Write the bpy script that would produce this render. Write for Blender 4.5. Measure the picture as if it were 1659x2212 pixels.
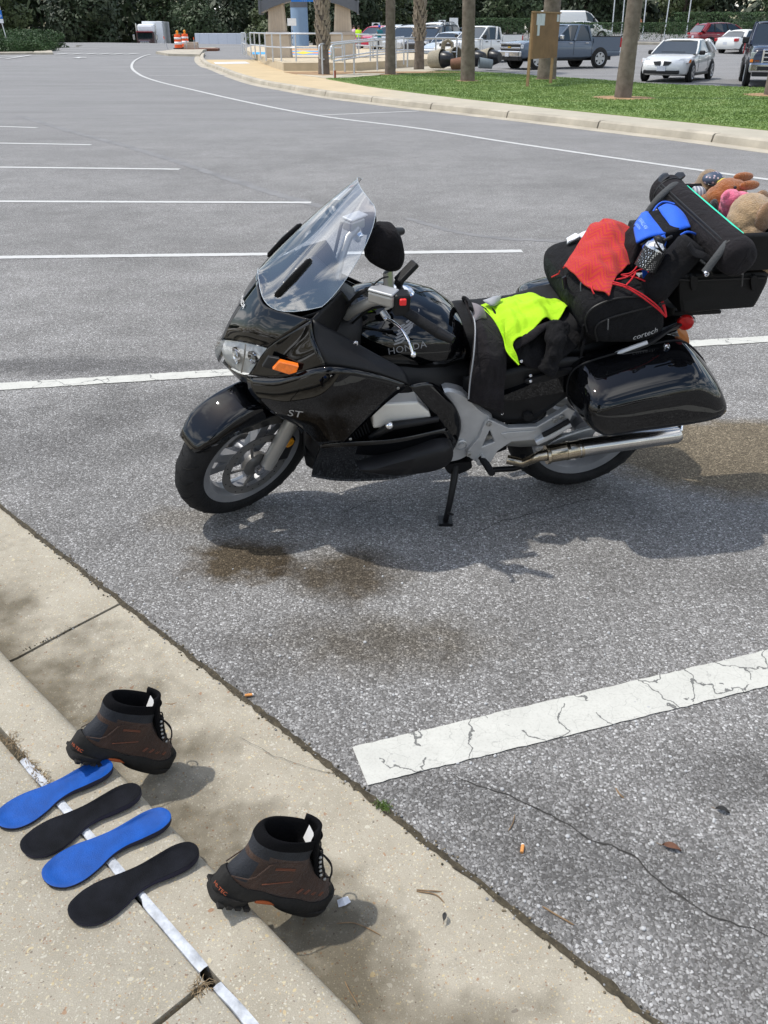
import bpy, bmesh, math, random
from mathutils import Vector, Matrix, noise
import numpy as np
R = math.radians
random.seed(7)
for o in list(bpy.data.objects): bpy.data.objects.remove(o)
scene = bpy.context.scene
COL = scene.collection

# ------------------------------------------------------------------ camera
F_PX, HOR, HCAM = 1865.0, 64.0, 1.745          # focal length and horizon on a 1659 x 2212 frame
IW, IH = 1659.0, 2212.0
PITCH = math.atan((IH / 2 - HOR) / F_PX)
cd = bpy.data.cameras.new('camera'); cam = bpy.data.objects.new('camera', cd); COL.objects.link(cam)
cd.sensor_fit = 'VERTICAL'; cd.sensor_height = 24.0; cd.lens = 24.0 * F_PX / IH
cd.clip_start = 0.05; cd.clip_end = 3000
cam.location = (0, 0, HCAM); cam.rotation_euler = (R(90) - PITCH, 0, 0)
scene.camera = cam
scene.render.resolution_x, scene.render.resolution_y = 768, 1024

# ------------------------------------------------------------------ sun and sky
SUN_EL, SUN_AZ = R(66), R(-6)                 # azimuth: direction the shadows fall, from +x
sd = Vector((math.cos(SUN_EL) * math.cos(SUN_AZ), math.cos(SUN_EL) * math.sin(SUN_AZ), -math.sin(SUN_EL)))
sl = bpy.data.lights.new('sun', 'SUN'); sl.energy = 3.2; sl.angle = R(0.9); sl.color = (1.0, 0.955, 0.88)
sun = bpy.data.objects.new('sun', sl); COL.objects.link(sun); sun.location = (-10, 20, 30)
sun.rotation_euler = sd.to_track_quat('-Z', 'Y').to_euler()
world = bpy.data.worlds.new('World'); scene.world = world; world.use_nodes = True
nt = world.node_tree; nt.nodes.clear()
N = nt.nodes.new; L = nt.links.new
wo = N('ShaderNodeOutputWorld'); bg = N('ShaderNodeBackground'); sky = N('ShaderNodeTexSky')
sky.sky_type = 'NISHITA'; sky.sun_disc = False; sky.sun_elevation = SUN_EL
sky.sun_rotation = math.atan2(-sd.x, -sd.y)
sky.air_density = 1.2; sky.dust_density = 1.1; sky.ozone_density = 1.0
tc = N('ShaderNodeTexCoord'); sx = N('ShaderNodeSeparateXYZ'); L(tc.outputs['Generated'], sx.inputs[0])
mq = N('ShaderNodeMath'); mq.operation = 'ABSOLUTE'; L(sx.outputs[2], mq.inputs[0])
mz = N('ShaderNodeMath'); mz.operation = 'ADD'; mz.inputs[1].default_value = 0.14; L(mq.outputs[0], mz.inputs[0])
cb = N('ShaderNodeCombineXYZ')
for i in (0, 1):
    d = N('ShaderNodeMath'); d.operation = 'DIVIDE'; L(sx.outputs[i], d.inputs[0]); L(mz.outputs[0], d.inputs[1]); L(d.outputs[0], cb.inputs[i])
n1 = N('ShaderNodeTexNoise'); n1.inputs['Scale'].default_value = 1.6; n1.inputs['Detail'].default_value = 4; n1.inputs['Roughness'].default_value = 0.56
n1.inputs['Distortion'].default_value = 0.35
L(cb.outputs[0], n1.inputs['Vector'])
cr = N('ShaderNodeValToRGB'); cr.color_ramp.elements[0].position = 0.48; cr.color_ramp.elements[1].position = 0.64
cr.color_ramp.elements[0].color = (0, 0, 0, 1); cr.color_ramp.elements[1].color = (1, 1, 1, 1)
L(n1.outputs['Fac'], cr.inputs[0])
mx = N('ShaderNodeMix'); mx.data_type = 'RGBA'; L(cr.outputs[0], mx.inputs['Factor']); L(sky.outputs[0], mx.inputs['A'])
mx.inputs['B'].default_value = (14, 14.1, 14.3, 1)
L(mx.outputs['Result'], bg.inputs[0]); bg.inputs[1].default_value = 0.15; L(bg.outputs[0], wo.inputs[0])
scene.view_settings.view_transform = 'Standard'; scene.view_settings.look = 'None'
scene.view_settings.exposure = 0.12; scene.view_settings.gamma = 1.0
scene.render.engine = 'CYCLES'

# ------------------------------------------------------------------ picture <-> place
CP, SP = math.cos(PITCH), math.sin(PITCH)
def ray(x, y):
    u = (x - IW / 2) / F_PX; v = -(y - IH / 2) / F_PX
    return Vector((u, CP + v * SP, -SP + v * CP))
def sm(a, b, x):
    t = min(1, max(0, (x - a) / (b - a))); return t * t * (3 - 2 * t)
def terrain(x, y):
    z = max(0, min(y, 140) - 42) * 0.0085
    if x > 2: z += 0.55 * sm(62, 84, y) * sm(2, 10, x)
    if x < 5: z -= 2.1 * sm(108, 122, y) * sm(5, -12, x)
    return z
def gp(x, y, z=None):
    """point of the ground (or of the level z) that the lens sees at pixel x, y"""
    d = ray(x, y)
    h = 0.0 if z is None else z
    for i in range(1 if z is not None else 12):
        t = (h - HCAM) / d.z
        p = Vector((0, 0, HCAM)) + d * t
        if z is None: h = terrain(p.x, p.y)
    return p
def at(x, y, dist):
    """point on the ray at the horizontal distance y=dist"""
    d = ray(x, y); return Vector((0, 0, HCAM)) + d * (dist / d.y)

# ------------------------------------------------------------------ object helpers
ORG = {}
def tag(o, label=None, cat=None, group=None, kind=None):
    if label: o['label'] = label
    if cat: o['category'] = cat
    if group: o['group'] = group
    if kind: o['kind'] = kind
    return o
def thing(name, label, cat, loc=(0, 0, 0), rotz=0.0, group=None, mat=None, scale=1.0):
    o = bpy.data.objects.new(name, None); COL.objects.link(o); o.empty_display_size = 0.2
    if mat is not None: o.matrix_world = mat
    else: o.location = loc; o.rotation_euler = (0, 0, rotz); o.scale = (scale,) * 3
    return tag(o, label, cat, group)
def dup(root, loc=None, rotz=None, label=None, group=None, scale=None, parent=None):
    r = root.copy(); COL.objects.link(r)
    if parent is not None: r.parent = parent
    if loc is not None: r.location = loc
    if rotz is not None: r.rotation_euler = (0, 0, rotz)
    if scale is not None: r.scale = (scale,) * 3 if not hasattr(scale, '__len__') else scale
    if label: r['label'] = label
    if group: r['group'] = group
    for ch in list(root.children): dup(ch, parent=r)
    return r
def mk(name, verts, faces, mat, parent=None, smooth=False, angle=None, fm=None, mats=None):
    me = bpy.data.meshes.new(name)
    off = ORG.get(parent.name) if parent is not None else None
    if off is not None: verts = [Vector(v) - off for v in verts]
    me.from_pydata([tuple(v) for v in verts], [], faces)
    for m in (mats or [mat]): me.materials.append(m)
    if fm:
        for p, i in zip(me.polygons, fm): p.material_index = i
    bm = bmesh.new(); bm.from_mesh(me); bmesh.ops.recalc_face_normals(bm, faces=bm.faces); bm.to_mesh(me); bm.free()
    if smooth:
        me.polygons.foreach_set('use_smooth', [True] * len(me.polygons))
        if angle: me.set_sharp_from_angle(angle=R(angle))
    me.update()
    o = bpy.data.objects.new(name, me); COL.objects.link(o)
    if parent is not None: o.parent = parent
    return o
def remat(o, m): o.data.materials.clear(); o.data.materials.append(m)
def mod_bevel(o, w, seg=2, angle=35):
    m = o.modifiers.new('bevel', 'BEVEL'); m.width = w; m.segments = seg; m.limit_method = 'ANGLE'; m.angle_limit = R(angle); return o
def mod_solid(o, t, off=-1):
    m = o.modifiers.new('solid', 'SOLIDIFY'); m.thickness = t; m.offset = off; return o
def mod_sub(o, n=1):
    m = o.modifiers.new('sub', 'SUBSURF'); m.levels = n; m.render_levels = n; return o
class MB:
    """collects shapes that belong to ONE mesh"""
    def __init__(s): s.v = []; s.f = []; s.m = []
    def add(s, v, f, m=0, M=None):
        b = len(s.v); s.v += [(M @ Vector(p)) if M is not None else Vector(p) for p in v]
        s.f += [tuple(i + b for i in q) for q in f]; s.m += [m] * len(f); return s
    def box(s, c, d, m=0, M=None, taper=1.0):
        x, y, z = d[0] / 2, d[1] / 2, d[2] / 2; c = Vector(c); t = taper
        v = [c + Vector(p) for p in [(-x, -y, -z), (x, -y, -z), (x, y, -z), (-x, y, -z), (-x * t, -y * t, z), (x * t, -y * t, z), (x * t, y * t, z), (-x * t, y * t, z)]]
        return s.add(v, [(0, 3, 2, 1), (4, 5, 6, 7), (0, 1, 5, 4), (1, 2, 6, 5), (2, 3, 7, 6), (3, 0, 4, 7)], m, M)
    def tube(s, pts, r, seg=8, m=0, M=None, caps=True, closed=False):
        v, f = tube_geo(pts, r, seg, caps, closed); return s.add(v, f, m, M)
    def lathe(s, prof, seg=24, axis='z', m=0, M=None):
        v, f = lathe_geo(prof, seg, axis); return s.add(v, f, m, M)
    def ell(s, c, r, m=0, M=None, seg=12, rings=8, rot=None):
        v = []; f = []
        c = Vector(c)
        for i in range(rings + 1):
            a = math.pi * i / rings
            for j in range(seg):
                b = 2 * math.pi * j / seg
                p = Vector((r[0] * math.sin(a) * math.cos(b), r[1] * math.sin(a) * math.sin(b), r[2] * math.cos(a)))
                if rot is not None: p = rot @ p
                v.append(c + p)
        for i in range(rings):
            for j in range(seg):
                f.append((i * seg + j, i * seg + (j + 1) % seg, (i + 1) * seg + (j + 1) % seg, (i + 1) * seg + j))
        return s.add(v, f, m, M)
    def build(s, name, mat, parent=None, smooth=False, angle=None, mats=None):
        return mk(name, s.v, s.f, mat, parent, smooth, angle, s.m if mats else None, mats)
def frames(P):
    n = len(P); T = []
    for i in range(n):
        t = (P[min(i + 1, n - 1)] - P[max(i - 1, 0)]); T.append(t.normalized() if t.length > 1e-9 else Vector((0, 0, 1)))
    u = T[0].orthogonal().normalized(); U = []
    for i in range(n):
        u = (u - T[i] * u.dot(T[i])); u = u.normalized() if u.length > 1e-6 else T[i].orthogonal().normalized(); U.append(u)
    return T, U
def tube_geo(pts, r, seg=8, caps=True, closed=False):
    P = [Vector(p) for p in pts]; n = len(P); T, U = frames(P); v = []; f = []
    for i in range(n):
        rr = r[i] if hasattr(r, '__len__') else r; V = T[i].cross(U[i])
        for j in range(seg):
            a = 2 * math.pi * j / seg
            if isinstance(rr, tuple): v.append(P[i] + U[i] * rr[0] * math.cos(a) + V * rr[1] * math.sin(a))
            else: v.append(P[i] + (U[i] * math.cos(a) + V * math.sin(a)) * rr)
    m = n if closed else n - 1
    for i in range(m):
        for j in range(seg):
            a, b = i * seg, ((i + 1) % n) * seg
            f.append((a + j, a + (j + 1) % seg, b + (j + 1) % seg, b + j))
    if caps and not closed: f.append(tuple(range(seg))[::-1]); f.append(tuple(range((n - 1) * seg, n * seg)))
    return v, f
def tube(name, pts, r, mat, parent=None, seg=8, smooth=True, closed=False):
    v, f = tube_geo(pts, r, seg, True, closed); return mk(name, v, f, mat, parent, smooth, 50)
def lathe_geo(prof, seg=24, axis='z'):
    """profile of (radius, height); axis z, or y (the wheel axle)"""
    v = []; f = []; n = len(prof)
    for r, h in prof:
        for j in range(seg):
            a = 2 * math.pi * j / seg; x, y = r * math.cos(a), r * math.sin(a)
            v.append((x, y, h) if axis == 'z' else (x, h, y) if axis == 'y' else (h, x, y))
    for i in range(n - 1):
        for j in range(seg):
            f.append((i * seg + j, i * seg + (j + 1) % seg, (i + 1) * seg + (j + 1) % seg, (i + 1) * seg + j))
    if prof[0][0] > 1e-6 and prof[0] != prof[-1]: f.append(tuple(range(seg))[::-1])
    if prof[-1][0] > 1e-6 and prof[0] != prof[-1]: f.append(tuple(range((n - 1) * seg, n * seg)))
    return v, f
def crom(P, n, closed=False):
    """Catmull-Rom through P, n+1 points (n if closed), spread by length"""
    P = [Vector(p) for p in P]
    if len(P) == 1: return [P[0].copy() for i in range(n + 1)]
    Q = [P[-1]] + P + [P[0], P[1]] if closed else [2 * P[0] - P[1]] + P + [2 * P[-1] - P[-2]]
    fine = []; segs = len(P) if closed else len(P) - 1
    for i in range(segs):
        a, b, c, d = Q[i:i + 4]
        for k in range(16):
            t = k / 16
            fine.append(0.5 * ((2 * b) + (c - a) * t + (2 * a - 5 * b + 4 * c - d) * t * t + (3 * b - a - 3 * c + d) * t ** 3))
    fine.append(P[0] if closed else P[-1])
    Ls = [0]
    for i in range(1, len(fine)): Ls.append(Ls[-1] + (fine[i] - fine[i - 1]).length)
    tot = Ls[-1]; out = []; j = 0
    for k in range(n if closed else n + 1):
        s = tot * k / n
        while j < len(Ls) - 2 and Ls[j + 1] < s: j += 1
        t = (s - Ls[j]) / max(1e-9, Ls[j + 1] - Ls[j]); out.append(fine[j].lerp(fine[j + 1], min(1, max(0, t))))
    return out
def coons_pts(top, right, bottom, left, n, m):
    t = crom(top, n); b = crom(bottom, n); l = crom(left, m); r = crom(right, m)
    V = []
    for j in range(m + 1):
        y = j / m
        for i in range(n + 1):
            x = i / n
            V.append(t[i] * (1 - y) + b[i] * y + l[j] * (1 - x) + r[j] * x
                     - (t[0] * (1 - x) * (1 - y) + t[n] * x * (1 - y) + b[0] * (1 - x) * y + b[n] * x * y))
    Fc = [(j * (n + 1) + i, j * (n + 1) + i + 1, (j + 1) * (n + 1) + i + 1, (j + 1) * (n + 1) + i) for j in range(m) for i in range(n)]
    return V, Fc
def rings_geo(rings, n, cap=True):
    v = []; f = []
    rr = [crom(r, n, True) for r in rings]
    for r in rr: v += r
    for k in range(len(rr) - 1):
        for j in range(n): f.append((k * n + j, k * n + (j + 1) % n, (k + 1) * n + (j + 1) % n, (k + 1) * n + j))
    if cap:
        for k in (0, len(rr) - 1):
            c = sum(rr[k], Vector()) / n; v.append(c); ci = len(v) - 1
            for j in range(n): f.append((k * n + j, k * n + (j + 1) % n, ci))
    return v, f
def text_geo(s, size, depth=0.0, font_shear=0.0, align='CENTER', space=1.0):
    cu = bpy.data.curves.new('t', 'FONT'); cu.body = s; cu.size = size; cu.extrude = depth; cu.shear = font_shear; cu.align_x = align; cu.align_y = 'CENTER'
    cu.resolution_u = 3; cu.space_character = space
    o = bpy.data.objects.new('t', cu); COL.objects.link(o)
    dg = bpy.context.evaluated_depsgraph_get(); me = bpy.data.meshes.new_from_object(o.evaluated_get(dg))
    v = [p.co.copy() for p in me.vertices]; f = [tuple(p.vertices) for p in me.polygons]
    bpy.data.objects.remove(o); bpy.data.curves.remove(cu); bpy.data.meshes.remove(me)
    return v, f

# ------------------------------------------------------------------ materials
MATS = {}
def nmat(name):
    m = bpy.data.materials.new(name); m.use_nodes = True
    nt = m.node_tree; b = nt.nodes['Principled BSDF']; return m, nt, b
def mat(name, col, rough=0.5, metal=0.0, var=0.12, vscale=8.0, bump=0.0, bscale=60.0, coat=0.0, spec=0.5, trans=0.0, ior=1.45, sheen=0.0, emit=None, emits=0.0, col2=None, rvar=0.0, crease=0.0, cscale=22.0):
    if name in MATS: return MATS[name]
    m, nt, b = nmat(name); N = nt.nodes.new; L = nt.links.new
    tc = N('ShaderNodeTexCoord')
    nz = N('ShaderNodeTexNoise'); nz.inputs['Scale'].default_value = vscale; nz.inputs['Detail'].default_value = 5; nz.inputs['Roughness'].default_value = 0.6
    L(tc.outputs['Object'], nz.inputs['Vector'])
    rp = N('ShaderNodeValToRGB'); rp.color_ramp.elements[0].position = 0.3; rp.color_ramp.elements[1].position = 0.7
    c2 = col2 or [min(1, c * (1 + var)) for c in col]; c1 = col if col2 else [c * (1 - var) for c in col]
    rp.color_ramp.elements[0].color = (*c1, 1); rp.color_ramp.elements[1].color = (*c2, 1)
    L(nz.outputs['Fac'], rp.inputs[0]); L(rp.outputs[0], b.inputs['Base Color'])
    b.inputs['Roughness'].default_value = rough; b.inputs['Metallic'].default_value = metal
    b.inputs['Specular IOR Level'].default_value = spec; b.inputs['IOR'].default_value = ior
    b.inputs['Coat Weight'].default_value = coat; b.inputs['Coat Roughness'].default_value = 0.02
    b.inputs['Transmission Weight'].default_value = trans; b.inputs['Sheen Weight'].default_value = sheen
    if rvar:
        mr = N('ShaderNodeMapRange'); mr.inputs['To Min'].default_value = max(0, rough - rvar); mr.inputs['To Max'].default_value = rough + rvar
        L(nz.outputs['Fac'], mr.inputs['Value']); L(mr.outputs[0], b.inputs['Roughness'])
    if bump:
        n2 = N('ShaderNodeTexNoise'); n2.inputs['Scale'].default_value = bscale; n2.inputs['Detail'].default_value = 4; L(tc.outputs['Object'], n2.inputs['Vector'])
        bp = N('ShaderNodeBump'); bp.inputs['Strength'].default_value = bump; bp.inputs['Distance'].default_value = 0.01
        L(n2.outputs['Fac'], bp.inputs['Height']); L(bp.outputs[0], b.inputs['Normal'])
        if crease:
            n3 = N('ShaderNodeTexNoise'); n3.inputs['Scale'].default_value = cscale; n3.inputs['Detail'].default_value = 3; n3.inputs['Distortion'].default_value = 1.2; L(tc.outputs['Object'], n3.inputs['Vector'])
            b3 = N('ShaderNodeBump'); b3.inputs['Strength'].default_value = crease; b3.inputs['Distance'].default_value = 0.03; L(n3.outputs['Fac'], b3.inputs['Height']); L(b3.outputs[0], bp.inputs['Normal'])
    if emit: b.inputs['Emission Color'].default_value = (*emit, 1); b.inputs['Emission Strength'].default_value = emits
    MATS[name] = m; return m
def mixrgb(nt, fac, a, b, mode='MIX'):
    n = nt.nodes.new('ShaderNodeMix'); n.data_type = 'RGBA'; n.blend_type = mode
    for s, v in (('Factor', fac), ('A', a), ('B', b)):
        if isinstance(v, (float, int)): n.inputs[s].default_value = v
        elif isinstance(v, tuple): n.inputs[s].default_value = (*v, 1)
        else: nt.links.new(v, n.inputs[s])
    return n.outputs['Result']
def mth(nt, op, a, b=0.0, clamp=False):
    n = nt.nodes.new('ShaderNodeMath'); n.operation = op; n.use_clamp = clamp
    for i, v in enumerate((a, b)):
        if isinstance(v, (float, int)): n.inputs[i].default_value = v
        else: nt.links.new(v, n.inputs[i])
    return n.outputs[0]
def ramp(nt, fac, stops):
    n = nt.nodes.new('ShaderNodeValToRGB'); e = n.color_ramp.elements
    while len(e) < len(stops): e.new(0.5)
    for i, (p, c) in enumerate(stops):
        e[i].position = p; e[i].color = (*c, 1) if hasattr(c, '__len__') else (c, c, c, 1)
    nt.links.new(fac, n.inputs[0]); return n.outputs[0]
def noise_n(nt, vec, scale, detail=4, rough=0.6, dist=0.0):
    n = nt.nodes.new('ShaderNodeTexNoise'); n.inputs['Scale'].default_value = scale; n.inputs['Detail'].default_value = detail
    n.inputs['Roughness'].default_value = rough; n.inputs['Distortion'].default_value = dist; nt.links.new(vec, n.inputs['Vector']); return n.outputs['Fac']
def voro(nt, vec, scale, feature='F1', rnd=1.0):
    n = nt.nodes.new('ShaderNodeTexVoronoi'); n.feature = feature; n.inputs['Scale'].default_value = scale; n.inputs['Randomness'].default_value = rnd
    nt.links.new(vec, n.inputs['Vector']); return n
def blob(nt, pos, c, rx, ry, soft=0.5, warp=None):
    """elliptical stain mask in the ground plane around c"""
    mp = nt.nodes.new('ShaderNodeMapping'); mp.vector_type = 'POINT'
    mp.inputs['Location'].default_value = (-c[0] / rx, -c[1] / ry, 0); mp.inputs['Scale'].default_value = (1 / rx, 1 / ry, 0)
    nt.links.new(pos, mp.inputs['Vector'])
    ln = nt.nodes.new('ShaderNodeVectorMath'); ln.operation = 'LENGTH'; nt.links.new(mp.outputs[0], ln.inputs[0])
    d = ln.outputs['Value']
    if warp is not None: d = mth(nt, 'ADD', d, warp)
    return mth(nt, 'MULTIPLY', mth(nt, 'SUBTRACT', 1.0 + soft * 0.5, d), 1.0 / soft, clamp=True)
# ================================================================== THE SETTING: ground
KE, KN = Vector((0.70711, -0.70711, 0)), Vector((0.70711, 0.70711, 0))      # along the near kerb / towards the road
def K(s, n, z=0.0): return KE * s + KN * n + Vector((0, 0, z))

def asphalt_mat():
    m, nt, b = nmat('asphalt'); L = nt.links.new
    g = nt.nodes.new('ShaderNodeNewGeometry'); pos = g.outputs['Position']
    wv = nt.nodes.new('ShaderNodeTexNoise'); wv.inputs['Scale'].default_value = 90; wv.inputs['Detail'].default_value = 0; L(pos, wv.inputs['Vector'])
    ad = nt.nodes.new('ShaderNodeVectorMath'); ad.operation = 'MULTIPLY_ADD'; L(wv.outputs['Color'], ad.inputs[0]); ad.inputs[1].default_value = (0.006,) * 3; L(pos, ad.inputs[2])
    v1 = voro(nt, ad.outputs[0], 125); v2 = voro(nt, ad.outputs[0], 260)
    sp = nt.nodes.new('ShaderNodeSeparateColor'); L(v1.outputs['Color'], sp.inputs[0])
    st = ramp(nt, sp.outputs[0], [(0.0, (0.115, 0.112, 0.108)), (0.42, (0.20, 0.195, 0.187)), (0.72, (0.27, 0.264, 0.256)), (0.90, (0.36, 0.355, 0.345)), (1.0, (0.50, 0.495, 0.485))])
    sp2 = nt.nodes.new('ShaderNodeSeparateColor'); L(v2.outputs['Color'], sp2.inputs[0])
    fines = ramp(nt, sp2.outputs[1], [(0.0, (0.085, 0.080, 0.074)), (0.7, (0.17, 0.165, 0.158)), (1.0, (0.36, 0.355, 0.345))])
    # stones sit in a darker matrix
    msk = mth(nt, 'LESS_THAN', mth(nt, 'MULTIPLY', v1.outputs['Distance'], 125.0 / 125.0), 0.52)
    c = mixrgb(nt, msk, fines, st)
    big = noise_n(nt, pos, 0.55, 3, 0.62); mid = noise_n(nt, pos, 3.2, 3, 0.6)
    c = mixrgb(nt, 1.0, c, ramp(nt, big, [(0.3, (0.80, 0.80, 0.80)), (0.72, (1.22, 1.22, 1.23))]), 'MULTIPLY')
    c = mixrgb(nt, 1.0, c, ramp(nt, mid, [(0.3, (0.86, 0.855, 0.85)), (0.7, (1.12, 1.12, 1.12))]), 'MULTIPLY')
    # tyre-dark streak that sweeps along the lane, polished lighter lane beyond
    wp = mth(nt, 'MULTIPLY', mth(nt, 'SUBTRACT', noise_n(nt, pos, 7.0, 3, 0.7), 0.5), 2.0)
    wp2 = mth(nt, 'MULTIPLY', mth(nt, 'SUBTRACT', mid, 0.5), 2.0)
    def stain_or_shade(px_, py_, rx, ry, soft, colr, amt, w=wp):
        nonlocal c
        q = gp(px_, py_); f = mth(nt, 'MULTIPLY', blob(nt, pos, q, rx, ry, soft, w), amt)
        c = mixrgb(nt, f, c, mixrgb(nt, 1.0, c, colr, 'MULTIPLY'))
    brown, dark = (0.50, 0.40, 0.27), (0.42, 0.41, 0.40)
    stain_or_shade(525, 1208, 0.19, 0.14, 0.7, (0.34, 0.27, 0.18), 1.0)
    stain_or_shade(740, 1240, 0.20, 0.14, 1.0, (0.36, 0.30, 0.22), 0.95)
    stain_or_shade(830, 1390, 0.32, 0.13, 1.2, (0.45, 0.40, 0.32), 0.8)
    stain_or_shade(400, 1120, 0.16, 0.10, 1.0, (0.66, 0.60, 0.5), 0.6)
    stain_or_shade(1640, 985, 0.72, 0.42, 0.30, (0.66, 0.55, 0.38), 0.95, mth(nt, 'MULTIPLY', wp, 0.25))
    stain_or_shade(150, 790, 0.9, 0.14, 0.9, (0.50, 0.50, 0.51), 0.8)
    stain_or_shade(420, 880, 0.75, 0.2, 1.3, (0.62, 0.62, 0.62), 0.7, wp2)
    stain_or_shade(60, 960, 0.5, 0.3, 1.3, (0.62, 0.62, 0.62), 0.7, wp2)  # soft shadow at the near left, painted into the asphalt colour
    stain_or_shade(1280, 1880, 0.35, 0.14, 1.3, (0.58, 0.58, 0.58), 0.8, wp2)
    stain_or_shade(1010, 1720, 0.22, 0.07, 1.1, (0.62, 0.62, 0.62), 0.8, wp2)
    stain_or_shade(1560, 1680, 0.2, 0.09, 1.1, (0.68, 0.68, 0.68), 0.8, wp2)
    # far lane is worn smooth and a little bluer
    sep = nt.nodes.new('ShaderNodeSeparateXYZ'); L(pos, sep.inputs[0])
    far = nt.nodes.new('ShaderNodeMapRange'); far.inputs['From Min'].default_value = 6; far.inputs['From Max'].default_value = 22; L(sep.outputs[1], far.inputs['Value'])
    streak = nt.nodes.new('ShaderNodeMapping'); streak.inputs['Scale'].default_value = (0.12, 0.9, 1); streak.inputs['Rotation'].default_value = (0, 0, R(28)); L(pos, streak.inputs['Vector'])
    sn = noise_n(nt, streak.outputs[0], 1.0, 3, 0.7)
    c = mixrgb(nt, mth(nt, 'MULTIPLY', far.outputs[0], 0.75), c, ramp(nt, sn, [(0.25, (0.183, 0.181, 0.181)), (0.75, (0.253, 0.251, 0.252))]))
    L(c, b.inputs['Base Color']); b.inputs['Roughness'].default_value = 0.9; b.inputs['Specular IOR Level'].default_value = 0.25
    hgt = mth(nt, 'ADD', mth(nt, 'MULTIPLY', v1.outputs['Distance'], -1.0), mth(nt, 'MULTIPLY', v2.outputs['Distance'], -0.5))
    bp = nt.nodes.new('ShaderNodeBump'); bp.inputs['Strength'].default_value = 0.75; bp.inputs['Distance'].default_value = 0.004; L(hgt, bp.inputs['Height']); L(bp.outputs[0], b.inputs['Normal'])
    return m
def concrete_mat(name, base, base2, peb=0.5, stains=False, fine=False):
    m, nt, b = nmat(name); L = nt.links.new
    g = nt.nodes.new('ShaderNodeNewGeometry'); pos = g.outputs['Position']
    wv = nt.nodes.new('ShaderNodeTexNoise'); wv.inputs['Scale'].default_value = 60; wv.inputs['Detail'].default_value = 0; L(pos, wv.inputs['Vector'])
    ad = nt.nodes.new('ShaderNodeVectorMath'); ad.operation = 'MULTIPLY_ADD'; L(wv.outputs['Color'], ad.inputs[0]); ad.inputs[1].default_value = (0.012,) * 3; L(pos, ad.inputs[2])
    c = ramp(nt, noise_n(nt, pos, 5.0, 4, 0.7), [(0.3, base), (0.72, base2)])
    c = mixrgb(nt, 1.0, c, ramp(nt, noise_n(nt, pos, 420, 1, 0.7), [(0.3, (0.86,) * 3), (0.7, (1.12,) * 3)]), 'MULTIPLY')
    # exposed pebbles of two sizes
    for sc, th, k in ((55, 0.30, 1), (115, 0.33, 2), (210, 0.36, 3)):
        v = voro(nt, ad.outputs[0], sc); s = nt.nodes.new('ShaderNodeSeparateColor'); L(v.outputs['Color'], s.inputs[0])
        on = mth(nt, 'MULTIPLY', mth(nt, 'LESS_THAN', v.outputs['Distance'], th), mth(nt, 'GREATER_THAN', s.outputs[0], 1.0 - peb * (0.09, 0.30, 0.46)[k - 1]))
        pc = ramp(nt, s.outputs[1], [(0.0, (0.42, 0.39, 0.33)), (0.4, (0.52, 0.49, 0.40)), (0.66, (0.50, 0.40, 0.22)), (0.8, (0.30, 0.16, 0.09)), (0.9, (0.13, 0.11, 0.09)), (1.0, (0.60, 0.57, 0.50))])
        c = mixrgb(nt, mth(nt, 'MULTIPLY', on, 0.75), c, pc)
    if stains:
        # silt and damp in the gutter: follows the flow line at the foot of the kerb
        sp_ = nt.nodes.new('ShaderNodeVectorMath'); sp_.operation = 'DOT_PRODUCT'; L(pos, sp_.inputs[0]); sp_.inputs[1].default_value = KN
        w = mth(nt, 'MULTIPLY', mth(nt, 'SUBTRACT', noise_n(nt, pos, 2.3, 4, 0.72), 0.5), 1.25)
        n_ = mth(nt, 'ADD', sp_.outputs['Value'], w)
        f = ramp(nt, n_, [(0.0, 1.0), (0.70, 1.0), (0.97, 0.0)])
        sn = nt.nodes.new('ShaderNodeSeparateXYZ'); L(g.outputs['Normal'], sn.inputs[0])
        below = mth(nt, 'LESS_THAN', nt.nodes.new('ShaderNodeSeparateXYZ').outputs[2], 1)
        sz = nt.nodes.new('ShaderNodeSeparateXYZ'); L(pos, sz.inputs[0])
        low = mth(nt, 'LESS_THAN', sz.outputs[2], 0.03)
        c = mixrgb(nt, mth(nt, 'MULTIPLY', mth(nt, 'MULTIPLY', f, low), 0.82), c, mixrgb(nt, 1.0, c, (0.26, 0.24, 0.20), 'MULTIPLY'))
    L(c, b.inputs['Base Color']); b.inputs['Roughness'].default_value = 0.88; b.inputs['Specular IOR Level'].default_value = 0.25
    bp = nt.nodes.new('ShaderNodeBump'); bp.inputs['Strength'].default_value = 0.3; bp.inputs['Distance'].default_value = 0.003
    L(noise_n(nt, pos, 220, 2, 0.7), bp.inputs['Height']); L(bp.outputs[0], b.inputs['Normal'])
    return m
M_ASPH = asphalt_mat()
M_WALK = concrete_mat('aggregate_concrete', (0.295, 0.265, 0.205), (0.385, 0.352, 0.285), 1.0)
M_GUT = concrete_mat('gutter_concrete', (0.30, 0.27, 0.21), (0.39, 0.355, 0.285), 0.8, stains=True)
M_FARWALK = mat('far_concrete', (0.44, 0.39, 0.30), 0.9, var=0.12, vscale=0.8)
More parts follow.
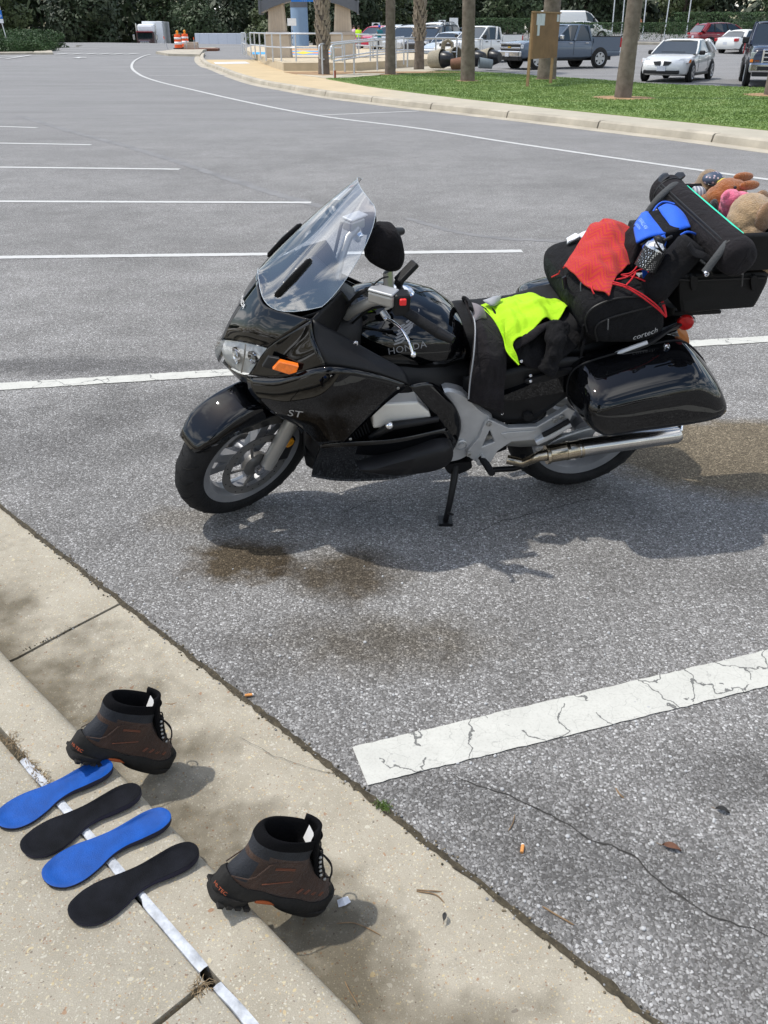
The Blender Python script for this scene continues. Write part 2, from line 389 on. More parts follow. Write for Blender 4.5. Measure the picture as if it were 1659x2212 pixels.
def fartan():
    m, nt, b = nmat('island_paving'); g = nt.nodes.new('ShaderNodeNewGeometry'); sp = nt.nodes.new('ShaderNodeSeparateXYZ'); nt.links.new(g.outputs['Position'], sp.inputs[0])
    f = ramp(nt, mth(nt, 'MULTIPLY', mth(nt, 'ADD', sp.outputs[0], 4.0), 0.125, True), [(0.0, (0.50, 0.385, 0.225)), (0.35, (0.50, 0.40, 0.255)), (0.6, (0.43, 0.385, 0.30)), (1.0, (0.40, 0.365, 0.29))])
    c = mixrgb(nt, 1.0, f, ramp(nt, noise_n(nt, g.outputs['Position'], 1.1, 4, 0.7), [(0.3, (0.9, 0.9, 0.9)), (0.7, (1.08, 1.08, 1.08))]), 'MULTIPLY'); nt.links.new(c, b.inputs['Base Color']); b.inputs['Roughness'].default_value = 0.9; return m
M_FARTAN = fartan()

# asphalt: one sheet from the gutter to the horizon
def asphalt():
    ss = [-900, -500, -300, -200, -140, -100, -70, -50, -35, -25, -18, -12, -9, -7, -6]
    ss += [-5.5 + 0.02 * i for i in range(0, 376)] + [2.5, 3, 4, 6, 9, 14, 20, 30, 45, 65, 90, 120, 160, 220, 320, 500, 900]
    nn = [0, 0.03, 0.2, 0.8, 2, 4, 7, 11, 16, 22, 28, 34, 40, 47, 54, 61, 68, 75, 82, 89, 96, 104, 112, 122, 135, 150, 180, 240, 400, 900]
    V = []; Fc = []
    for j, n in enumerate(nn):
        for s in ss:
            e = 1.108 + (0.010 * noise.noise((s * 9, 1, 0)) + 0.007 * noise.noise((s * 37, 5, 0))) if j == 0 else 1.108
            p = K(s, e + n); p.z = terrain(p.x, p.y) - (0.006 if j == 0 else 0); V.append(p)
    w = len(ss)
    for j in range(len(nn) - 1):
        for i in range(w - 1): Fc.append((j * w + i, j * w + i + 1, (j + 1) * w + i + 1, (j + 1) * w + i))
    o = mk('asphalt_ground', V, Fc, M_ASPH, smooth=True); tag(o, kind='structure')
asphalt()
def extrude_profile(name, prof, s0, s1, mt, step=0.25, wob=0.002):
    n = max(1, int((s1 - s0) / step)); V = []; Fc = []; k = len(prof)
    for i in range(n + 1):
        s = s0 + (s1 - s0) * i / n
        for a, z in prof: V.append(K(s, a + wob * noise.noise((s * 4, a * 9, z * 9)), z + wob * 0.6 * noise.noise((s * 3, a * 7, 4))))
    for i in range(n):
        for j in range(k): Fc.append((i * k + j, i * k + (j + 1) % k, (i + 1) * k + (j + 1) % k, (i + 1) * k + j))
    Fc.append(tuple(range(k))); Fc.append(tuple(range(n * k, n * k + k)))
    o = mk(name, V, Fc, mt, smooth=True, angle=40); return tag(o, kind='structure')
KERB = [(1.100, -0.001), (0.90, -0.013), (0.72, -0.028), (0.688, -0.026), (0.672, -0.010), (0.662, 0.04), (0.655, 0.082), (0.646, 0.098), (0.632, 0.107), (0.610, 0.110), (0.504, 0.110), (0.504, -0.20), (1.100, -0.20)]
J = -2.397
for a, bb in ((J + 0.006, J + 3.05), (J + 3.058, J + 6.1), (J - 3.05, J - 0.006), (J - 6.1, J - 3.058), (J - 12, J - 6.11)):
    extrude_profile('kerb_and_gutter', KERB, a, bb, M_GUT, 0.05 if a < 1 and bb > -4 else 0.3)
# pavement slabs behind the kerb, joint between them
SJ = -0.972
for a, bb in ((SJ + 0.007, SJ + 1.5), (SJ - 3.05, SJ - 0.007), (SJ - 6.1, SJ - 3.064), (SJ + 1.514, SJ + 4.5)):
    extrude_profile('pavement_slab', [(0.482, 0.108), (0.475, 0.113), (-1.3, 0.125), (-1.306, 0.12), (-1.306, -0.2), (0.482, -0.2)], a, bb, M_WALK, 0.3)
o = mk('soil_bed', [K(-12, 1.09, -0.06), K(8, 1.09, -0.06), K(8, -1.5, -0.06), K(-12, -1.5, -0.06)], [(0, 1, 2, 3)], mat('soil', (0.06, 0.05, 0.038), 0.95, var=0.4, vscale=40, bump=0.6)); tag(o, kind='structure')
# old white joint filler between kerb and pavement
M_CAULK = mat('joint_filler', (0.44, 0.46, 0.49), 0.7, var=0.35, vscale=30, bump=0.5, bscale=50)
def caulk(s0, s1):
    n = int((s1 - s0) / 0.015); V = []; Fc = []
    for i in range(n + 1):
        s = s0 + (s1 - s0) * i / n
        a = 0.4835 + 0.003 * noise.noise((s * 14, 0, 3)); b_ = 0.5035 + 0.003 * noise.noise((s * 11, 6, 0)); z = 0.1135 + 0.0018 * noise.noise((s * 25, 2, 2))
        if noise.noise((s * 6.0, 9, 1)) > 0.42: a += 0.006
        V += [K(s, a, 0.09), K(s, a, z), K(s, (a + b_) / 2, z + 0.0025), K(s, b_, z), K(s, b_, 0.09)]
    for i in range(n):
        for j in range(4): Fc.append((i * 5 + j, i * 5 + j + 1, i * 5 + j + 6, i * 5 + j + 5))
    tag(mk('joint_filler', V, Fc, M_CAULK, smooth=True, angle=50), kind='structure')
caulk(-0.955, 1.2); caulk(-1.80, -1.0); caulk(-4.0, -2.03)

# painted lines ---------------------------------------------------------------
def paint_mat(name, col, crack=True, wear=0.5):
    m, nt, b = nmat(name); L = nt.links.new
    g = nt.nodes.new('ShaderNodeNewGeometry'); pos = g.outputs['Position']
    c = mixrgb(nt, ramp(nt, noise_n(nt, pos, 9, 6, 0.7), [(0.35, 0.0), (0.75, 1.0)]), col, tuple(x * 0.86 for x in col))
    c = mixrgb(nt, 1.0, c, ramp(nt, noise_n(nt, pos, 160, 3, 0.7), [(0.25, (0.82, 0.815, 0.80)), (0.5, (1.0, 1.0, 1.0))]), 'MULTIPLY')
    if crack:
        ww = nt.nodes.new('ShaderNodeVectorMath'); ww.operation = 'MULTIPLY_ADD'
        nz = nt.nodes.new('ShaderNodeTexNoise'); nz.inputs['Scale'].default_value = 14; nz.inputs['Detail'].default_value = 6; L(pos, nz.inputs['Vector'])
        L(nz.outputs['Color'], ww.inputs[0]); ww.inputs[1].default_value = (0.09,) * 3; L(pos, ww.inputs[2])
        for sc, th, a in ((5.0, 0.010, 0.9), (15, 0.010, 0.32)):
            v = voro(nt, ww.outputs[0], sc, 'DISTANCE_TO_EDGE')
            f = mth(nt, 'MULTIPLY', mth(nt, 'LESS_THAN', v.outputs['Distance'], th), mth(nt, 'GREATER_THAN', noise_n(nt, pos, 5, 2), 0.43))
            c = mixrgb(nt, mth(nt, 'MULTIPLY', f, a), c, (0.10, 0.10, 0.095))
    wearf = ramp(nt, noise_n(nt, pos, 70, 5, 0.8), [(0.62, 0.0), (0.72, wear)])
    c = mixrgb(nt, wearf, c, (0.22, 0.215, 0.21))
    L(c, b.inputs['Base Color']); b.inputs['Roughness'].default_value = 0.75
    return m
M_PAINT = paint_mat('white_road_paint', (0.53, 0.525, 0.48)); M_PAINTF = paint_mat('worn_road_paint', (0.52, 0.52, 0.505), False, 0.7)
def strip(name, P, w, mt, z=None, rag=0.004, step=0.02, ends=True):
    """ribbon of paint along ground points P"""
    tot = sum((Vector(P[i + 1]) - Vector(P[i])).length for i in range(len(P) - 1)); n = max(2, min(900, int(tot / step)))
    C = crom(P, n); V = []; Fc = []
    for i, p in enumerate(C):
        t = (C[min(i + 1, n)] - C[max(i - 1, 0)]); t.z = 0; t.normalize(); q = Vector((-t.y, t.x, 0))
        k = rag * (noise.noise(p * 23) + 0.8 * noise.noise(p * 61)); k2 = rag * (noise.noise(p * 19 + Vector((7, 0, 0))) + 0.8 * noise.noise(p * 57))
        for s, kk in ((1, k), (0, 0), (-1, k2)):
            a = p + q * s * (w / 2 + kk); a.z = terrain(a.x, a.y) + (z or (0.004 + 0.02 * sm(30, 60, a.y))); V.append(a)
    for i in range(n):
        for j in (0, 1): Fc.append((i * 3 + j, i * 3 + j + 1, i * 3 + j + 4, i * 3 + j + 3))
    return tag(mk(name, V, Fc, mt), kind='structure')
def ext(a, b, d): a, b = Vector(a), Vector(b); return b + (b - a).normalized() * d
stall = [((777, 1655), (1659, 1443), 0.145, True), ((0, 838), (480, 809), 0.115, True), ((0, 556.5), (1128, 543), 0.11, False), ((0, 435.5), (672, 438), 0.11, False),
         ((0, 361.5), (388, 366), 0.115, False), ((0, 309.5), (197, 313), 0.12, False), ((0, 273.5), (80, 276), 0.12, False)]
for k, (a, bq, w, near) in enumerate(stall):
    A, B = gp(*a), gp(*bq)
    if k == 0: B = ext(A, B, 3.2)
    elif k == 1: A = ext(B, A, 2.3); B = gp(1659, 733); B = ext(A, B, 0.8)
    else: A = ext(B, A, 2.0)
    mid = [A.lerp(B, t) for t in (0, 0.33, 0.66, 1)]
    strip('parking_line', mid, w, M_PAINT if near else M_PAINTF, rag=0.004 if k == 0 else 0.007)
edge = [(1900, 415), (1659, 388), (1400, 352), (1100, 308), (900, 277), (688, 250), (540, 222), (420, 195), (340, 176), (302, 162), (285, 147), (290, 133), (308, 123), (325, 118)]
strip('lane_edge_line', [gp(*p) for p in edge], 0.13, M_PAINTF, rag=0.01, step=0.08)
for a, bq in (((690, 249), (905, 240)), ((322, 164), (489, 162)), ((316, 123), (430, 124))):
    strip('parallel_bay_line', [gp(*a), gp(*a).lerp(gp(*bq), 0.5), gp(*bq)], 0.11, M_PAINTF, rag=0.01, step=0.05)
# zebra bars, chevrons and an arrow at the far junction
for i in range(6):
    x = 122 + i * 30; strip('crossing_bar', [gp(x, 118.5), gp(x + 13, 117.2), gp(x + 27, 116)], 0.45, M_PAINTF, z=0.03, step=0.2)
for i, (a, bq) in enumerate((((-10, 126), (45, 122)), ((15, 128), (67, 120)), ((-5, 121), (50, 120.5)), ((112, 110), (178, 110)), ((130, 106), (215, 106)), ((140, 102), (240, 102.5)))):
    strip('hatch_line', [gp(*a), gp(*a).lerp(gp(*bq), 0.5), gp(*bq)], 0.3, M_PAINTF, z=0.03, step=0.2)
ar = [(157, 126.5), (172, 127.2), (174, 125.6), (188, 125.8), (186, 124.4), (170, 124.3), (174, 123.4)]
V = [gp(*p) + Vector((0, 0, 0.03)) for p in ar]
tag(mk('road_arrow', V, [tuple(range(len(V)))], M_PAINTF), kind='structure')

# the crack that crosses the bay: a shallow open seam
M_CRACK = mat('crack_dirt', (0.035, 0.033, 0.03), 0.95, var=0.4, vscale=60)
def crack(P, w):
    C = crom([gp(*p) for p in P], 90); V = []; Fc = []
    for i, p in enumerate(C):
        t = (C[min(i + 1, 90)] - C[max(i - 1, 0)]).normalized(); q = Vector((-t.y, t.x, 0))
        p = p + q * 0.014 * (noise.noise(p * 9) + 0.6 * noise.noise(p * 31)); k = w * (0.5 + 0.6 * abs(noise.noise(p * 17)) + 0.3 * noise.noise(p * 50))
        k *= min(1, i / 8, (90 - i) / 8) + 0.05
        V += [p + q * k + Vector((0, 0, 0.0015)), p - q * k + Vector((0, 0, 0.0015))]
    for i in range(90): Fc.append((2 * i, 2 * i + 1, 2 * i + 3, 2 * i + 2))
    tag(mk('pavement_crack', V, Fc, M_CRACK), kind='structure')
crack([(960, 1668), (1100, 1725), (1210, 1775), (1290, 1815), (1370, 1850), (1420, 1900), (1500, 1955), (1600, 2000), (1680, 2030)], 0.003)
crack([(505, 1590), (620, 1640), (760, 1690)], 0.0008)
crack([(1000, 1160), (1080, 1130), (1200, 1095), (1300, 1075)], 0.003)
crack([(735, 1110), (790, 1085), (850, 1078)], 0.0025)
def seam(s0, s1, n0, w):
    V = []; Fc = []; k = int((s1 - s0) / 0.012)
    for i in range(k + 1):
        s = s0 + (s1 - s0) * i / k; a = n0 + 0.006 * noise.noise((s * 12, 3, 0)); h = w * (0.55 + 0.7 * abs(noise.noise((s * 17, 8, 0))) + 0.4 * noise.noise((s * 45, 1, 0)))
        V += [K(s, a - h, 0.0018), K(s, a + h, 0.0022)]
    for i in range(k): Fc.append((2 * i, 2 * i + 1, 2 * i + 3, 2 * i + 2))
    tag(mk('dirt_seam', V, Fc, mat('seam_dirt', (0.055, 0.045, 0.028), 0.95, var=0.5, vscale=50, bump=0.6, bscale=120)), kind='structure')
seam(-6, 2, 1.104, 0.013)
# old sealed seam sweeping across the bays
M_SEAL = mat('tar_seal', (0.150, 0.148, 0.148), 0.85, col2=(0.215, 0.213, 0.213), vscale=2.5)
strip('tar_seam', [gp(*p) for p in ((40, 250), (150, 283), (270, 315), (400, 355), (520, 395), (640, 432), (760, 462))], 0.16, M_SEAL, z=0.002, rag=0.05, step=0.05)
strip('tar_seam', [gp(*p) for p in ((880, 472), (980, 500), (1090, 515), (1250, 525), (1400, 545))], 0.10, M_SEAL, z=0.002, rag=0.04, step=0.05)
# ================================================================== island, lawn, planting
def poly(name, P, mt, z0=-0.1, kind='structure', bev=0.0, parent=None):
    """slab with the outline P (points carry their own top height) and a skirt down to z0"""
    n = len(P); V = [Vector(p) for p in P] + [Vector((p[0], p[1], z0)) for p in P]
    Fc = [tuple(range(n))] + [(i, (i + 1) % n, n + (i + 1) % n, n + i) for i in range(n)]
    o = mk(name, V, Fc, mt, parent)
    if kind: tag(o, kind=kind)
    return o
def gz(x, y, h): 
    p = gp(x, y, h); p.z = h; return p
HZ = 0.15
KLINE = [(466, 152), (546, 179), (625, 195), (704, 209), (795, 221), (900, 234), (1000, 245), (1150, 262), (1300, 280), (1500, 304), (1659, 325), (1850, 350)]
kl = [gp(x, y, 0.0) for x, y in KLINE]
nose = [gp(x, y, 0.0) for x, y in ((437, 127), (433, 131), (434, 138), (447, 147))]
M_KERB2 = mat('old_kerb_concrete', (0.40, 0.36, 0.29), 0.9, var=0.22, vscale=1.5, bump=0.2)
# kerb of the island: blocks with open joints, and the gutter apron before it
line = nose + kl
C = crom(line, 240)
def off(C, i, d):
    t = (C[min(i + 1, len(C) - 1)] - C[max(i - 1, 0)]); t.z = 0; t.normalize(); return C[i] + Vector((-t.y, t.x, 0)) * d
sidew = 1
def ribbon(name, a, b_, prof, mt):
    V = []; Fc = []; k = len(prof)
    for i in range(a, b_ + 1):
        for d, z in prof: p = off(C, i, d); V.append(Vector((p.x, p.y, terrain(p.x, p.y) + z)))
    for i in range(b_ - a):
        for j in range(k): Fc.append((i * k + j, i * k + (j + 1) % k, (i + 1) * k + (j + 1) % k, (i + 1) * k + j))
    Fc += [tuple(range(k)), tuple(range((b_ - a) * k, (b_ - a + 1) * k))]
    o = mk(name, V, Fc, mt, smooth=True, angle=40); return tag(o, kind='structure')
for i in range(0, 240, 12): ribbon('island_kerb', i, i + 12, [(0, -0.1), (0.0, 0.02), (0.03, 0.12), (0.06, 0.15), (0.20, 0.152), (0.20, -0.1)], M_KERB2) if False else None
# short gaps between the blocks
tot = 240
C = crom(line, tot * 6)
for i in range(0, tot * 6, 36): ribbon('island_kerb', i, min(tot * 6, i + 36) - (1 if i % 72 else 0), [(0, -0.1), (0.0, 0.02), (0.03, 0.125), (0.07, 0.15), (0.22, 0.152), (0.22, -0.1)], M_KERB2)
ribbon('island_gutter', 0, tot * 6, [(-0.34, -0.05), (-0.34, 0.005), (0.0, 0.012), (0.0, -0.05)], M_KERB2)
# pavement of the island
inner = [gz(x, y, HZ) for x, y in ((1850, 299), (1659, 280), (1400, 254), (1200, 234), (1000, 212), (900, 200), (795, 186), (704, 170), (760, 167), (840, 160.5), (960, 152), (1000, 149.5), (1000, 138), (800, 128), (700, 118), (640, 108), (560, 104), (520, 104), (470, 106), (440, 111), (434, 118))]
outer = []
for i in range(0, tot * 6 + 1, 24):
    p = off(C, i, 0.20); p.z = HZ - 0.002; outer.append(p)
tag(poly('island_pavement', outer + inner, M_FARTAN, -0.1), kind='structure')
# grey end of the pavement, with joints
gp_in = [(1850, 299), (1659, 280), (1400, 254), (1200, 234), (1000, 212), (900, 200)]
# ---------------- lawn
M_SOIL2 = mat('bare_sand', (0.30, 0.19, 0.10), 0.95, var=0.3, vscale=3, bump=0.4)
lawn = [gz(x, y, HZ + 0.02) for x, y in ((704, 169.5), (795, 185.5), (900, 199.5), (1000, 211.5), (1200, 233.5), (1400, 253.5), (1659, 279.5), (1850, 298.5), (1850, 208), (1659, 190), (1400, 180), (1300, 172), (1200, 166), (1090, 158), (1000, 154), (960, 153), (880, 158), (840, 161.5), (760, 167.5))]
def grass_mat(name, a, b_, c_):
    m, nt, b = nmat(name); L = nt.links.new; g = nt.nodes.new('ShaderNodeNewGeometry'); pos = g.outputs['Position']
    c = ramp(nt, noise_n(nt, pos, 1.3, 5, 0.7), [(0.3, a), (0.55, b_), (0.75, c_)])
    c = mixrgb(nt, 1.0, c, ramp(nt, noise_n(nt, pos, 30, 3, 0.7), [(0.3, (0.75, 0.75, 0.75)), (0.7, (1.2, 1.2, 1.15))]), 'MULTIPLY')
    L(c, b.inputs['Base Color']); b.inputs['Roughness'].default_value = 0.8; return m
M_GRASS = grass_mat('lawn_grass', (0.115, 0.19, 0.045), (0.155, 0.235, 0.055), (0.215, 0.255, 0.09))
poly('lawn', lawn, M_GRASS, -0.1)
def inpoly(x, y, P):
    c = False; j = len(P) - 1
    for i in range(len(P)):
        if (P[i][1] > y) != (P[j][1] > y) and x < (P[j][0] - P[i][0]) * (y - P[i][1]) / (P[j][1] - P[i][1]) + P[i][0]: c = not c
        j = i
    return c
def blades(name, P, n, h, w, mt, z, holes=(), label=None, cat='grass'):
    xs = [p[0] for p in P]; ys = [p[1] for p in P]; V = []; Fc = []; rnd = random.Random(3)
    while len(Fc) < n:
        x = rnd.uniform(min(xs), max(xs)); y = min(ys) + (max(ys) - min(ys)) * rnd.random() ** 1.4
        if not inpoly(x, y, P): continue
        if any((x - hx) ** 2 + (y - hy) ** 2 < hr * hr * (0.6 + 0.8 * rnd.random()) for hx, hy, hr in holes): continue
        a = rnd.uniform(0, 6.28); hh = h * rnd.uniform(0.5, 1.2) * (0.7 + 0.6 * (noise.noise((x * 1.1, y * 1.1, 0)) + 0.4)); ww = w * rnd.uniform(0.6, 1.2)
        b = len(V); lx, ly = rnd.uniform(-1, 1) * hh * 0.7, rnd.uniform(-1, 1) * hh * 0.7
        V += [(x - ww * math.cos(a), y - ww * math.sin(a), z), (x + ww * math.cos(a), y + ww * math.sin(a), z), (x + lx, y + ly, z + hh)]
        Fc.append((b, b + 1, b + 2))
    me = bpy.data.meshes.new(name); me.from_pydata(V, [], Fc); me.materials.append(mt); o = bpy.data.objects.new(name, me); COL.objects.link(o)
    return tag(o, label, cat, kind='stuff')
PALMS = [(843, 162, 0.22), (1010, 176, 0.235), (1345, 213, 0.205), (1180, 172, 0.26), (1668, 207, 0.2)]
holes = [(*gz(x, y, HZ)[:2], 0.75 if x > 1300 else 0.5) for x, y, r in PALMS] + [(gz(870, 158, HZ).x, gz(870, 158, HZ).y, 1.2)]
blades('grass', lawn, 80000, 0.032, 0.016, M_GRASS, HZ + 0.018, holes, 'mown green grass of the lawn round the palm trunks')
for (x, y, r), k in zip(PALMS, range(9)):
    c = gz(x, y, HZ); rr = 0.8 if x > 1300 else 0.45
    V = [(c.x + rr * (1 + 0.25 * noise.noise((i * 1.3, k, 0))) * math.cos(i * 0.393), c.y + rr * (1 + 0.25 * noise.noise((i * 1.3, k, 0))) * math.sin(i * 0.393), HZ + 0.024) for i in range(16)] + [(c.x, c.y, HZ + 0.035)]
    tag(mk('soil_ring', V, [(i, (i + 1) % 16, 16) for i in range(16)], M_SOIL2), kind='structure')
c = gz(880, 157.5, HZ); V = [(c.x + 2.3 * math.cos(i * 0.393), c.y + 0.8 * (1 + 0.3 * noise.noise((i, 0, 2))) * math.sin(i * 0.393), HZ + 0.028) for i in range(16)]
tag(mk('sand_patch', V, [tuple(range(16))], M_SOIL2), kind='structure')

# ---------------- palms
M_BARK = mat('palm_bark', (0.105, 0.082, 0.064), 0.92, col2=(0.20, 0.165, 0.135), vscale=5, bump=0.8, bscale=18)
M_BOOT = mat('palm_leaf_base', (0.20, 0.165, 0.125), 0.9, col2=(0.36, 0.30, 0.235), vscale=6, bump=0.4)
M_FROND = mat('palm_frond', (0.06, 0.10, 0.03), 0.6, var=0.35, vscale=3)
def frond_geo(mb, base, az, el, ln, rnd):
    """fan palm leaf: stalk, then folded blades spread like a hand"""
    d = Vector((math.cos(az) * math.cos(el), math.sin(az) * math.cos(el), math.sin(el)))
    side = Vector((-math.sin(az), math.cos(az), 0)); p1 = base + d * ln * 0.55
    mb.tube([base, p1], [0.03, 0.018], 4)
    for k in range(18):
        a = -1.35 + 2.7 * k / 17; v = (d * math.cos(a) + side * math.sin(a)).normalized(); tip = p1 + v * ln * 0.5 * (1 - 0.15 * abs(a)); tip.z -= ln * 0.12
        q = v.cross(Vector((0, 0, 1))).normalized() * 0.035; m = p1.lerp(tip, 0.55) + Vector((0, 0, 0.03))
        b = len(mb.v); mb.add([p1, m + q, tip, m - q], [(0, 1, 2, 3)])
def palm(px_, py_, r, ht, label, booted=False, lean=(0, 0), z=HZ, root=None):
    c = gz(px_, py_, z); rnd = random.Random(int(px_)); t = thing('palm_tree', label, 'palm', c, group='palm trees round the welcome plaza')
    P = []; Rr = []
    for i in range(221):
        s = i / 220; P.append(Vector((lean[0] * s * ht, lean[1] * s * ht, s * ht - 0.03))); Rr.append(r * (1.16 - 0.16 * min(1, s * 8)) * (1 - 0.12 * s) * (1 + 0.03 * noise.noise((s * 30, px_, 0)) + 0.035 * (i % 2) * (0.5 + noise.noise((s * 60, px_, 4)))))
    tube('trunk', P, Rr, M_BARK, t, 18)
    if booted:
        n = 0
        zz = 1.15 if booted == 1 else 0.9
        while zz < ht - 0.3:
            for k in range(9):
                a = k * 2.4 + zz * 7; rr = r * 0.96
                mb = MB(); c0 = Vector((math.cos(a), math.sin(a), 0)); sd_ = Vector((-math.sin(a), math.cos(a), 0)); sgn = 1 if k % 2 else -1
                b0 = c0 * rr + Vector((0, 0, zz)); tip = c0 * (rr + 0.07 + 0.04 * rnd.random()) + sd_ * 0.10 * sgn + Vector((0, 0, zz + 0.30 + 0.08 * rnd.random()))
                for w0 in ((0.075, 0.0),):
                    v = [b0 - sd_ * 0.07, b0 + sd_ * 0.07, tip + sd_ * 0.03, tip - sd_ * 0.03]
                    v2 = [q + c0 * 0.03 for q in v]
                    mb.add(v + v2, [(0, 1, 2, 3), (7, 6, 5, 4), (0, 4, 5, 1), (1, 5, 6, 2), (2, 6, 7, 3), (3, 7, 4, 0)])
                o = mb.build('leaf_base', M_BOOT, t); n += 1
            zz += 0.17
            if zz > 3.6: break
    mb = MB()
    for k in range(26):
        frond_geo(mb, P[-1] + Vector((0, 0, 0.1)), k * 2.399, R(70 - 4.2 * k), 1.7 + 0.4 * rnd.random(), rnd)
    mb.build('crown', M_FROND, t)
    return t
palm(843, 162, 0.19, 12.5, 'smooth palm trunk standing in a sand patch beside the ramp railing')
palm(1010, 176, 0.225, 12, 'palm trunk in front of the pile of overturned bins', lean=(-0.028, 0))
palm(1345, 213, 0.195, 12.5, 'palm trunk in a bare soil ring between kiosk and white coupe', lean=(0.006, 0))
palm(1180, 172, 0.30, 12, 'palm trunk behind the plywood notice board', lean=(0.0, 0))
palm(1668, 207, 0.2, 12, 'palm trunk at the lawn edge beside the dark blue pickup')
palm(905, 150, 0.205, 11, 'palm with criss-cross leaf bases beside the overturned bins', 1)
palm(700, 161, 0.20, 11, 'palm with shaggy criss-cross leaf bases between the two plaza pillars', 2)

# ---------------- foliage
M_LEAF = [mat('leaf_dark', (0.028, 0.044, 0.018), 0.6, var=0.4, vscale=0.6), mat('leaf_mid', (0.042, 0.066, 0.025), 0.6, var=0.4, vscale=0.6), mat('leaf_olive', (0.055, 0.075, 0.024), 0.6, var=0.35, vscale=0.6), mat('leaf_hedge', (0.035, 0.075, 0.020), 0.6, var=0.4, vscale=1.2)]
M_TRUNK = mat('tree_bark', (0.085, 0.065, 0.05), 0.95, var=0.3, vscale=4, bump=0.6, bscale=12)
def leaf_tris(cl, n, size, rnd, squash=0.8):
    """n leaf-sized faces spread through the clumps cl = [(centre, radius)]"""
    V = []; Fc = []
    wts = [r ** 2 for c, r in cl]
    for c, r in rnd.choices(cl, wts, k=n):
        while True:
            d = Vector((rnd.uniform(-1, 1), rnd.uniform(-1, 1), rnd.uniform(-1, 1)))
            if 0.05 < d.length <= 1: break
        d = d.normalized() * (d.length ** 0.45)
        p = c + Vector((d.x * r, d.y * r, d.z * r * squash))
        nrm = (d + Vector((rnd.uniform(-1, 1), rnd.uniform(-1, 1), rnd.uniform(-0.3, 1.2))) * 0.8).normalized(); u = nrm.orthogonal().normalized(); u.rotate(Matrix.Rotation(rnd.uniform(0, 6.28), 3, nrm)); w = nrm.cross(u)
        s = size * rnd.uniform(0.6, 1.4); b = len(V)
        V += [p - u * s, p + w * s * 0.45, p + u * s, p - w * s * 0.45]; Fc.append((b, b + 1, b + 2, b + 3))
    return V, Fc
def tree_geo(ht, rad, base, n, size, seed, kind='round'):
    rnd = random.Random(seed); cl = []; mb = MB()
    mb.tube([(0, 0, -0.1), (0.1, 0.05, ht * 0.3), (0.0, 0.1, ht * 0.62), (0.05, 0, ht * 0.9)], [rad * 0.085, rad * 0.065, rad * 0.045, 0.03], 8)
    nb = 16
    for i in range(nb):
        f = i / (nb - 1); z = base + (ht - base) * (0.04 + 0.92 * f); a = i * 2.4 + rnd.uniform(-0.4, 0.4)
        prof = (math.sin(math.pi * min(0.97, 0.16 + 0.80 * f)) if kind == 'round' else (1.0 - 0.80 * f)) * rad
        rr = prof * rnd.uniform(0.45, 0.75); c = Vector((math.cos(a) * rr, math.sin(a) * rr, z)); cl.append((c, prof * rnd.uniform(0.42, 0.62) + 0.25))
        mb.tube([(0, 0.05, z * 0.72), c * 0.6 + Vector((0, 0, z * 0.36)), c], [rad * 0.03, rad * 0.02, 0.015], 5)
    return mb, leaf_tris(cl, n, size, rnd)
TREES = []
for k, (ht, rad, base, n, size, kind) in enumerate([(11, 4.2, 0.6, 5200, 0.30, 'round'), (13, 3.6, 1.2, 5000, 0.28, 'round'), (14, 3.4, 0.4, 5200, 0.26, 'cone'), (8, 3.4, 0.2, 4600, 0.25, 'round')]):
    mb, (V, Fc) = tree_geo(ht, rad, base, n, size, 20 + k, kind)
    t = thing('tree', 'x', 'tree', (0, -300 - 20 * k, 0)); mb.build('trunk', M_TRUNK, t, True)
    me = bpy.data.meshes.new('crown'); me.from_pydata([tuple(v) for v in V], [], Fc); me.materials.append(M_LEAF[(0, 1, 2, 1)[k]])
    o = bpy.data.objects.new('crown', me); COL.objects.link(o); o.parent = t; TREES.append(t)
USED = [False] * 4
def put_tree(k, x, y, rot, sc, label, group):
    z = terrain(x, y) - 0.05
    if not USED[k]: t = TREES[k]; USED[k] = True
    else: t = dup(TREES[k])
    t.location = (x, y, z); t.rotation_euler = (0, 0, rot); t.scale = (sc, sc, sc); t['label'] = label; t['group'] = group
rnd = random.Random(11)
kinds = ['broad dark green tree', 'tall mid green tree', 'tapering olive green tree', 'low spreading green tree']
spots = [(-66, 118, 0), (-57, 112, 3), (-48, 124, 2), (-40, 133, 0), (-33, 150, 1), (-26, 138, 3), (-20, 150, 0), (-15, 128, 2), (-10, 142, 1), (-5, 130, 0), (1, 140, 2), (6, 126, 1), (11, 138, 0), (16, 128, 3), (21, 142, 1),
         (27, 130, 0), (33, 142, 1), (38, 126, 2), (44, 136, 0), (49, 122, 1), (54, 112, 0), (58, 124, 0), (64, 116, 3), (70, 108, 0), (78, 116, 1), (-76, 128, 1), (-86, 122, 0), (86, 108, 2)]
NEAR = {0: 'broad dark green tree beyond the disabled parking sign', 1: 'low spreading green tree between parking sign and lorry', 2: 'tapering olive green tree beside the lorry cab', 3: 'broad dark green tree right behind the lorry', 5: 'low spreading green tree behind the warning barrels', 7: 'tapering olive green tree behind the long white trailer', 11: 'tall mid green tree behind the person in yellow', 15: 'broad dark green tree behind the panel van', 17: 'tapering olive green tree behind the flagpoles', 20: 'broad dark green tree behind the red crossover', 23: 'broad dark green tree behind the white saloon by the navy pickup'}
for i, (x, y, k) in enumerate(spots):
    where = 'behind the parked trucks' if x < -14 else 'behind the welcome plaza' if x < 6 else 'behind the far row of cars' if x < 30 else 'behind the hedge and poles'
    put_tree(k, x, y, rnd.uniform(0, 6), rnd.uniform(0.9, 1.25), NEAR.get(i) or kinds[k] + ' standing ' + where, kinds[k] + 's ' + where)
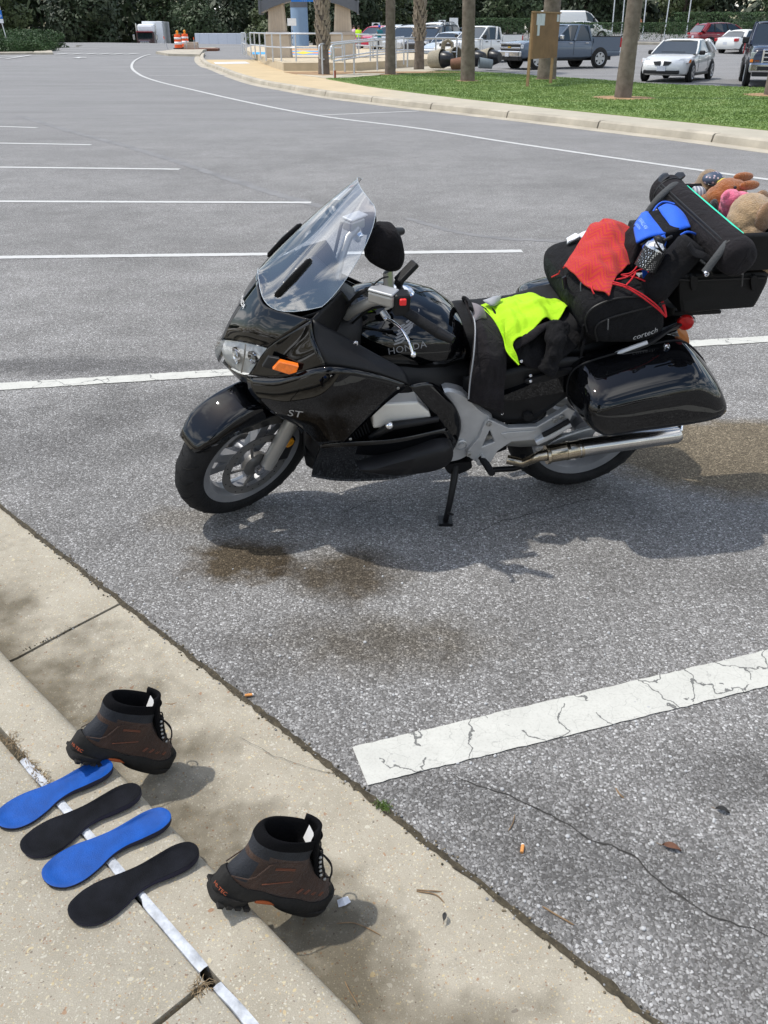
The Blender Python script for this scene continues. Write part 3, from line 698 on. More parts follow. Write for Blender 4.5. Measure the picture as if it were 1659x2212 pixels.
# the wood behind reads as one mass
rf = random.Random(5); cl = []
for i in range(260):
    a = -1.05 + 2.1 * i / 259; d = rf.uniform(152, 178); cl.append((Vector((d * math.sin(a), d * math.cos(a), rf.uniform(-1.0, 7.5))), rf.uniform(2.6, 4.6)))
V, Fc = leaf_tris(cl, 60000, 0.75, rf, 1.1)
me = bpy.data.meshes.new('woodland'); me.from_pydata([tuple(v) for v in V], [], Fc); me.materials.append(M_LEAF[0]); o = bpy.data.objects.new('woodland', me); COL.objects.link(o)
tag(o, 'far dark woodland closing the view behind everything', 'woodland', kind='stuff')
# tree behind the photographer that shows in the paint
put_tree(1, -4.5, -13, 1.0, 0.8, 'tall tree standing across the pavement, mirrored in the black paint', 'trees behind the pavement')

def bush(label, c, rx, ry, h, n, size, name='shrub', mt=None, boxy=False, group=None, rot=0, seed=1):
    rb = random.Random(seed); V = []; Fc = []; n = int(n * 2.6); size = size * 0.62
    for i in range(n):
        if boxy:
            a, b_ = rb.uniform(-1, 1), rb.uniform(-1, 1); z = h * (0.02 + 0.98 * rb.random() ** 0.6)
            q = 1.0 if z < 0.75 * h else 1 - 0.25 * ((z / h - 0.75) / 0.25) ** 2
            if rb.random() < 0.6: a = math.copysign(1 - 0.06 * rb.random(), a) if rb.random() < 0.35 else a; b_ = math.copysign(1 - 0.06 * rb.random(), b_)
            if rb.random() < 0.35: z = h * (1 - 0.05 * rb.random())
            k = 1 + 0.10 * noise.noise((a * rx * 0.9, z * 1.3, b_ * 3)); p = Vector((a * rx * q * k, b_ * ry * q * k, z * (1 + 0.05 * noise.noise((a * rx, b_ * ry, 3)))))
        else:
            a = rb.uniform(0, 6.28); e = math.asin(rb.uniform(0, 1)); s = rb.random() ** 0.3; k = 1 + 0.18 * noise.noise((math.cos(a) * 2.2, math.sin(a) * 2.2, e * 2.5 + seed))
            p = Vector((math.cos(a) * math.cos(e) ** 0.6 * rx * s * k, math.sin(a) * math.cos(e) ** 0.6 * ry * s * k, math.sin(e) ** 0.8 * h * s * k))
        nrm = Vector((rb.uniform(-1, 1), rb.uniform(-1, 1), rb.uniform(-0.2, 1.3))).normalized(); u = nrm.orthogonal().normalized(); u.rotate(Matrix.Rotation(rb.uniform(0, 6.28), 3, nrm)); w = nrm.cross(u)
        s = size * rb.uniform(0.6, 1.4); b = len(V); V += [p - u * s, p + w * s * 0.5, p + u * s, p - w * s * 0.5]; Fc.append((b, b + 1, b + 2, b + 3))
    t = thing(name, label, 'hedge' if boxy else 'shrub', c, rot, group)
    me = bpy.data.meshes.new('foliage'); me.from_pydata([tuple(v) for v in V], [], Fc); me.materials.append(mt or M_LEAF[3]); o = bpy.data.objects.new('foliage', me); COL.objects.link(o); o.parent = t
    mb = MB()
    for i in range(5): mb.tube([(rx * 0.7 * (i - 2) / 2, 0, -0.05), (rx * 0.72 * (i - 2) / 2, 0.05, h * 0.6)], [0.04, 0.02], 5)
    mb.build('stem', M_TRUNK, t)
    return t
bush('clipped low shrub on the kerb below the disabled parking sign', gp(24, 114), 2.6, 1.4, 1.0, 3500, 0.10, seed=2)
bush('broad clipped shrub behind the low one by the parking sign', gp(72, 110), 1.9, 1.8, 1.2, 3500, 0.10, seed=3)
bush('loose shrub row behind the two clipped shrubs', gp(45, 103), 4.2, 2.0, 1.45, 3500, 0.13, seed=4)
bush('round dark tree-like shrub behind the disabled parking sign', gp(70, 99) + Vector((0, 3, 0)), 4.6, 3, 4.2, 5000, 0.16, mt=M_LEAF[2], seed=9)
bush('long low hedge in front of the white lorry', gp(255, 99), 9.5, 1.0, 0.9, 4500, 0.12, 'hedge', boxy=True, seed=5)
bush('small round shrub at the end of the far grass strip', gp(505, 98), 1.7, 1.4, 0.95, 1500, 0.10, seed=6)
bush('far hedge in front of the white trailer', gp(470, 93) + Vector((3, 2, -0.2)), 9, 1.2, 1.15, 3000, 0.14, 'hedge', boxy=True, seed=7)
bush('clipped hedge along the lot behind the white coupe', at(1425, 105, 84) * 1.0, 9.5, 1.1, 1.35, 7000, 0.09, 'hedge', boxy=True, seed=8)
bush('clipped hedge behind the white pickup bed', at(1140, 96, 100), 6, 1.1, 1.7, 3500, 0.1, 'hedge', boxy=True, seed=10)
bush('long dark hedge behind the red car', at(1640, 92, 100), 9, 1.5, 2.2, 4000, 0.13, 'hedge', boxy=True, seed=12)
for o in scene.objects:
    if o.name.startswith('hedge') and o.location.y > 80 and o.location.x > 5: o.location.z = terrain(o.location.x, o.location.y)
# far grass strips and kerbs
for P in ([(312, 97), (500, 99.5), (520, 96), (380, 92)], [(560, 100), (800, 99), (800, 95), (560, 95)]):
    V = [gp(*p) + Vector((0, 0, 0.12)) for p in P]; tag(poly('far_grass', V, M_GRASS, -0.3), kind='structure')
for P in ([(165, 101.5), (310, 98.5), (330, 100.5), (500, 101.3), (500, 99.7), (312, 97.2), (165, 99.8)], [(-30, 117), (70, 115.8), (75, 117.5), (-30, 118.8)], [(78, 111.5), (112, 113), (115, 118), (72, 118)]):
    V = [gp(*p) + Vector((0, 0, 0.13)) for p in P]; tag(poly('far_kerb', V, M_KERB2, -0.3), kind='structure')
V = [Vector((p.x, p.y, terrain(p.x, p.y) + 0.13)) for p in (at(1320, 100, 79), at(1500, 100, 77), at(1500, 100, 76.4), at(1320, 100, 78.4))]; tag(poly('far_kerb', V, M_KERB2, 0.0), kind='structure')
P = [(337, 116), (364, 121), (432, 122.5), (440, 112), (470, 106), (400, 108)]
V = [gp(*p) + Vector((0, 0, 0.14)) for p in P]; tag(poly('nose_island', V, M_KERB2, -0.3), kind='structure')
V = [gp(x, y) + Vector((0, 0, 0.16)) for x, y in ((385, 111), (470, 110.5), (475, 108.5), (395, 108))]; tag(poly('mulch_bed', V, mat('mulch', (0.14, 0.06, 0.035), 0.95, var=0.4, vscale=4), 0.0), kind='structure')
# ================================================================== PLAZA, RAILINGS, SIGNS
M_STONE = mat('plaza_limestone', (0.50, 0.42, 0.33), 0.9, var=0.10, vscale=2, bump=0.2); M_CAP = mat('pillar_cast_stone', (0.46, 0.38, 0.30), 0.9, var=0.1, vscale=2)
M_WALL = mat('plaza_wall', (0.50, 0.42, 0.30), 0.9, var=0.12, vscale=1.5); M_RAIL = mat('galvanised_steel', (0.55, 0.57, 0.60), 0.35, metal=0.5, var=0.1); M_POLE = mat('grey_pole', (0.45, 0.46, 0.47), 0.5)
M_ROOFG = mat('grey_sheet_roof', (0.11, 0.12, 0.14), 0.5, var=0.1); M_SIGNB = mat('sign_blue', (0.01, 0.16, 0.55), 0.4, var=0.05); M_COLB = mat('blue_grey_tower_paint', (0.17, 0.25, 0.36), 0.6, var=0.08, vscale=0.6); M_SIGNW = mat('sign_white', (0.75, 0.75, 0.75), 0.5, var=0.03); M_SIGNR = mat('sign_red', (0.55, 0.03, 0.04), 0.5)
# raised plaza platform
PZ = 0.47
pf = [(536, 121), (552, 128), (575, 140), (592, 147), (613, 153)]
plat = [gz(x, y, HZ) for x, y in pf] + [gz(770, 153, HZ), gz(812, 150, HZ), gz(1000, 138, HZ), gz(1000, 118, HZ), gz(800, 113, HZ), gz(640, 104, HZ), gz(545, 108, HZ), gz(530, 114, HZ)]
pl_ = poly('plaza_platform', [Vector((p.x, p.y, PZ)) for p in plat], M_WALL, 0.0)
walk = [gz(x, y, HZ + 0.012) for x, y in ((640, 160), (704, 169), (760, 166.5), (840, 160), (960, 151.5), (960, 148), (840, 152), (770, 154), (660, 156))]
tag(poly('ramp_walkway', walk, M_FARWALK, 0.0), kind='structure')
bed = [gz(x, y, HZ + 0.014) for x, y in ((613, 155), (640, 160), (700, 163), (770, 158), (770, 154.5), (690, 154))]
tag(poly('planting_bed', bed, M_SOIL2, 0.0), kind='structure')
tag(poly('tactile_strip', [gz(x, y, HZ + 0.01) for x, y in ((466, 138), (540, 137), (530, 133), (462, 134.5))], mat('pale_paving', (0.62, 0.62, 0.62), 0.8), 0.1), kind='structure')
# painted sunburst on the plaza floor
def flat(name, P_, mt, z): return tag(mk(name, [Vector((p.x, p.y, z)) for p in P_], [tuple(range(len(P_)))], mt), kind='structure')
def pz(x, y): return gp(x, y, PZ)
flat('plaza_paint_blue', [pz(545, 117.5), pz(573, 117.5), pz(573, 112.5), pz(545, 112.5)], mat('paint_blue', (0.05, 0.30, 0.60), 0.8), PZ + 0.004)
flat('plaza_paint_blue', [pz(625, 118), pz(735, 118), pz(735, 110.5), pz(625, 110.5)], MATS['paint_blue'], PZ + 0.004)
flat('plaza_paint_orange', [pz(625, 115.8), pz(735, 115.8), pz(735, 112.8), pz(625, 112.8)], mat('paint_orange', (0.72, 0.24, 0.07), 0.8), PZ + 0.008)
flat('plaza_paint_yellow', [pz(632, 114.3), pz(655, 117.5), pz(680, 114.3), pz(655, 111)], mat('paint_yellow', (0.80, 0.50, 0.03), 0.8), PZ + 0.012)
flat('plaza_paint_band', [pz(622, 108.5), pz(740, 108.5), pz(740, 106), pz(622, 106)], mat('paint_sand', (0.45, 0.24, 0.12), 0.85), PZ + 0.004)
def pillar(px_, label):
    c = gp(px_, 124, PZ); c.z = PZ; t = thing('plaza_pillar', label, 'pillar', c, group='pillars of the plaza arch')
    mb = MB(); mb.box((0, 0, 0.52), (1.32, 1.32, 1.04), taper=0.93); pb = mb.build('plinth', M_STONE, t); mod_bevel(pb, 0.02)
    mb = MB(); mb.box((0, 0, 1.11), (1.34, 1.34, 0.14), taper=0.80); mod_bevel(mb.build('cap_stone', M_CAP, t), 0.02)
    mb = MB(); mb.box((0, 0, 1.94), (0.90, 0.90, 1.52), taper=0.78); sh = mb.build('shaft', M_STONE, t)
    for k in range(5):
        x = -0.28 + 0.14 * k; q = 0.78
        mb = MB(); mb.add([(x - 0.035, -0.478, 1.19), (x + 0.035, -0.478, 1.19), ((x + 0.035) * q, -0.380, 2.70), ((x - 0.035) * q, -0.380, 2.70), (x - 0.035, -0.44, 1.19), (x + 0.035, -0.44, 1.19), ((x + 0.035) * q, -0.33, 2.70), ((x - 0.035) * q, -0.33, 2.70)], [(0, 1, 2, 3), (4, 0, 3, 7), (1, 5, 6, 2)]); mb.build('flute', M_CAP, sh)
    return t, c
(pA, cA), (pB, cB) = pillar(603, 'pale stone pillar of the plaza arch on the barrel side'), pillar(742, 'pale stone pillar of the plaza arch on the parking side')
# arched roof beam with the blue name board between the pillars
mid = (cA + cB) / 2; t = thing('plaza_arch', 'grey arched roof beam with blue name board spanning the two stone pillars', 'arch', (mid.x, mid.y, PZ)); wx = (cB.x - cA.x) / 2; cz = 1.98
V, Fc = [], []; n = 24
for i in range(n + 1):
    a = -1 + 2 * i / n; x = a * (wx + 0.85); z = cz + 0.66 - 0.66 * abs(a) ** 1.8
    for dy in (-0.62, 0.62): V += [(x, dy, z), (x, dy, z + 0.5)]
for i in range(n): b = i * 4; Fc += [(b, b + 1, b + 5, b + 4), (b + 2, b + 6, b + 7, b + 3), (b, b + 4, b + 6, b + 2), (b + 1, b + 3, b + 7, b + 5)]
Fc += [(0, 2, 3, 1), (n * 4, n * 4 + 1, n * 4 + 3, n * 4 + 2)]
mk('beam', V, Fc, M_ROOFG, t)
for s in (-1, 1): mb = MB(); mb.box((s * (wx + 0.80), 0, cz + 0.28), (0.10, 1.36, 0.62)); mb.build('end_trim', M_ROOFG, t)
bz = cz + 0.52
mb = MB(); mb.box((0.0, -0.70, bz + 0.45), (1.72, 0.12, 0.90)); bd = mb.build('name_board', M_SIGNB, t)
for k, ch in enumerate('FL RIDA'):
    if ch == ' ': continue
    v, f_ = text_geo(ch, 0.50, 0.01); mk('letter', [Vector((p.x - 0.70 + 0.235 * k, -0.775, p.y + bz + 0.28)) for p in v], f_, M_SIGNW, bd)
mb = MB()
for k in range(14): a = k * 0.449; mb.add([(0.05 * math.cos(a - 0.2), 0, 0.05 * math.sin(a - 0.2)), (0.24 * math.cos(a), 0, 0.24 * math.sin(a)), (0.05 * math.cos(a + 0.2), 0, 0.05 * math.sin(a + 0.2))], [(0, 1, 2)], 0, Matrix.Translation((-0.23, -0.78, bz + 0.22)))
mb.build('sun_rays', mat('sun_gold', (0.65, 0.55, 0.28), 0.5), bd)
# blue-grey tower column
c = gp(649, 101); c = at(649, 98, 88); c.z = terrain(c.x, c.y); t = thing('blue_tower', 'tall blue-grey round tower column behind the plaza arch', 'tower', c); mb = MB(); mb.lathe([(0.80, 0), (0.80, 0.05), (0.77, 0.1), (0.72, 7.5), (0, 7.5)], 40, 'z'); mb.build('shaft', M_COLB, t, True, 40); mb = MB(); mb.lathe([(0.755, 3.05), (0.765, 3.08), (0.74, 7.4), (0.0, 7.6)], 40, 'z'); mb.build('dark_band', M_ROOFG, t, True, 40)
# railings -------------------------------------------------------------------
def railing(label, P_, zb, ht, name='railing', posts=None, mid_=True, loop=False, zoff=None):
    """posts under each point of P_ (ground points), rails through their heads"""
    o0 = P_[0]; t = thing(name, label, 'railing', (o0.x, o0.y, zb)); z0 = [0.0 if zoff is None else z for z in (zoff or [0] * len(P_))]
    loc_ = [Vector((p.x - o0.x, p.y - o0.y, z)) for p, z in zip(P_, z0)]
    for q in loc_: tube('post', [q + Vector((0, 0, -0.05)), q + Vector((0, 0, ht))], 0.035, M_RAIL, t, 8)
    for h in ((ht, ht * 0.5) if mid_ else (ht,)):
        pts = [q + Vector((0, 0, h)) for q in loc_]
        if loop and h == ht: d = (pts[0] - pts[1]).normalized(); pts = [pts[0] + Vector((0, 0, -0.5)) + d * 0.25, pts[0] + Vector((0, 0, -0.42)) + d * 0.32, pts[0] + Vector((0, 0, -0.1)) + d * 0.32, pts[0] + d * 0.22 + Vector((0, 0, -0.02))] + pts
        tube('rail', pts, 0.032, M_RAIL, t, 8)
    return t
def pzl(pts, z): return [gp(x, y, z) for x, y in pts]
railing('galvanised railing round the curved corner of the plaza', pzl(((524, 115), (528, 117), (533, 119)), PZ), PZ, 1.1)
railing('galvanised railing along the plaza wall in front of the pillars', pzl(((543, 121), (552, 123), (563, 126), (575, 129), (590, 131), (608, 132.5), (640, 133), (690, 133.2), (740, 133)), PZ), PZ, 1.12)
railing('galvanised handrail sloping down beyond the parking-side pillar', pzl(((742, 118), (775, 121), (806, 124), (835, 126)), PZ), PZ, 1.05)
railing('galvanised ramp railing with looped end next to the booted palm', pzl(((697, 162), (745, 156), (800, 149), (845, 147.5), (872, 147)), HZ), HZ, 1.1, loop=True, zoff=[0, 0.05, 0.12, 0.16, 0.2])
railing('galvanised ramp railing with looped end beside the lawn tip', pzl(((722, 167), (765, 160), (815, 155), (855, 152.5), (880, 151), (899, 150), (940, 149.5), (985, 149)), HZ), HZ, 1.1, loop=True, zoff=[0, 0.04, 0.1, 0.14, 0.17, 0.17, 0.17, 0.15])
railing('galvanised landing railing in front of the parked cars', pzl(((800, 133), (850, 133), (905, 133), (955, 134), (1000, 136), (1040, 138)), 0.3), 0.3, 1.05)
# signs ------------------------------------------------------------------------
def sign_post(label, px_, h, name='sign', mt=M_POLE, r=0.03): t = thing(name, label, 'sign', gp(*px_)); tube('post', [(0, 0, -0.1), (0, 0, h)], r, mt, t, 8); return t
d0 = 84.0; b0 = at(17, 90, d0); b0.z = terrain(b0.x, b0.y); t = thing('parking_sign', 'blue disabled parking sign on a slim post above the clipped shrubs', 'sign', b0)
top = at(10, 15, d0).z - b0.z; tube('post', [(0.0, 0, 0), (-0.35, 0, top)], 0.035, M_SIGNW, t, 8)
mb = MB(); mb.box((-0.28, -0.05, top - 0.55), (0.46, 0.02, 0.62)); bb_ = mb.build('blue_plate', M_SIGNB, t); mb = MB(); mb.box((-0.33, -0.05, top - 0.08), (0.46, 0.02, 0.26)); mb.build('white_plate', M_SIGNW, t); mb = MB(); mb.box((-0.24, -0.05, top - 1.03), (0.42, 0.02, 0.30)); mb.build('white_plate', M_SIGNW, t)
mb = MB(); mb.tube([(-0.28 + 0.12 * math.cos(a * 0.5), -0.068, top - 0.62 + 0.12 * math.sin(a * 0.5)) for a in range(6, 14)], 0.018, 5); mb.tube([(-0.30, -0.068, top - 0.36), (-0.29, -0.068, top - 0.56), (-0.17, -0.068, top - 0.58), (-0.12, -0.068, top - 0.7)], 0.018, 5); mb.ell((-0.30, -0.068, top - 0.32), (0.035, 0.01, 0.035), seg=8, rings=6); mb.build('wheelchair_symbol', M_SIGNW, bb_)
t = sign_post('small white notice on a black and white striped post by the blue tower', (600 * 0 + 633, 104), 1.9, 'notice'); tube('stripe', [(0, 0, 0.2), (0, 0, 0.35)], 0.034, M_MATTE if 'matte_black_plasticx' in MATS else M_ROOFG, t, 8); tube('stripe', [(0, 0, 0.7), (0, 0, 0.85)], 0.034, M_ROOFG, t, 8); tube('stripe', [(0, 0, 1.2), (0, 0, 1.35)], 0.034, M_ROOFG, t, 8); mb = MB(); mb.box((0, -0.05, 1.95), (0.75, 0.03, 0.55)); mb.build('plate', M_SIGNW, t)
def no_entry(label, px_, dist, w=0.75):
    p = at(px_[0], px_[1], dist); z = terrain(p.x, p.y); t = thing('no_entry_sign', label, 'sign', (p.x, p.y, z)); h = p.z - z; tube('post', [(0, 0.03, 0), (0, 0.03, h + 0.3)], 0.03, M_POLE, t, 8)
    mb = MB(); mb.box((0, 0, h), (w, 0.02, w)); pl = mb.build('plate', M_SIGNW, t); mb = MB(); mb.lathe([(0.0, -0.016), (w * 0.44, -0.016)], 24, 'y', 0, Matrix.Translation((0, 0, h))); rd_ = mb.build('red_disc', M_SIGNR, pl); mb = MB(); mb.box((0, -0.02, h), (w * 0.62, 0.004, w * 0.13)); mb.build('bar', M_SIGNW, rd_)
    for tx_, zz in (('DO NOT', 0.18), ('ENTER', -0.19)): v, f = text_geo(tx_, w * 0.17); mk('letters', [Vector((q.x, -0.022, q.y + h + zz * w)) for q in v], f, M_SIGNW, rd_)
no_entry('red and white no entry sign beyond the person in teal', (812, 59), 92); no_entry('red and white no entry sign behind the dark people carrier', (955, 52), 100, 0.7)
p = at(980, 48, 98); t = thing('sign_plate', 'white square sign plate standing beside the far no entry sign', 'sign', (p.x, p.y, terrain(p.x, p.y))); h = p.z - terrain(p.x, p.y); tube('post', [(0, 0.03, 0), (0, 0.03, h)], 0.03, M_POLE, t, 8); mb = MB(); mb.box((0, 0, h), (0.85, 0.03, 0.75)); mb.build('plate', M_SIGNW, t)
# plywood notice board
a, b = gz(1139, 187, HZ + 0.02), gz(1191, 180, HZ + 0.02); ang = math.atan2(b.y - a.y, b.x - a.x); a2, b2 = Vector((0, 0, 0)), Vector(((b - a).length, 0, 0))
M_PLY = mat('plywood', (0.20, 0.115, 0.055), 0.85, var=0.18, vscale=3, bump=0.1); M_PLY2 = mat('timber_post', (0.30, 0.19, 0.10), 0.85, var=0.2, vscale=5)
t = thing('notice_board', 'plywood notice board on two timber legs standing on the lawn', 'notice board', a, ang); wdt = b2.x
tube('leg', [(0, 0, -0.1), (0.04, 0, 2.02)], 0.055, M_PLY2, t, 4); tube('leg', [(wdt, 0.03, -0.1), (wdt - 0.02, 0.03, 1.0)], 0.055, M_PLY2, t, 4)
mb = MB(); mb.box((wdt / 2 + 0.02, -0.06, 1.40), (wdt + 0.10, 0.05, 1.26)); bd = mb.build('board', M_PLY, t); mb = MB(); mb.box((wdt / 2 + 0.02, -0.05, 2.05), (wdt + 0.18, 0.12, 0.04)); mb.build('top_rail', M_PLY2, t)
M_SHEET = mat('weathered_paper', (0.50, 0.53, 0.56), 0.5, var=0.15, vscale=6)
for x, z, w, h in ((0.30, 1.85, 0.30, 0.30), (0.62, 1.85, 0.46, 0.32), (wdt - 0.12, 1.90, 0.22, 0.2), (0.36, 1.56, 0.20, 0.30)): mb = MB(); mb.box((x, -0.090 - 0.002 * (x * 3 % 2), z), (w, 0.006, h)); mb.build('paper', M_SHEET, bd)
# barrels, blocks and stakes on the nose island
M_ORNG = mat('barrel_orange', (0.80, 0.10, 0.015), 0.45, var=0.06); M_BASE = mat('barrel_base', (0.02, 0.02, 0.02), 0.8)
def barrel(label, px_, dist):
    p = at(*px_, dist); t = thing('traffic_barrel', label, 'traffic barrel', (p.x, p.y, terrain(p.x, p.y) + 0.14), group='warning barrels on the nose island')
    zs = [(0.30, 0.05), (0.29, 0.10), (0.29, 0.29), (0.275, 0.31), (0.275, 0.50), (0.262, 0.52), (0.262, 0.71), (0.248, 0.73), (0.248, 0.92), (0.22, 1.0), (0.0, 1.0)]
    mb = MB(); mb.lathe([(0.0, 0.05)] + zs, 24, 'z'); bo_ = mb.build('drum', M_ORNG, t, True, 30)
    for z0, z1, r in ((0.30, 0.50, 0.279), (0.66, 0.80, 0.266)): mb = MB(); mb.lathe([(r, z0), (r, z1)], 24, 'z'); mb.build('white_band', M_SIGNW, bo_, True)
    mb = MB(); mb.lathe([(0, 0), (0.40, 0), (0.40, 0.07), (0.30, 0.08), (0, 0.08)], 24, 'z'); mb.build('base', M_BASE, t, True, 40)
    mb = MB(); mb.ell((0, 0, 1.18), (0.10, 0.05, 0.10)); lt = mb.build('lamp', mat('amber_lamp', (0.85, 0.33, 0.02), 0.3), t, True); mb = MB(); mb.box((0, 0, 1.04), (0.16, 0.1, 0.1)); mb.build('lamp_box', mat('lamp_yellow', (0.7, 0.35, 0.03), 0.5), t)
barrel('orange warning barrel with amber lamp beside a leaning stake', (386.5, 111), 76); barrel('orange warning barrel with amber lamp beside the concrete block', (402, 108), 79)
c = gp(416, 111) ; c = at(414, 109, 77); c.z = terrain(c.x, c.y) + 0.14; t = thing('concrete_block', 'rough pale concrete block beside the warning barrels', 'block', c); mb = MB(); mb.box((0, 0, 0.17), (1.1, 0.6, 0.34), taper=0.95); mod_bevel(mb.build('block', M_STONE, t), 0.03); mb = MB(); mb.box((0.1, 0, 0.40), (0.9, 0.5, 0.12)); mod_bevel(mb.build('block', M_STONE, t), 0.03)
def stake(label, px_, top, lean, col): p = at(*px_, 76); p.z = terrain(p.x, p.y) + 0.1; t = thing('stake', label, 'stake', p); tube('rod', [(0, 0, 0), (lean, 0, top)], 0.035, M_POLE, t, 6); tube('tip', [(lean * 0.8, 0, top * 0.8), (lean, 0, top)], 0.038, M_ORNG, t, 6)
stake('leaning stake with orange tip in front of the barrels', (364, 115), 0.9, -0.25, 0); stake('upright stake on the parking side of the concrete block', (422, 116), 0.85, -0.03, 0); stake('short stake leaning by the concrete block', (404, 113), 0.8, 0.05, 0)
p = gz(724, 169, HZ); t = thing('marker_peg', 'short red marker peg at the tip of the lawn', 'peg', p); tube('peg', [(0, 0, 0), (0, 0, 0.26)], 0.04, mat('faded_red', (0.35, 0.10, 0.06), 0.8), t, 6)
# flag poles and stone bin behind the coupe
for k, (xa, ya, xb, yb) in enumerate(((1320, 60, 1328, 0), (1341, 88, 1349, 0), (1386, 93, 1396, 0), (1433, 90, 1446, 0), (1480, 92, 1493, 0))):
    p = at(xa, max(ya, 88), 94); z = terrain(p.x, p.y); q = at(xb, yb, 94); t = thing('flagpole', 'slim white flagpole standing behind the hedge', 'flagpole', (p.x, p.y, z), group='flagpoles behind the hedge'); e = Vector((q.x - p.x, 0, q.z - z)); e = e * (8.0 / e.z); tube('pole', [(0, 0, 0), e], [0.055, 0.04], mat('white_pole', (0.62, 0.64, 0.66), 0.4), t, 8); mb = MB(); mb.ell(e, (0.08,) * 3); mb.build('finial', M_RAIL, t, True)
p = at(1352 + 145, 60, 90); p = at(1499 - 1, 100, 90); p = at(2100 / 1.823 + 713 * 0.557 / 1.823, 70, 86); p.z = terrain(p.x, p.y); t = thing('stone_bin', 'square stone litter bin with tiled lid behind the hedge', 'bin', p); mb = MB(); mb.box((0, 0, 0.7), (0.85, 0.85, 1.4)); mb.build('body', M_STONE, t); mb = MB(); mb.box((0, 0, 1.55), (0.95, 0.95, 0.35), taper=0.7); mb.build('lid', mat('tile_orange', (0.35, 0.13, 0.06), 0.8), t)
# overturned bins lying on the lawn edge
M_AGG = mat('pebble_concrete', (0.30, 0.27, 0.21), 0.95, var=0.3, vscale=30, bump=0.5, bscale=40); M_LINER = mat('black_bin_liner', (0.012, 0.013, 0.016), 0.35, var=0.2)
def lying_bin(label, px_, dist, r, ln, az, mt, liner=True, name='overturned_bin', cat='bin', group=None):
    p = at(*px_, dist); t = thing(name, label, cat, (p.x, p.y, HZ + 0.02), R(az), group)
    mb = MB(); mb.lathe([(r * 0.8, 0), (r * 0.85, 0.0), (r, ln), (r * 0.93, ln), (r * 0.9, ln - 0.05), (r * 0.78, 0.06), (0, 0.06)], 28, 'z', 0, Matrix.Translation((0, 0, r)) @ Matrix.Rotation(R(84), 4, 'Y')); mb.build('shell', mt, t, True, 40)
    if liner: mb = MB(); mb.lathe([(r * 0.82, ln - 0.1), (r * 0.86, ln), (r * 0.88, ln + 0.02), (r * 0.55, ln + r * 1.1), (r * 0.5, ln + r * 1.15), (0, ln + r * 1.15)], 28, 'z', 0, Matrix.Translation((0, 0, r)) @ Matrix.Rotation(R(88), 4, 'Y')); mb.build('liner', M_LINER, t, True, 40)
lying_bin('overturned pebble concrete bin with black liner sliding out, beside the ramp railing', (931, 156), 43.5, 0.40, 0.62, -35, M_AGG)
lying_bin('overturned pebble concrete bin gaping empty behind the broken brown pot', (965, 152), 45.5, 0.42, 0.65, -50, M_AGG, False)
lying_bin('overturned pebble concrete bin partly hidden by the palm trunk', (1005, 152), 45.5, 0.40, 0.6, -40, M_AGG)
lying_bin('overturned pebble concrete bin with its black liner out, beside the glass tub', (1040, 151), 46.5, 0.40, 0.55, -40, M_AGG)
lying_bin('small broken brown clay pot on its side before the empty bin', (975, 158), 42.5, 0.25, 0.5, -20, mat('brown_clay', (0.17, 0.085, 0.055), 0.9, var=0.2), False, 'broken_pot', 'pot')
lying_bin('translucent grey tub lying at the end of the overturned bins', (1062, 157), 43.5, 0.22, 0.6, 185, mat('grey_tub', (0.17, 0.20, 0.21), 0.3), False, 'plastic_tub', 'tub')
p = at(966, 140, 45.8); t = thing('bin_lid', 'domed pebble bin lid propped on top of the gaping bin', 'lid', (p.x, p.y, HZ + 0.80)); mb = MB(); mb.tube([(-0.22, 0, 0), (-0.2, 0, 0.25), (0, 0, 0.36), (0.2, 0, 0.25), (0.22, 0, 0)], [(0.14, 0.07)] * 5, 10); mb.build('dome', M_AGG, t, True)
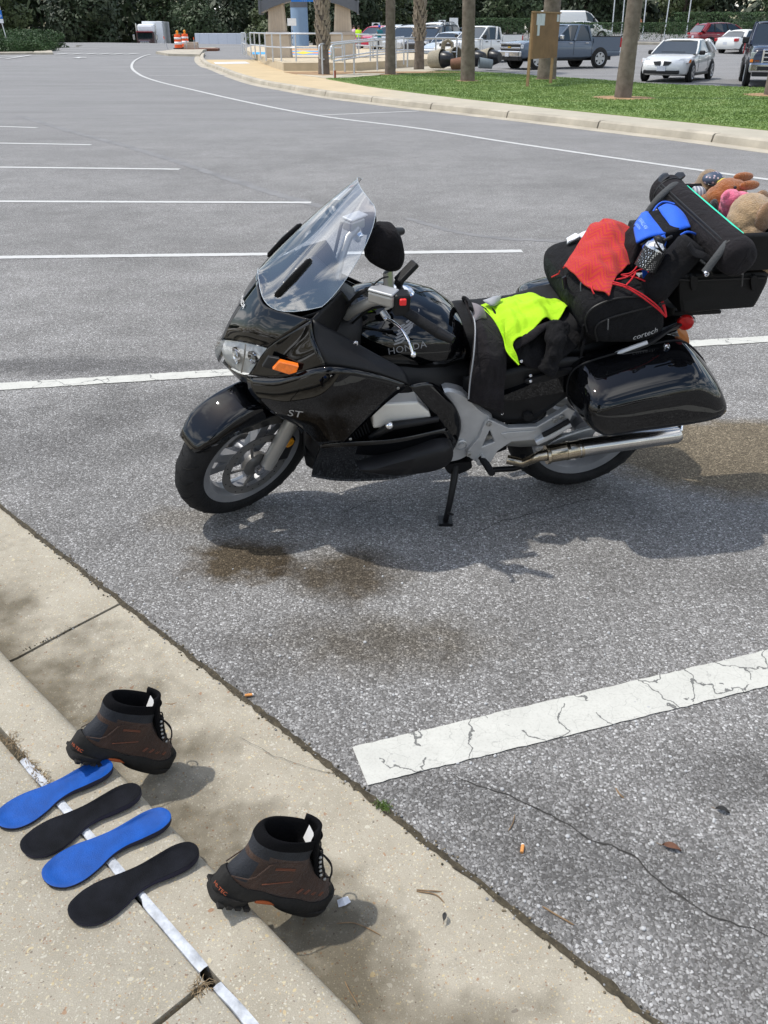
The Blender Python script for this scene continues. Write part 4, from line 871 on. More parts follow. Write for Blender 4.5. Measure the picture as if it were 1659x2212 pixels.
# people
def person(label, px_, dist, ht, shirt, legs, skin, hat=None, yaw=0.0, pose=0):
    p = at(*px_, dist); z = terrain(p.x, p.y) + 0.0; t = thing('person', label, 'person', (p.x, p.y, z), yaw); k = ht / 1.75
    J = {'pelvis': (0, 0, 0.95, .15), 'waist': (0, 0, 1.08, .15), 'chest': (0, 0, 1.30, .175), 'neck': (0, 0, 1.48, .065), 'head': (0, 0.01, 1.57, .085), 'crown': (0, 0.0, 1.68, .075)}
    for s, n_ in ((1, 'l'), (-1, 'r')):
        J.update({'hip' + n_: (0.10 * s, 0, 0.90, .11), 'knee' + n_: (0.11 * s, -0.02, 0.50, .075), 'ank' + n_: (0.11 * s, 0.03, 0.09, .05), 'toe' + n_: (0.12 * s, -0.13, 0.05, .04), 'sh' + n_: (0.19 * s, 0, 1.40, .075), 'el' + n_: (0.25 * s, 0.02 - 0.1 * pose, 1.13, .052), 'wr' + n_: (0.23 * s, -0.12 - 0.1 * pose, 0.93 + 0.25 * pose, .038), 'ha' + n_: (0.22 * s, -0.17 - 0.1 * pose, 0.87 + 0.27 * pose, .04)})
    E_ = [('pelvis', 'waist'), ('waist', 'chest'), ('chest', 'neck'), ('neck', 'head'), ('head', 'crown')]
    for n_ in 'lr': E_ += [('pelvis', 'hip' + n_), ('hip' + n_, 'knee' + n_), ('knee' + n_, 'ank' + n_), ('ank' + n_, 'toe' + n_), ('chest', 'sh' + n_), ('sh' + n_, 'el' + n_), ('el' + n_, 'wr' + n_), ('wr' + n_, 'ha' + n_)]
    ks = list(J); me = bpy.data.meshes.new('body'); me.from_pydata([tuple(c * k for c in J[q][:3]) for q in ks], [(ks.index(a), ks.index(b)) for a, b in E_], [])
    o = bpy.data.objects.new('body', me); COL.objects.link(o); o.parent = t; o.modifiers.new('skin', 'SKIN'); sk = me.skin_vertices[0].data
    for i, q in enumerate(ks): sk[i].radius = (J[q][3] * k, J[q][3] * k * (0.72 if q in ('chest', 'waist', 'pelvis') else 1.0))
    sk[0].use_root = True; mod_sub(o, 1)
    dg = bpy.context.evaluated_depsgraph_get(); m2 = bpy.data.meshes.new_from_object(o.evaluated_get(dg)); o.modifiers.clear(); o.data = m2
    for m_ in (skin, shirt, legs): m2.materials.append(m_)
    for f in m2.polygons:
        c = f.center / k; f.material_index = 2 if (c.z < 0.98 and abs(c.x) < 0.22 and c.y > -0.10) else 1 if 0.98 <= c.z < 1.47 and (abs(c.x) < 0.24 and c.z > 1.2 or abs(c.x) < 0.2) else 0; f.use_smooth = True
    mb = MB(); mb.ell((0, 0.015 * k, 1.665 * k), (0.095 * k, 0.105 * k, 0.09 * k)); mb.build('cap' if hat else 'hair', hat or mat('dark_hair', (0.03, 0.02, 0.015), 0.8), t, True)
    mb = MB(); mb.ell((0, -0.095 * k, 1.59 * k), (0.018 * k, 0.02 * k, 0.025 * k)); mb.build('nose', skin, t, True)
sk1, sk2 = mat('skin_tan', (0.42, 0.24, 0.16), 0.6), mat('skin_brown', (0.16, 0.08, 0.05), 0.6)
person('person in a fluorescent yellow shirt standing by the plaza pillar', (775, 108), 74, 1.75, mat('shirt_fluo', (0.48, 0.80, 0.02), 0.8), mat('trousers_grey', (0.25, 0.25, 0.30), 0.9), sk1, yaw=2.8)
person('person in a teal shirt and blue cap beside the ramp railing', (820, 108), 72, 1.78, mat('shirt_teal', (0.02, 0.16, 0.20), 0.8), mat('trousers_dark', (0.03, 0.03, 0.04), 0.9), sk2, mat('cap_blue', (0.01, 0.08, 0.45), 0.7), yaw=0.6, pose=1)
person('person in a pale pink shirt behind the yellow-shirted one', (765, 107), 80, 1.75, mat('shirt_pink', (0.55, 0.38, 0.48), 0.8), MATS['trousers_dark'], sk1, yaw=2.2)
person('person partly hidden by the stone pillar, in dark clothes', (752, 106), 82, 1.65, mat('shirt_dark', (0.06, 0.04, 0.04), 0.8), MATS['trousers_dark'], sk1, yaw=1.0)
# ================================================================== VEHICLES
M_GLASS = mat('car_glass', (0.012, 0.020, 0.026), 0.04, coat=0.5, var=0.05, spec=0.8); M_CTYRE = mat('car_tyre', (0.014, 0.014, 0.014), 0.8); M_WHEELS = mat('alloy_wheel', (0.45, 0.46, 0.47), 0.3, metal=0.6, var=0.08)
M_TRIM = mat('black_trim', (0.010, 0.010, 0.011), 0.5); M_LAMPC = mat('clear_headlamp', (0.55, 0.57, 0.60), 0.1, coat=1.0, var=0.25, vscale=12); M_LAMPR = mat('red_tail_lamp', (0.42, 0.01, 0.015), 0.15, coat=0.8); M_LAMPO = mat('orange_side_lamp', (0.75, 0.22, 0.03), 0.2)
M_CCHR = mat('car_chrome', (0.62, 0.63, 0.65), 0.12, metal=1.0, var=0.05); M_PLATE = mat('number_plate', (0.55, 0.57, 0.62), 0.5, var=0.15, vscale=40)
def paintm(name, c): return mat(name, c, 0.25, coat=0.8, var=0.03, spec=0.4)
def car(name, label, cat, loc, yaw, body, st, cab, wb, wr, hw, paint, pillars, tum=0.80, group=None, bed=None, extras=None, wheelm=None, roofm=None, tw=0.22):
    """x forward from the rear bumper; st: (x, bottom, top, half-width factor); cab: belt/roof line [(x_belt, x_roof, z_belt, z_roof)] rear to front; wb: axle positions"""
    t = thing(name, label, cat, loc, yaw, group); V = []; Fc = []; prof = [(0.0, 0.0), (0.80, 0.0), (0.95, 0.10), (1.0, 0.30), (1.0, 0.55), (0.985, 0.80), (0.93, 0.95), (0.80, 1.0), (0.4, 1.012), (0.0, 1.016)]
    k = len(prof)
    for x, zb, zt, f in st:
        ring = [(x, hw * f * a, zb + (zt - zb) * b) for a, b in prof]; ring += [(x, -y, z) for x_, y, z in reversed(ring[1:-1])]; V += ring
    n = 2 * k - 2
    for i in range(len(st) - 1):
        for j in range(n): Fc.append((i * n + j, i * n + (j + 1) % n, (i + 1) * n + (j + 1) % n, (i + 1) * n + j))
    Fc += [tuple(range(n)), tuple(range((len(st) - 1) * n, len(st) * n))]
    mk('body', V, Fc, paint, t, True, 38)
    # glasshouse
    V = []; Fc = []
    for xb, xr, zb, zr in cab: V += [(xb, hw * 0.93, zb), (xr, hw * tum, zr), (xr, -hw * tum, zr), (xb, -hw * 0.93, zb)]
    m = len(cab)
    for i in range(m - 1): b = i * 4; Fc += [(b, b + 4, b + 5, b + 1), (b + 1, b + 5, b + 6, b + 2), (b + 2, b + 6, b + 7, b + 3)]
    Fc += [(0, 1, 2, 3), ((m - 1) * 4, (m - 1) * 4 + 1, (m - 1) * 4 + 2, (m - 1) * 4 + 3)]
    gl = mk('glass', V, Fc, M_GLASS, t)
    # roof skin
    rv = []; 
    for xb, xr, zb, zr in cab: rv += [(xr, hw * tum * 1.02, zr - 0.03), (xr, hw * tum * 0.94, zr + 0.015), (xr, hw * tum * 0.5, zr + 0.04), (xr, -hw * tum * 0.5, zr + 0.04), (xr, -hw * tum * 0.94, zr + 0.015), (xr, -hw * tum * 1.02, zr - 0.03)]
    rf = [(i * 6 + j, i * 6 + j + 1, (i + 1) * 6 + j + 1, (i + 1) * 6 + j) for i in range(m - 1) for j in range(5)]
    mod_solid(mk('roof', rv, rf, roofm or paint, t, True, 60), 0.02)
    def edge_pt(s, i, up):  # point on pillar line s (fraction index along cab)
        a, b = cab[min(i, m - 1)], None; return Vector((a[1], hw * tum, a[3])) if up else Vector((a[0], hw * 0.93, a[2]))
    for spec in pillars:      # (x_bottom, x_top, width)
        xb, xt, w = spec[:3]; pm = spec[3] if len(spec) > 3 else paint
        def zz(x, up):
            xs = [c[1] if up else c[0] for c in cab]; zs = [c[3] if up else c[2] for c in cab]
            for q in range(m - 1):
                if xs[q] <= x <= xs[q + 1]: f = (x - xs[q]) / max(1e-6, xs[q + 1] - xs[q]); return zs[q] + (zs[q + 1] - zs[q]) * f
            return zs[0] if x < xs[0] else zs[-1]
        for s in (1, -1):
            a, b = Vector((xb, s * (hw * 0.93 + 0.012), zz(xb, 0) - 0.01)), Vector((xt, s * (hw * tum + 0.012), zz(xt, 1)))
            tube('pillar', [a, a.lerp(b, 0.5) + Vector((0, s * 0.012, 0)), b], [(w, 0.022)] * 3 if False else w * 0.5, pm, t, 6)
    # wheels in dark arches
    for x in wb:
        for s in (1, -1):
            mb = MB(); y = s * (hw - 0.055)
            mb.lathe([(wr * 0.64, -0.10), (wr * 0.9, -0.11), (wr, -0.08), (wr, 0.08), (wr * 0.9, 0.11), (wr * 0.64, 0.10), (wr * 0.64, -0.10)], 28, 'y', 0, Matrix.Translation((x, y, wr))); wl = mb.build('wheel', M_CTYRE, t, True, 50)
            mb = MB(); mb.lathe([(wr * 0.66, 0.07 * s), (wr * 0.62, 0.10 * s), (wr * 0.55, 0.06 * s), (wr * 0.5, 0.045 * s), (0, 0.045 * s)], 28, 'y', 0, Matrix.Translation((x, y, wr)))
            rim_ = mb.build('rim', M_TRIM, wl, True, 40)
            mb = MB()
            for q in range(5 if tw < 0.3 else 6):
                a = q * 2 * math.pi / (5 if tw < 0.3 else 6); R0 = Matrix.Translation((x, y, wr)) @ Matrix.Rotation(a, 4, 'Y'); mb.box((wr * 0.34, s * 0.085, 0), (wr * 0.60, 0.03, wr * tw), 0, R0)
            mb.lathe([(wr * 0.58, 0.09 * s), (wr * 0.65, 0.11 * s), (wr * 0.69, 0.10 * s), (wr * 0.69, 0.08 * s), (wr * 0.58, 0.09 * s)], 28, 'y', 0, Matrix.Translation((x, y, wr))); mb.lathe([(0, 0.105 * s), (wr * 0.15, 0.10 * s)], 12, 'y', 0, Matrix.Translation((x, y, wr)))
            mb.build('spokes', wheelm or M_WHEELS, wl, True, 30)
            mb = MB(); mb.lathe([(0.0, s * 0.004), (wr * 1.16, s * 0.004), (wr * 1.20, s * -0.01)], 28, 'y', 0, Matrix.Translation((x, s * hw * 1.0, wr * 1.02))); mb.build('wheel_arch', M_TRIM, t)
    if extras: extras(t)
    return t
def bx(t, name, c, d, m, bev=0.01, sym=False, M=None):
    for s in ((1, -1) if sym else (1,)):
        mb = MB(); mb.box((c[0], c[1] * s, c[2]), d, 0, M); o = mb.build(name, m, t)
        if bev: mod_bevel(o, bev)
def lampq(t, name, pts, m, sym=True, th=0.03):
    for s in ((1, -1) if sym else (1,)): mod_solid(mk(name, [(x, s * y, z) for x, y, z in pts], [tuple(range(len(pts)))], m, t), th, 0)
def mirror(t, x, y, z, m, sz=(0.12, 0.22, 0.15)): bx(t, 'wing_mirror', (x, y, z), sz, m, 0.04, True)
W_, SIL, BLK, GRYB = paintm('white_car_paint', (0.72, 0.72, 0.70)), paintm('silver_car_paint', (0.42, 0.44, 0.46)), paintm('black_car_paint', (0.012, 0.012, 0.014)), paintm('slate_blue_paint', (0.085, 0.115, 0.16))
REDP, NAVY, CRIM, LSIL = paintm('dark_red_paint', (0.20, 0.010, 0.016)), paintm('navy_paint', (0.014, 0.020, 0.040)), paintm('crimson_paint', (0.45, 0.02, 0.06)), paintm('pale_blue_silver_paint', (0.40, 0.46, 0.54))

# --- white two-door coupe, nose towards the lawn
def ex_coupe(t):
    lampq(t, 'headlamp', [(4.62, 0.50, 0.66), (4.42, 0.86, 0.66), (4.28, 0.90, 0.80), (4.46, 0.58, 0.80)], M_LAMPC); lampq(t, 'side_lamp', [(4.35, 0.885, 0.66), (4.24, 0.908, 0.67), (4.20, 0.908, 0.77), (4.29, 0.892, 0.78)], M_LAMPO)
    for s in (1, -1): lampq(t, 'grille', [(4.78, s * 0.05, 0.56), (4.77, s * 0.26, 0.58), (4.73, s * 0.34, 0.70), (4.74, s * 0.06, 0.72)], M_TRIM, False, 0.04)
    bx(t, 'lower_intake', (4.75, 0.0, 0.36), (0.08, 1.35, 0.13), M_TRIM, 0.03); bx(t, 'number_plate', (4.80, 0, 0.48), (0.03, 0.32, 0.17), M_PLATE, 0.0); mirror(t, 3.05, 0.98, 0.98, M_TRIM)
    bx(t, 'sill', (2.4, 0.86, 0.26), (2.4, 0.10, 0.10), M_TRIM, 0.02, True); bx(t, 'door_handle', (1.95, 0.905, 0.86), (0.2, 0.03, 0.04), W_, 0.01, True); bx(t, 'wiper', (3.45, 0.0, 1.0), (0.04, 0.9, 0.02), M_TRIM, 0)
    tube('door_seam', [(3.0, 0.901, 0.35), (3.05, 0.915, 0.6), (3.05, 0.89, 0.9)], 0.006, M_TRIM, t, 4); tube('door_seam', [(1.7, 0.895, 0.35), (1.65, 0.912, 0.6), (1.72, 0.89, 0.9)], 0.006, M_TRIM, t, 4)
cst = [(0.0, 0.40, 0.78, 0.70), (0.06, 0.30, 0.98, 0.84), (0.45, 0.22, 1.05, 0.95), (1.2, 0.20, 1.02, 1.0), (2.4, 0.19, 0.97, 1.0), (3.2, 0.19, 0.95, 1.0), (3.7, 0.20, 0.90, 0.985), (4.2, 0.22, 0.82, 0.95), (4.55, 0.25, 0.73, 0.88), (4.72, 0.30, 0.66, 0.76), (4.78, 0.38, 0.58, 0.62)]
ccab = [(0.55, 1.25, 1.02, 1.34), (0.9, 1.5, 1.02, 1.385), (1.8, 1.9, 0.985, 1.41), (2.6, 2.3, 0.965, 1.395), (3.42, 2.62, 0.935, 1.36)]
fl, fr_, rr_ = gp(1393, 174), gp(1488, 179), gp(1538, 170)
def place(px_, yaw, L_, front=True):
    """vehicle origin so that its nose corner stands at the pixel"""
    p = gp(*px_) if len(px_) == 2 else at(px_[0], px_[1], px_[2]); p.z = terrain(p.x, p.y); return p
yaw = math.atan2((fr_ - rr_).y, (fr_ - rr_).x); 
yaw = R(-122)
nose_c = (fl + fr_) / 2; org = nose_c - Vector((math.cos(yaw), math.sin(yaw), 0)) * 3.85; org.z = terrain(org.x, org.y)
car('parked_coupe', 'white two-door coupe with black split grille parked facing the lawn', 'car', org, yaw, 'coupe', cst, ccab, (0.98, 3.85), 0.335, 0.905, W_, [(0.75, 1.32, 0.22), (1.2, 1.55, 0.16), (3.38, 2.60, 0.075)], 0.74, extras=ex_coupe)
# --- pickups
def pickup(name, label, loc, yaw, paint, L_, hw, zbelt, zroof, cabx, face, wr=0.40, wb=None, group=None, crew=True, hoodz=1.18):
    c0, c1, c2, c3 = cabx        # rear of cab, roof rear, roof front, windscreen base
    st = [(0.0, 0.60, 0.80, 0.92), (0.04, 0.50, 0.86, 0.98), (c0 - 0.1, 0.46, 0.90, 1.0), (c0 - 0.04, 0.44, zbelt, 1.0), (c0 + 0.5, 0.42, zbelt, 1.0), (c3 - 0.3, 0.42, zbelt, 1.0), (c3 + 0.15, 0.44, hoodz, 1.0), (L_ - 0.8, 0.46, hoodz - 0.03, 0.99), (L_ - 0.25, 0.44, hoodz - 0.09, 0.97), (L_ - 0.06, 0.46, hoodz - 0.16, 0.93), (L_, 0.50, hoodz - 0.25, 0.88)]
    cab = [(c0, c1, zbelt - 0.02, zroof - 0.03), (c0 + 0.5, c1 + 0.3, zbelt - 0.02, zroof), (c3 - 0.9, c2 - 0.2, zbelt - 0.02, zroof), (c3, c2, zbelt - 0.02, zroof - 0.05)]
    def ex(t):
        for s in (1, -1): bx(t, 'bed_side', ((c0 - 0.06) / 2 + 0.02, s * (hw - 0.05), 1.06), (c0 - 0.08, 0.10, 0.62), paint, 0.02)
        bx(t, 'tailgate', (0.05, 0, 1.06), (0.09, hw * 1.85, 0.60), paint, 0.02); bx(t, 'bed_rail', ((c0 - 0.06) / 2, hw - 0.05, 1.385), (c0 - 0.1, 0.12, 0.03), M_TRIM, 0, True)
        bx(t, 'tail_lamp', (0.03, hw - 0.06, 1.12), (0.10, 0.16, 0.42), M_LAMPR, 0.02, True); bx(t, 'rear_bumper', (-0.06, 0, 0.62), (0.16, hw * 1.9, 0.2), M_CCHR, 0.03); mirror(t, c3 - 0.25, hw + 0.14, zbelt + 0.12, M_CCHR if face == 'chrome' else M_TRIM, (0.12, 0.22, 0.20))
        bx(t, 'door_handle', (c0 + 0.35, hw + 0.008, zbelt - 0.13), (0.2, 0.03, 0.04), M_CCHR if face != 'plain' else M_TRIM, 0.01, True); bx(t, 'door_handle', (c0 + 1.3, hw + 0.008, zbelt - 0.13), (0.2, 0.03, 0.04), M_CCHR if face != 'plain' else M_TRIM, 0.01, True)
        for x in (c0 + 0.02, (c0 + c3) / 2, c3 - 0.05): tube('door_seam', [(x, hw + 0.002, 0.6), (x, hw + 0.002, zbelt - 0.05)], 0.008, M_TRIM, t, 4); tube('door_seam', [(x, -hw - 0.002, 0.6), (x, -hw - 0.002, zbelt - 0.05)], 0.008, M_TRIM, t, 4)
        zf = hoodz - 0.25
        if face == 'chrome':
            bx(t, 'grille', (L_ - 0.02, 0, 0.93), (0.08, hw * 1.75, 0.34), M_TRIM, 0.02); bx(t, 'chrome_bar', (L_ + 0.02, 0, 1.08), (0.08, hw * 1.78, 0.08), M_CCHR, 0.02); bx(t, 'chrome_bar', (L_ + 0.03, 0, 0.90), (0.07, hw * 1.78, 0.09), M_CCHR, 0.02); bx(t, 'headlamp', (L_ - 0.06, hw - 0.18, 0.96), (0.12, 0.30, 0.16), M_LAMPC, 0.02, True)
            bx(t, 'front_bumper', (L_ + 0.05, 0, 0.66), (0.18, hw * 1.92, 0.26), M_CCHR, 0.05); bx(t, 'air_dam', (L_ - 0.02, 0, 0.46), (0.2, hw * 1.8, 0.18), M_TRIM, 0.03); bx(t, 'number_plate', (L_ + 0.155, -0.05, 0.62), (0.02, 0.32, 0.17), M_PLATE, 0); bx(t, 'gold_emblem', (L_ + 0.08, 0, 0.93), (0.03, 0.24, 0.07), mat('gold', (0.6, 0.38, 0.06), 0.3, metal=0.8), 0.01)
        elif face == 'frame':
            bx(t, 'grille_frame', (L_ - 0.02, 0, 0.93), (0.10, hw * 1.25, 0.50), M_CCHR, 0.04); bx(t, 'grille', (L_ + 0.03, 0, 0.93), (0.03, hw * 1.12, 0.40), M_TRIM, 0.0)
            for z in (0.80, 0.93, 1.06): bx(t, 'grille_bar', (L_ + 0.05, 0, z), (0.03, hw * 1.12, 0.045), M_CCHR, 0.01)
            bx(t, 'headlamp', (L_ - 0.06, hw - 0.19, 0.98), (0.10, 0.32, 0.20), mat('hazed_headlamp', (0.36, 0.40, 0.37), 0.3, coat=0.5), 0.02, True); bx(t, 'turn_lamp', (L_ - 0.05, hw - 0.19, 0.82), (0.10, 0.32, 0.09), M_LAMPO, 0.02, True)
            bx(t, 'front_bumper', (L_ + 0.06, 0, 0.62), (0.20, hw * 1.95, 0.30), M_CCHR, 0.06); bx(t, 'air_dam', (L_ - 0.02, 0, 0.42), (0.2, hw * 1.7, 0.14), M_TRIM, 0.03); bx(t, 'bumper_slot', (L_ + 0.155, hw * 0.5, 0.60), (0.02, 0.45, 0.12), M_TRIM, 0.0, True); bx(t, 'number_plate', (L_ + 0.17, -0.1, 0.60), (0.02, 0.32, 0.17), M_PLATE, 0)
        else:
            bx(t, 'grille', (L_ - 0.0, 0, 0.90), (0.06, hw * 1.2, 0.22), M_CCHR, 0.04); bx(t, 'grille_mesh', (L_ + 0.03, 0, 0.89), (0.03, hw * 1.05, 0.13), M_TRIM, 0.02); bx(t, 'headlamp', (L_ - 0.08, hw - 0.16, 0.92), (0.16, 0.28, 0.20), M_LAMPC, 0.04, True); bx(t, 'front_bumper', (L_ + 0.02, 0, 0.60), (0.20, hw * 1.92, 0.36), paint, 0.06); bx(t, 'lower_intake', (L_ + 0.115, 0, 0.56), (0.03, hw * 1.1, 0.13), M_TRIM, 0.02)
        bx(t, 'chassis', (L_ / 2, 0, 0.42), (L_ * 0.9, hw * 1.3, 0.16), M_TRIM, 0.0)
    pil = [(c0 + 0.04, c1 + 0.03, 0.12), (c3 - 0.02, c2 - 0.01, 0.08), ((c0 + c3) / 2 - (0.05 if crew else 0.45), (c1 + c2) / 2 - (0.05 if crew else 0.3), 0.13)]
    return car(name, label, 'pickup truck', loc, yaw, 'pickup', st, cab, wb, wr, hw, paint, pil, 0.80, extras=ex, tw=0.30)
# slate blue crew cab, facing left, seen from its far-side rear
a, b = gp(1112, 152), gp(1290, 147); yaw = math.atan2(a.y - b.y, a.x - b.x)
yaw = R(205); rr0 = gp(1292, 147.5); org = rr0 - Vector((math.cos(yaw), math.sin(yaw), 0)) * 1.25 - Vector((-math.sin(yaw), math.cos(yaw), 0)) * 0.98; org.z = terrain(org.x, org.y)
pickup('pickup_truck', 'slate blue crew-cab pickup with chrome front behind the notice board', org, yaw, GRYB, 5.85, 1.0, 1.24, 1.88, (1.75, 1.95, 3.15, 3.95), 'chrome', 0.42, (1.25, 4.9), hoodz=1.24)
yaw = R(222); p0 = gp(1092, 134.5); org = p0 - Vector((math.cos(yaw), math.sin(yaw), 0)) * 1.35 - Vector((-math.sin(yaw), math.cos(yaw), 0)) * 0.9; org.z = terrain(org.x, org.y)
pickup('pickup_truck', 'white extended-cab pickup behind the overturned bins', org, yaw, W_, 5.3, 0.93, 1.16, 1.76, (1.75, 1.85, 2.9, 3.65), 'plain', 0.38, (1.15, 4.35), crew=False, hoodz=1.13)
yaw = R(252); p0 = gp(1612, 186.5); org = p0 - Vector((math.cos(yaw), math.sin(yaw), 0)) * 5.0 + Vector((-math.sin(yaw), math.cos(yaw), 0)) * 0.92 ; org.z = terrain(org.x, org.y)
pickup('pickup_truck', 'dark navy pickup with tall chrome grille cut off by the picture edge', org, yaw, NAVY, 5.9, 1.02, 1.30, 1.98, (1.8, 1.95, 3.2, 3.95), 'frame', 0.42, (1.25, 5.0), hoodz=1.32)
# --- far right: red crossover seen from the rear, white saloon
def ex_tail(z, hw, x=0.05, h=0.14, w=0.34):
    def f(t): bx(t, 'tail_lamp', (x + 0.08, hw - 0.10, z), (0.30, 0.22, h), M_LAMPR, 0.04, True); bx(t, 'door_handle', (1.5, hw + 0.004, z - 0.06), (0.22, 0.03, 0.04), M_CCHR, 0.01, True); mirror(t, 3.1, hw + 0.1, z + 0.08, M_TRIM); bx(t, 'sill', (2.3, hw - 0.03, 0.27), (2.4, 0.1, 0.12), M_CCHR, 0.03, True); bx(t, 'number_plate', (0.0, 0, z - 0.2), (0.02, 0.32, 0.16), M_PLATE, 0)
    return f
suv_st = [(0.0, 0.45, 0.85, 0.85), (0.10, 0.32, 1.08, 0.95), (0.6, 0.28, 1.14, 1.0), (2.2, 0.27, 1.10, 1.0), (3.4, 0.27, 1.06, 1.0), (4.1, 0.28, 1.0, 0.97), (4.6, 0.32, 0.90, 0.90), (4.78, 0.4, 0.75, 0.78)]
suv_cab = [(0.12, 0.45, 1.10, 1.52), (0.8, 0.9, 1.12, 1.63), (1.9, 1.7, 1.10, 1.68), (2.9, 2.4, 1.07, 1.65), (3.75, 2.8, 1.03, 1.56)]
p = at(1492, 107, 72); yaw = R(8); p.z = terrain(p.x, p.y)
car('parked_crossover', 'dark red crossover parked beside the clipped hedge, showing its tail', 'car', p, yaw, 'suv', suv_st, suv_cab, (0.95, 3.75), 0.37, 0.95, REDP, [(0.35, 0.75, 0.34), (1.25, 1.2, 0.08, M_TRIM), (2.3, 2.1, 0.07, M_TRIM), (3.7, 2.78, 0.08)], 0.76, extras=ex_tail(1.0, 0.95))
sed_st = [(0.0, 0.42, 0.75, 0.82), (0.08, 0.30, 0.98, 0.92), (0.5, 0.24, 1.03, 0.98), (1.2, 0.22, 1.0, 1.0), (2.4, 0.21, 0.95, 1.0), (3.3, 0.21, 0.92, 1.0), (3.9, 0.22, 0.84, 0.96), (4.35, 0.26, 0.72, 0.88), (4.5, 0.34, 0.60, 0.74)]
sed_cab = [(0.55, 1.15, 0.99, 1.33), (1.2, 1.5, 0.98, 1.41), (2.0, 1.95, 0.96, 1.44), (2.7, 2.35, 0.93, 1.40), (3.3, 2.6, 0.90, 1.36)]
p = at(1562, 116, 67); yaw = R(35); p.z = terrain(p.x, p.y)
car('parked_saloon', 'white saloon with red tail lamp between red crossover and navy pickup', 'car', p, yaw, 'sedan', sed_st, sed_cab, (0.95, 3.6), 0.32, 0.88, W_, [(0.85, 1.3, 0.24), (2.0, 1.95, 0.08), (3.25, 2.58, 0.08)], 0.74, extras=ex_tail(0.85, 0.88, h=0.2))
# --- far middle: white panel van and white saloon behind the slate blue pickup
vst = [(0.0, 0.35, 2.2, 0.92), (0.05, 0.30, 2.3, 0.97), (1.0, 0.28, 2.33, 1.0), (4.2, 0.28, 2.3, 1.0), (4.45, 0.28, 1.5, 1.0), (5.0, 0.28, 1.42, 0.98), (5.7, 0.30, 1.12, 0.93), (6.0, 0.36, 0.9, 0.85)]
vcab = [(4.2, 4.0, 1.42, 2.20), (4.6, 4.2, 1.42, 2.25), (5.05, 4.45, 1.40, 2.2), (5.5, 4.75, 1.36, 2.05)]
p = at(1162, 90, 96); p.z = terrain(p.x, p.y); yaw = R(-6)
car('panel_van', 'white high-roof panel van behind the slate blue pickup', 'van', p, yaw, 'van', vst, vcab, (1.1, 4.7), 0.36, 0.98, W_, [(4.22, 4.05, 0.12), (5.45, 4.73, 0.08)], 0.86, extras=lambda t: (bx(t, 'headlamp', (5.80, 0.72, 0.95), (0.25, 0.25, 0.2), M_LAMPC, 0.04, True), mirror(t, 5.1, 1.15, 1.6, M_TRIM, (0.12, 0.2, 0.3)), bx(t, 'front_bumper', (5.95, 0, 0.55), (0.2, 1.8, 0.3), M_TRIM, 0.05), bx(t, 'side_rail', (2.4, 0.985, 0.8), (3.8, 0.03, 0.10), M_TRIM, 0.0, True)))
p = at(1207, 95, 86); p.z = terrain(p.x, p.y); yaw = R(-14)
car('parked_saloon', 'white saloon with slim headlamps in front of the panel van', 'car', p, yaw, 'sedan', sed_st, sed_cab, (0.95, 3.6), 0.34, 0.9, W_, [(0.85, 1.3, 0.24), (2.0, 1.95, 0.08), (3.25, 2.58, 0.08)], 0.74, extras=lambda t: (lampq(t, 'headlamp', [(4.40, 0.50, 0.62), (4.2, 0.82, 0.62), (4.1, 0.86, 0.74), (4.28, 0.56, 0.74)], M_LAMPC), mirror(t, 3.0, 0.98, 0.96, W_), bx(t, 'lower_intake', (4.47, 0, 0.45), (0.06, 1.1, 0.14), M_TRIM, 0.02)))
# --- row parked behind the ramp railing, noses to the plaza
def front_ex(hw, L_, z, grille=M_TRIM, rails=False):
    def f(t):
        bx(t, 'headlamp', (L_ - 0.28, hw - 0.20, z), (0.35, 0.30, 0.17), M_LAMPC, 0.05, True); bx(t, 'grille', (L_ - 0.10, 0, z - 0.03), (0.12, hw * 0.9, 0.18), grille, 0.03); bx(t, 'lower_intake', (L_ - 0.03, 0, z - 0.35), (0.10, hw * 1.2, 0.14), M_TRIM, 0.03); mirror(t, L_ * 0.64, hw + 0.1, z + 0.32, M_TRIM); bx(t, 'number_plate', (L_ + 0.01, 0, z - 0.22), (0.02, 0.3, 0.15), M_PLATE, 0)
        if rails: 
            for s in (1, -1): tube('roof_rail', [(0.7, s * hw * 0.7, 1.74), (1.0, s * hw * 0.7, 1.79), (2.3, s * hw * 0.7, 1.78), (2.6, s * hw * 0.7, 1.70)], 0.025, M_TRIM, t, 6)
    return f
mv_cab = [(0.12, 0.35, 1.06, 1.60), (0.8, 0.8, 1.06, 1.72), (2.0, 1.9, 1.04, 1.75), (3.0, 2.6, 1.0, 1.70), (3.95, 3.0, 0.98, 1.60)]
mpil = [(0.25, 0.45, 0.2), (1.5, 1.45, 0.09), (2.6, 2.3, 0.08), (3.9, 2.97, 0.09)]
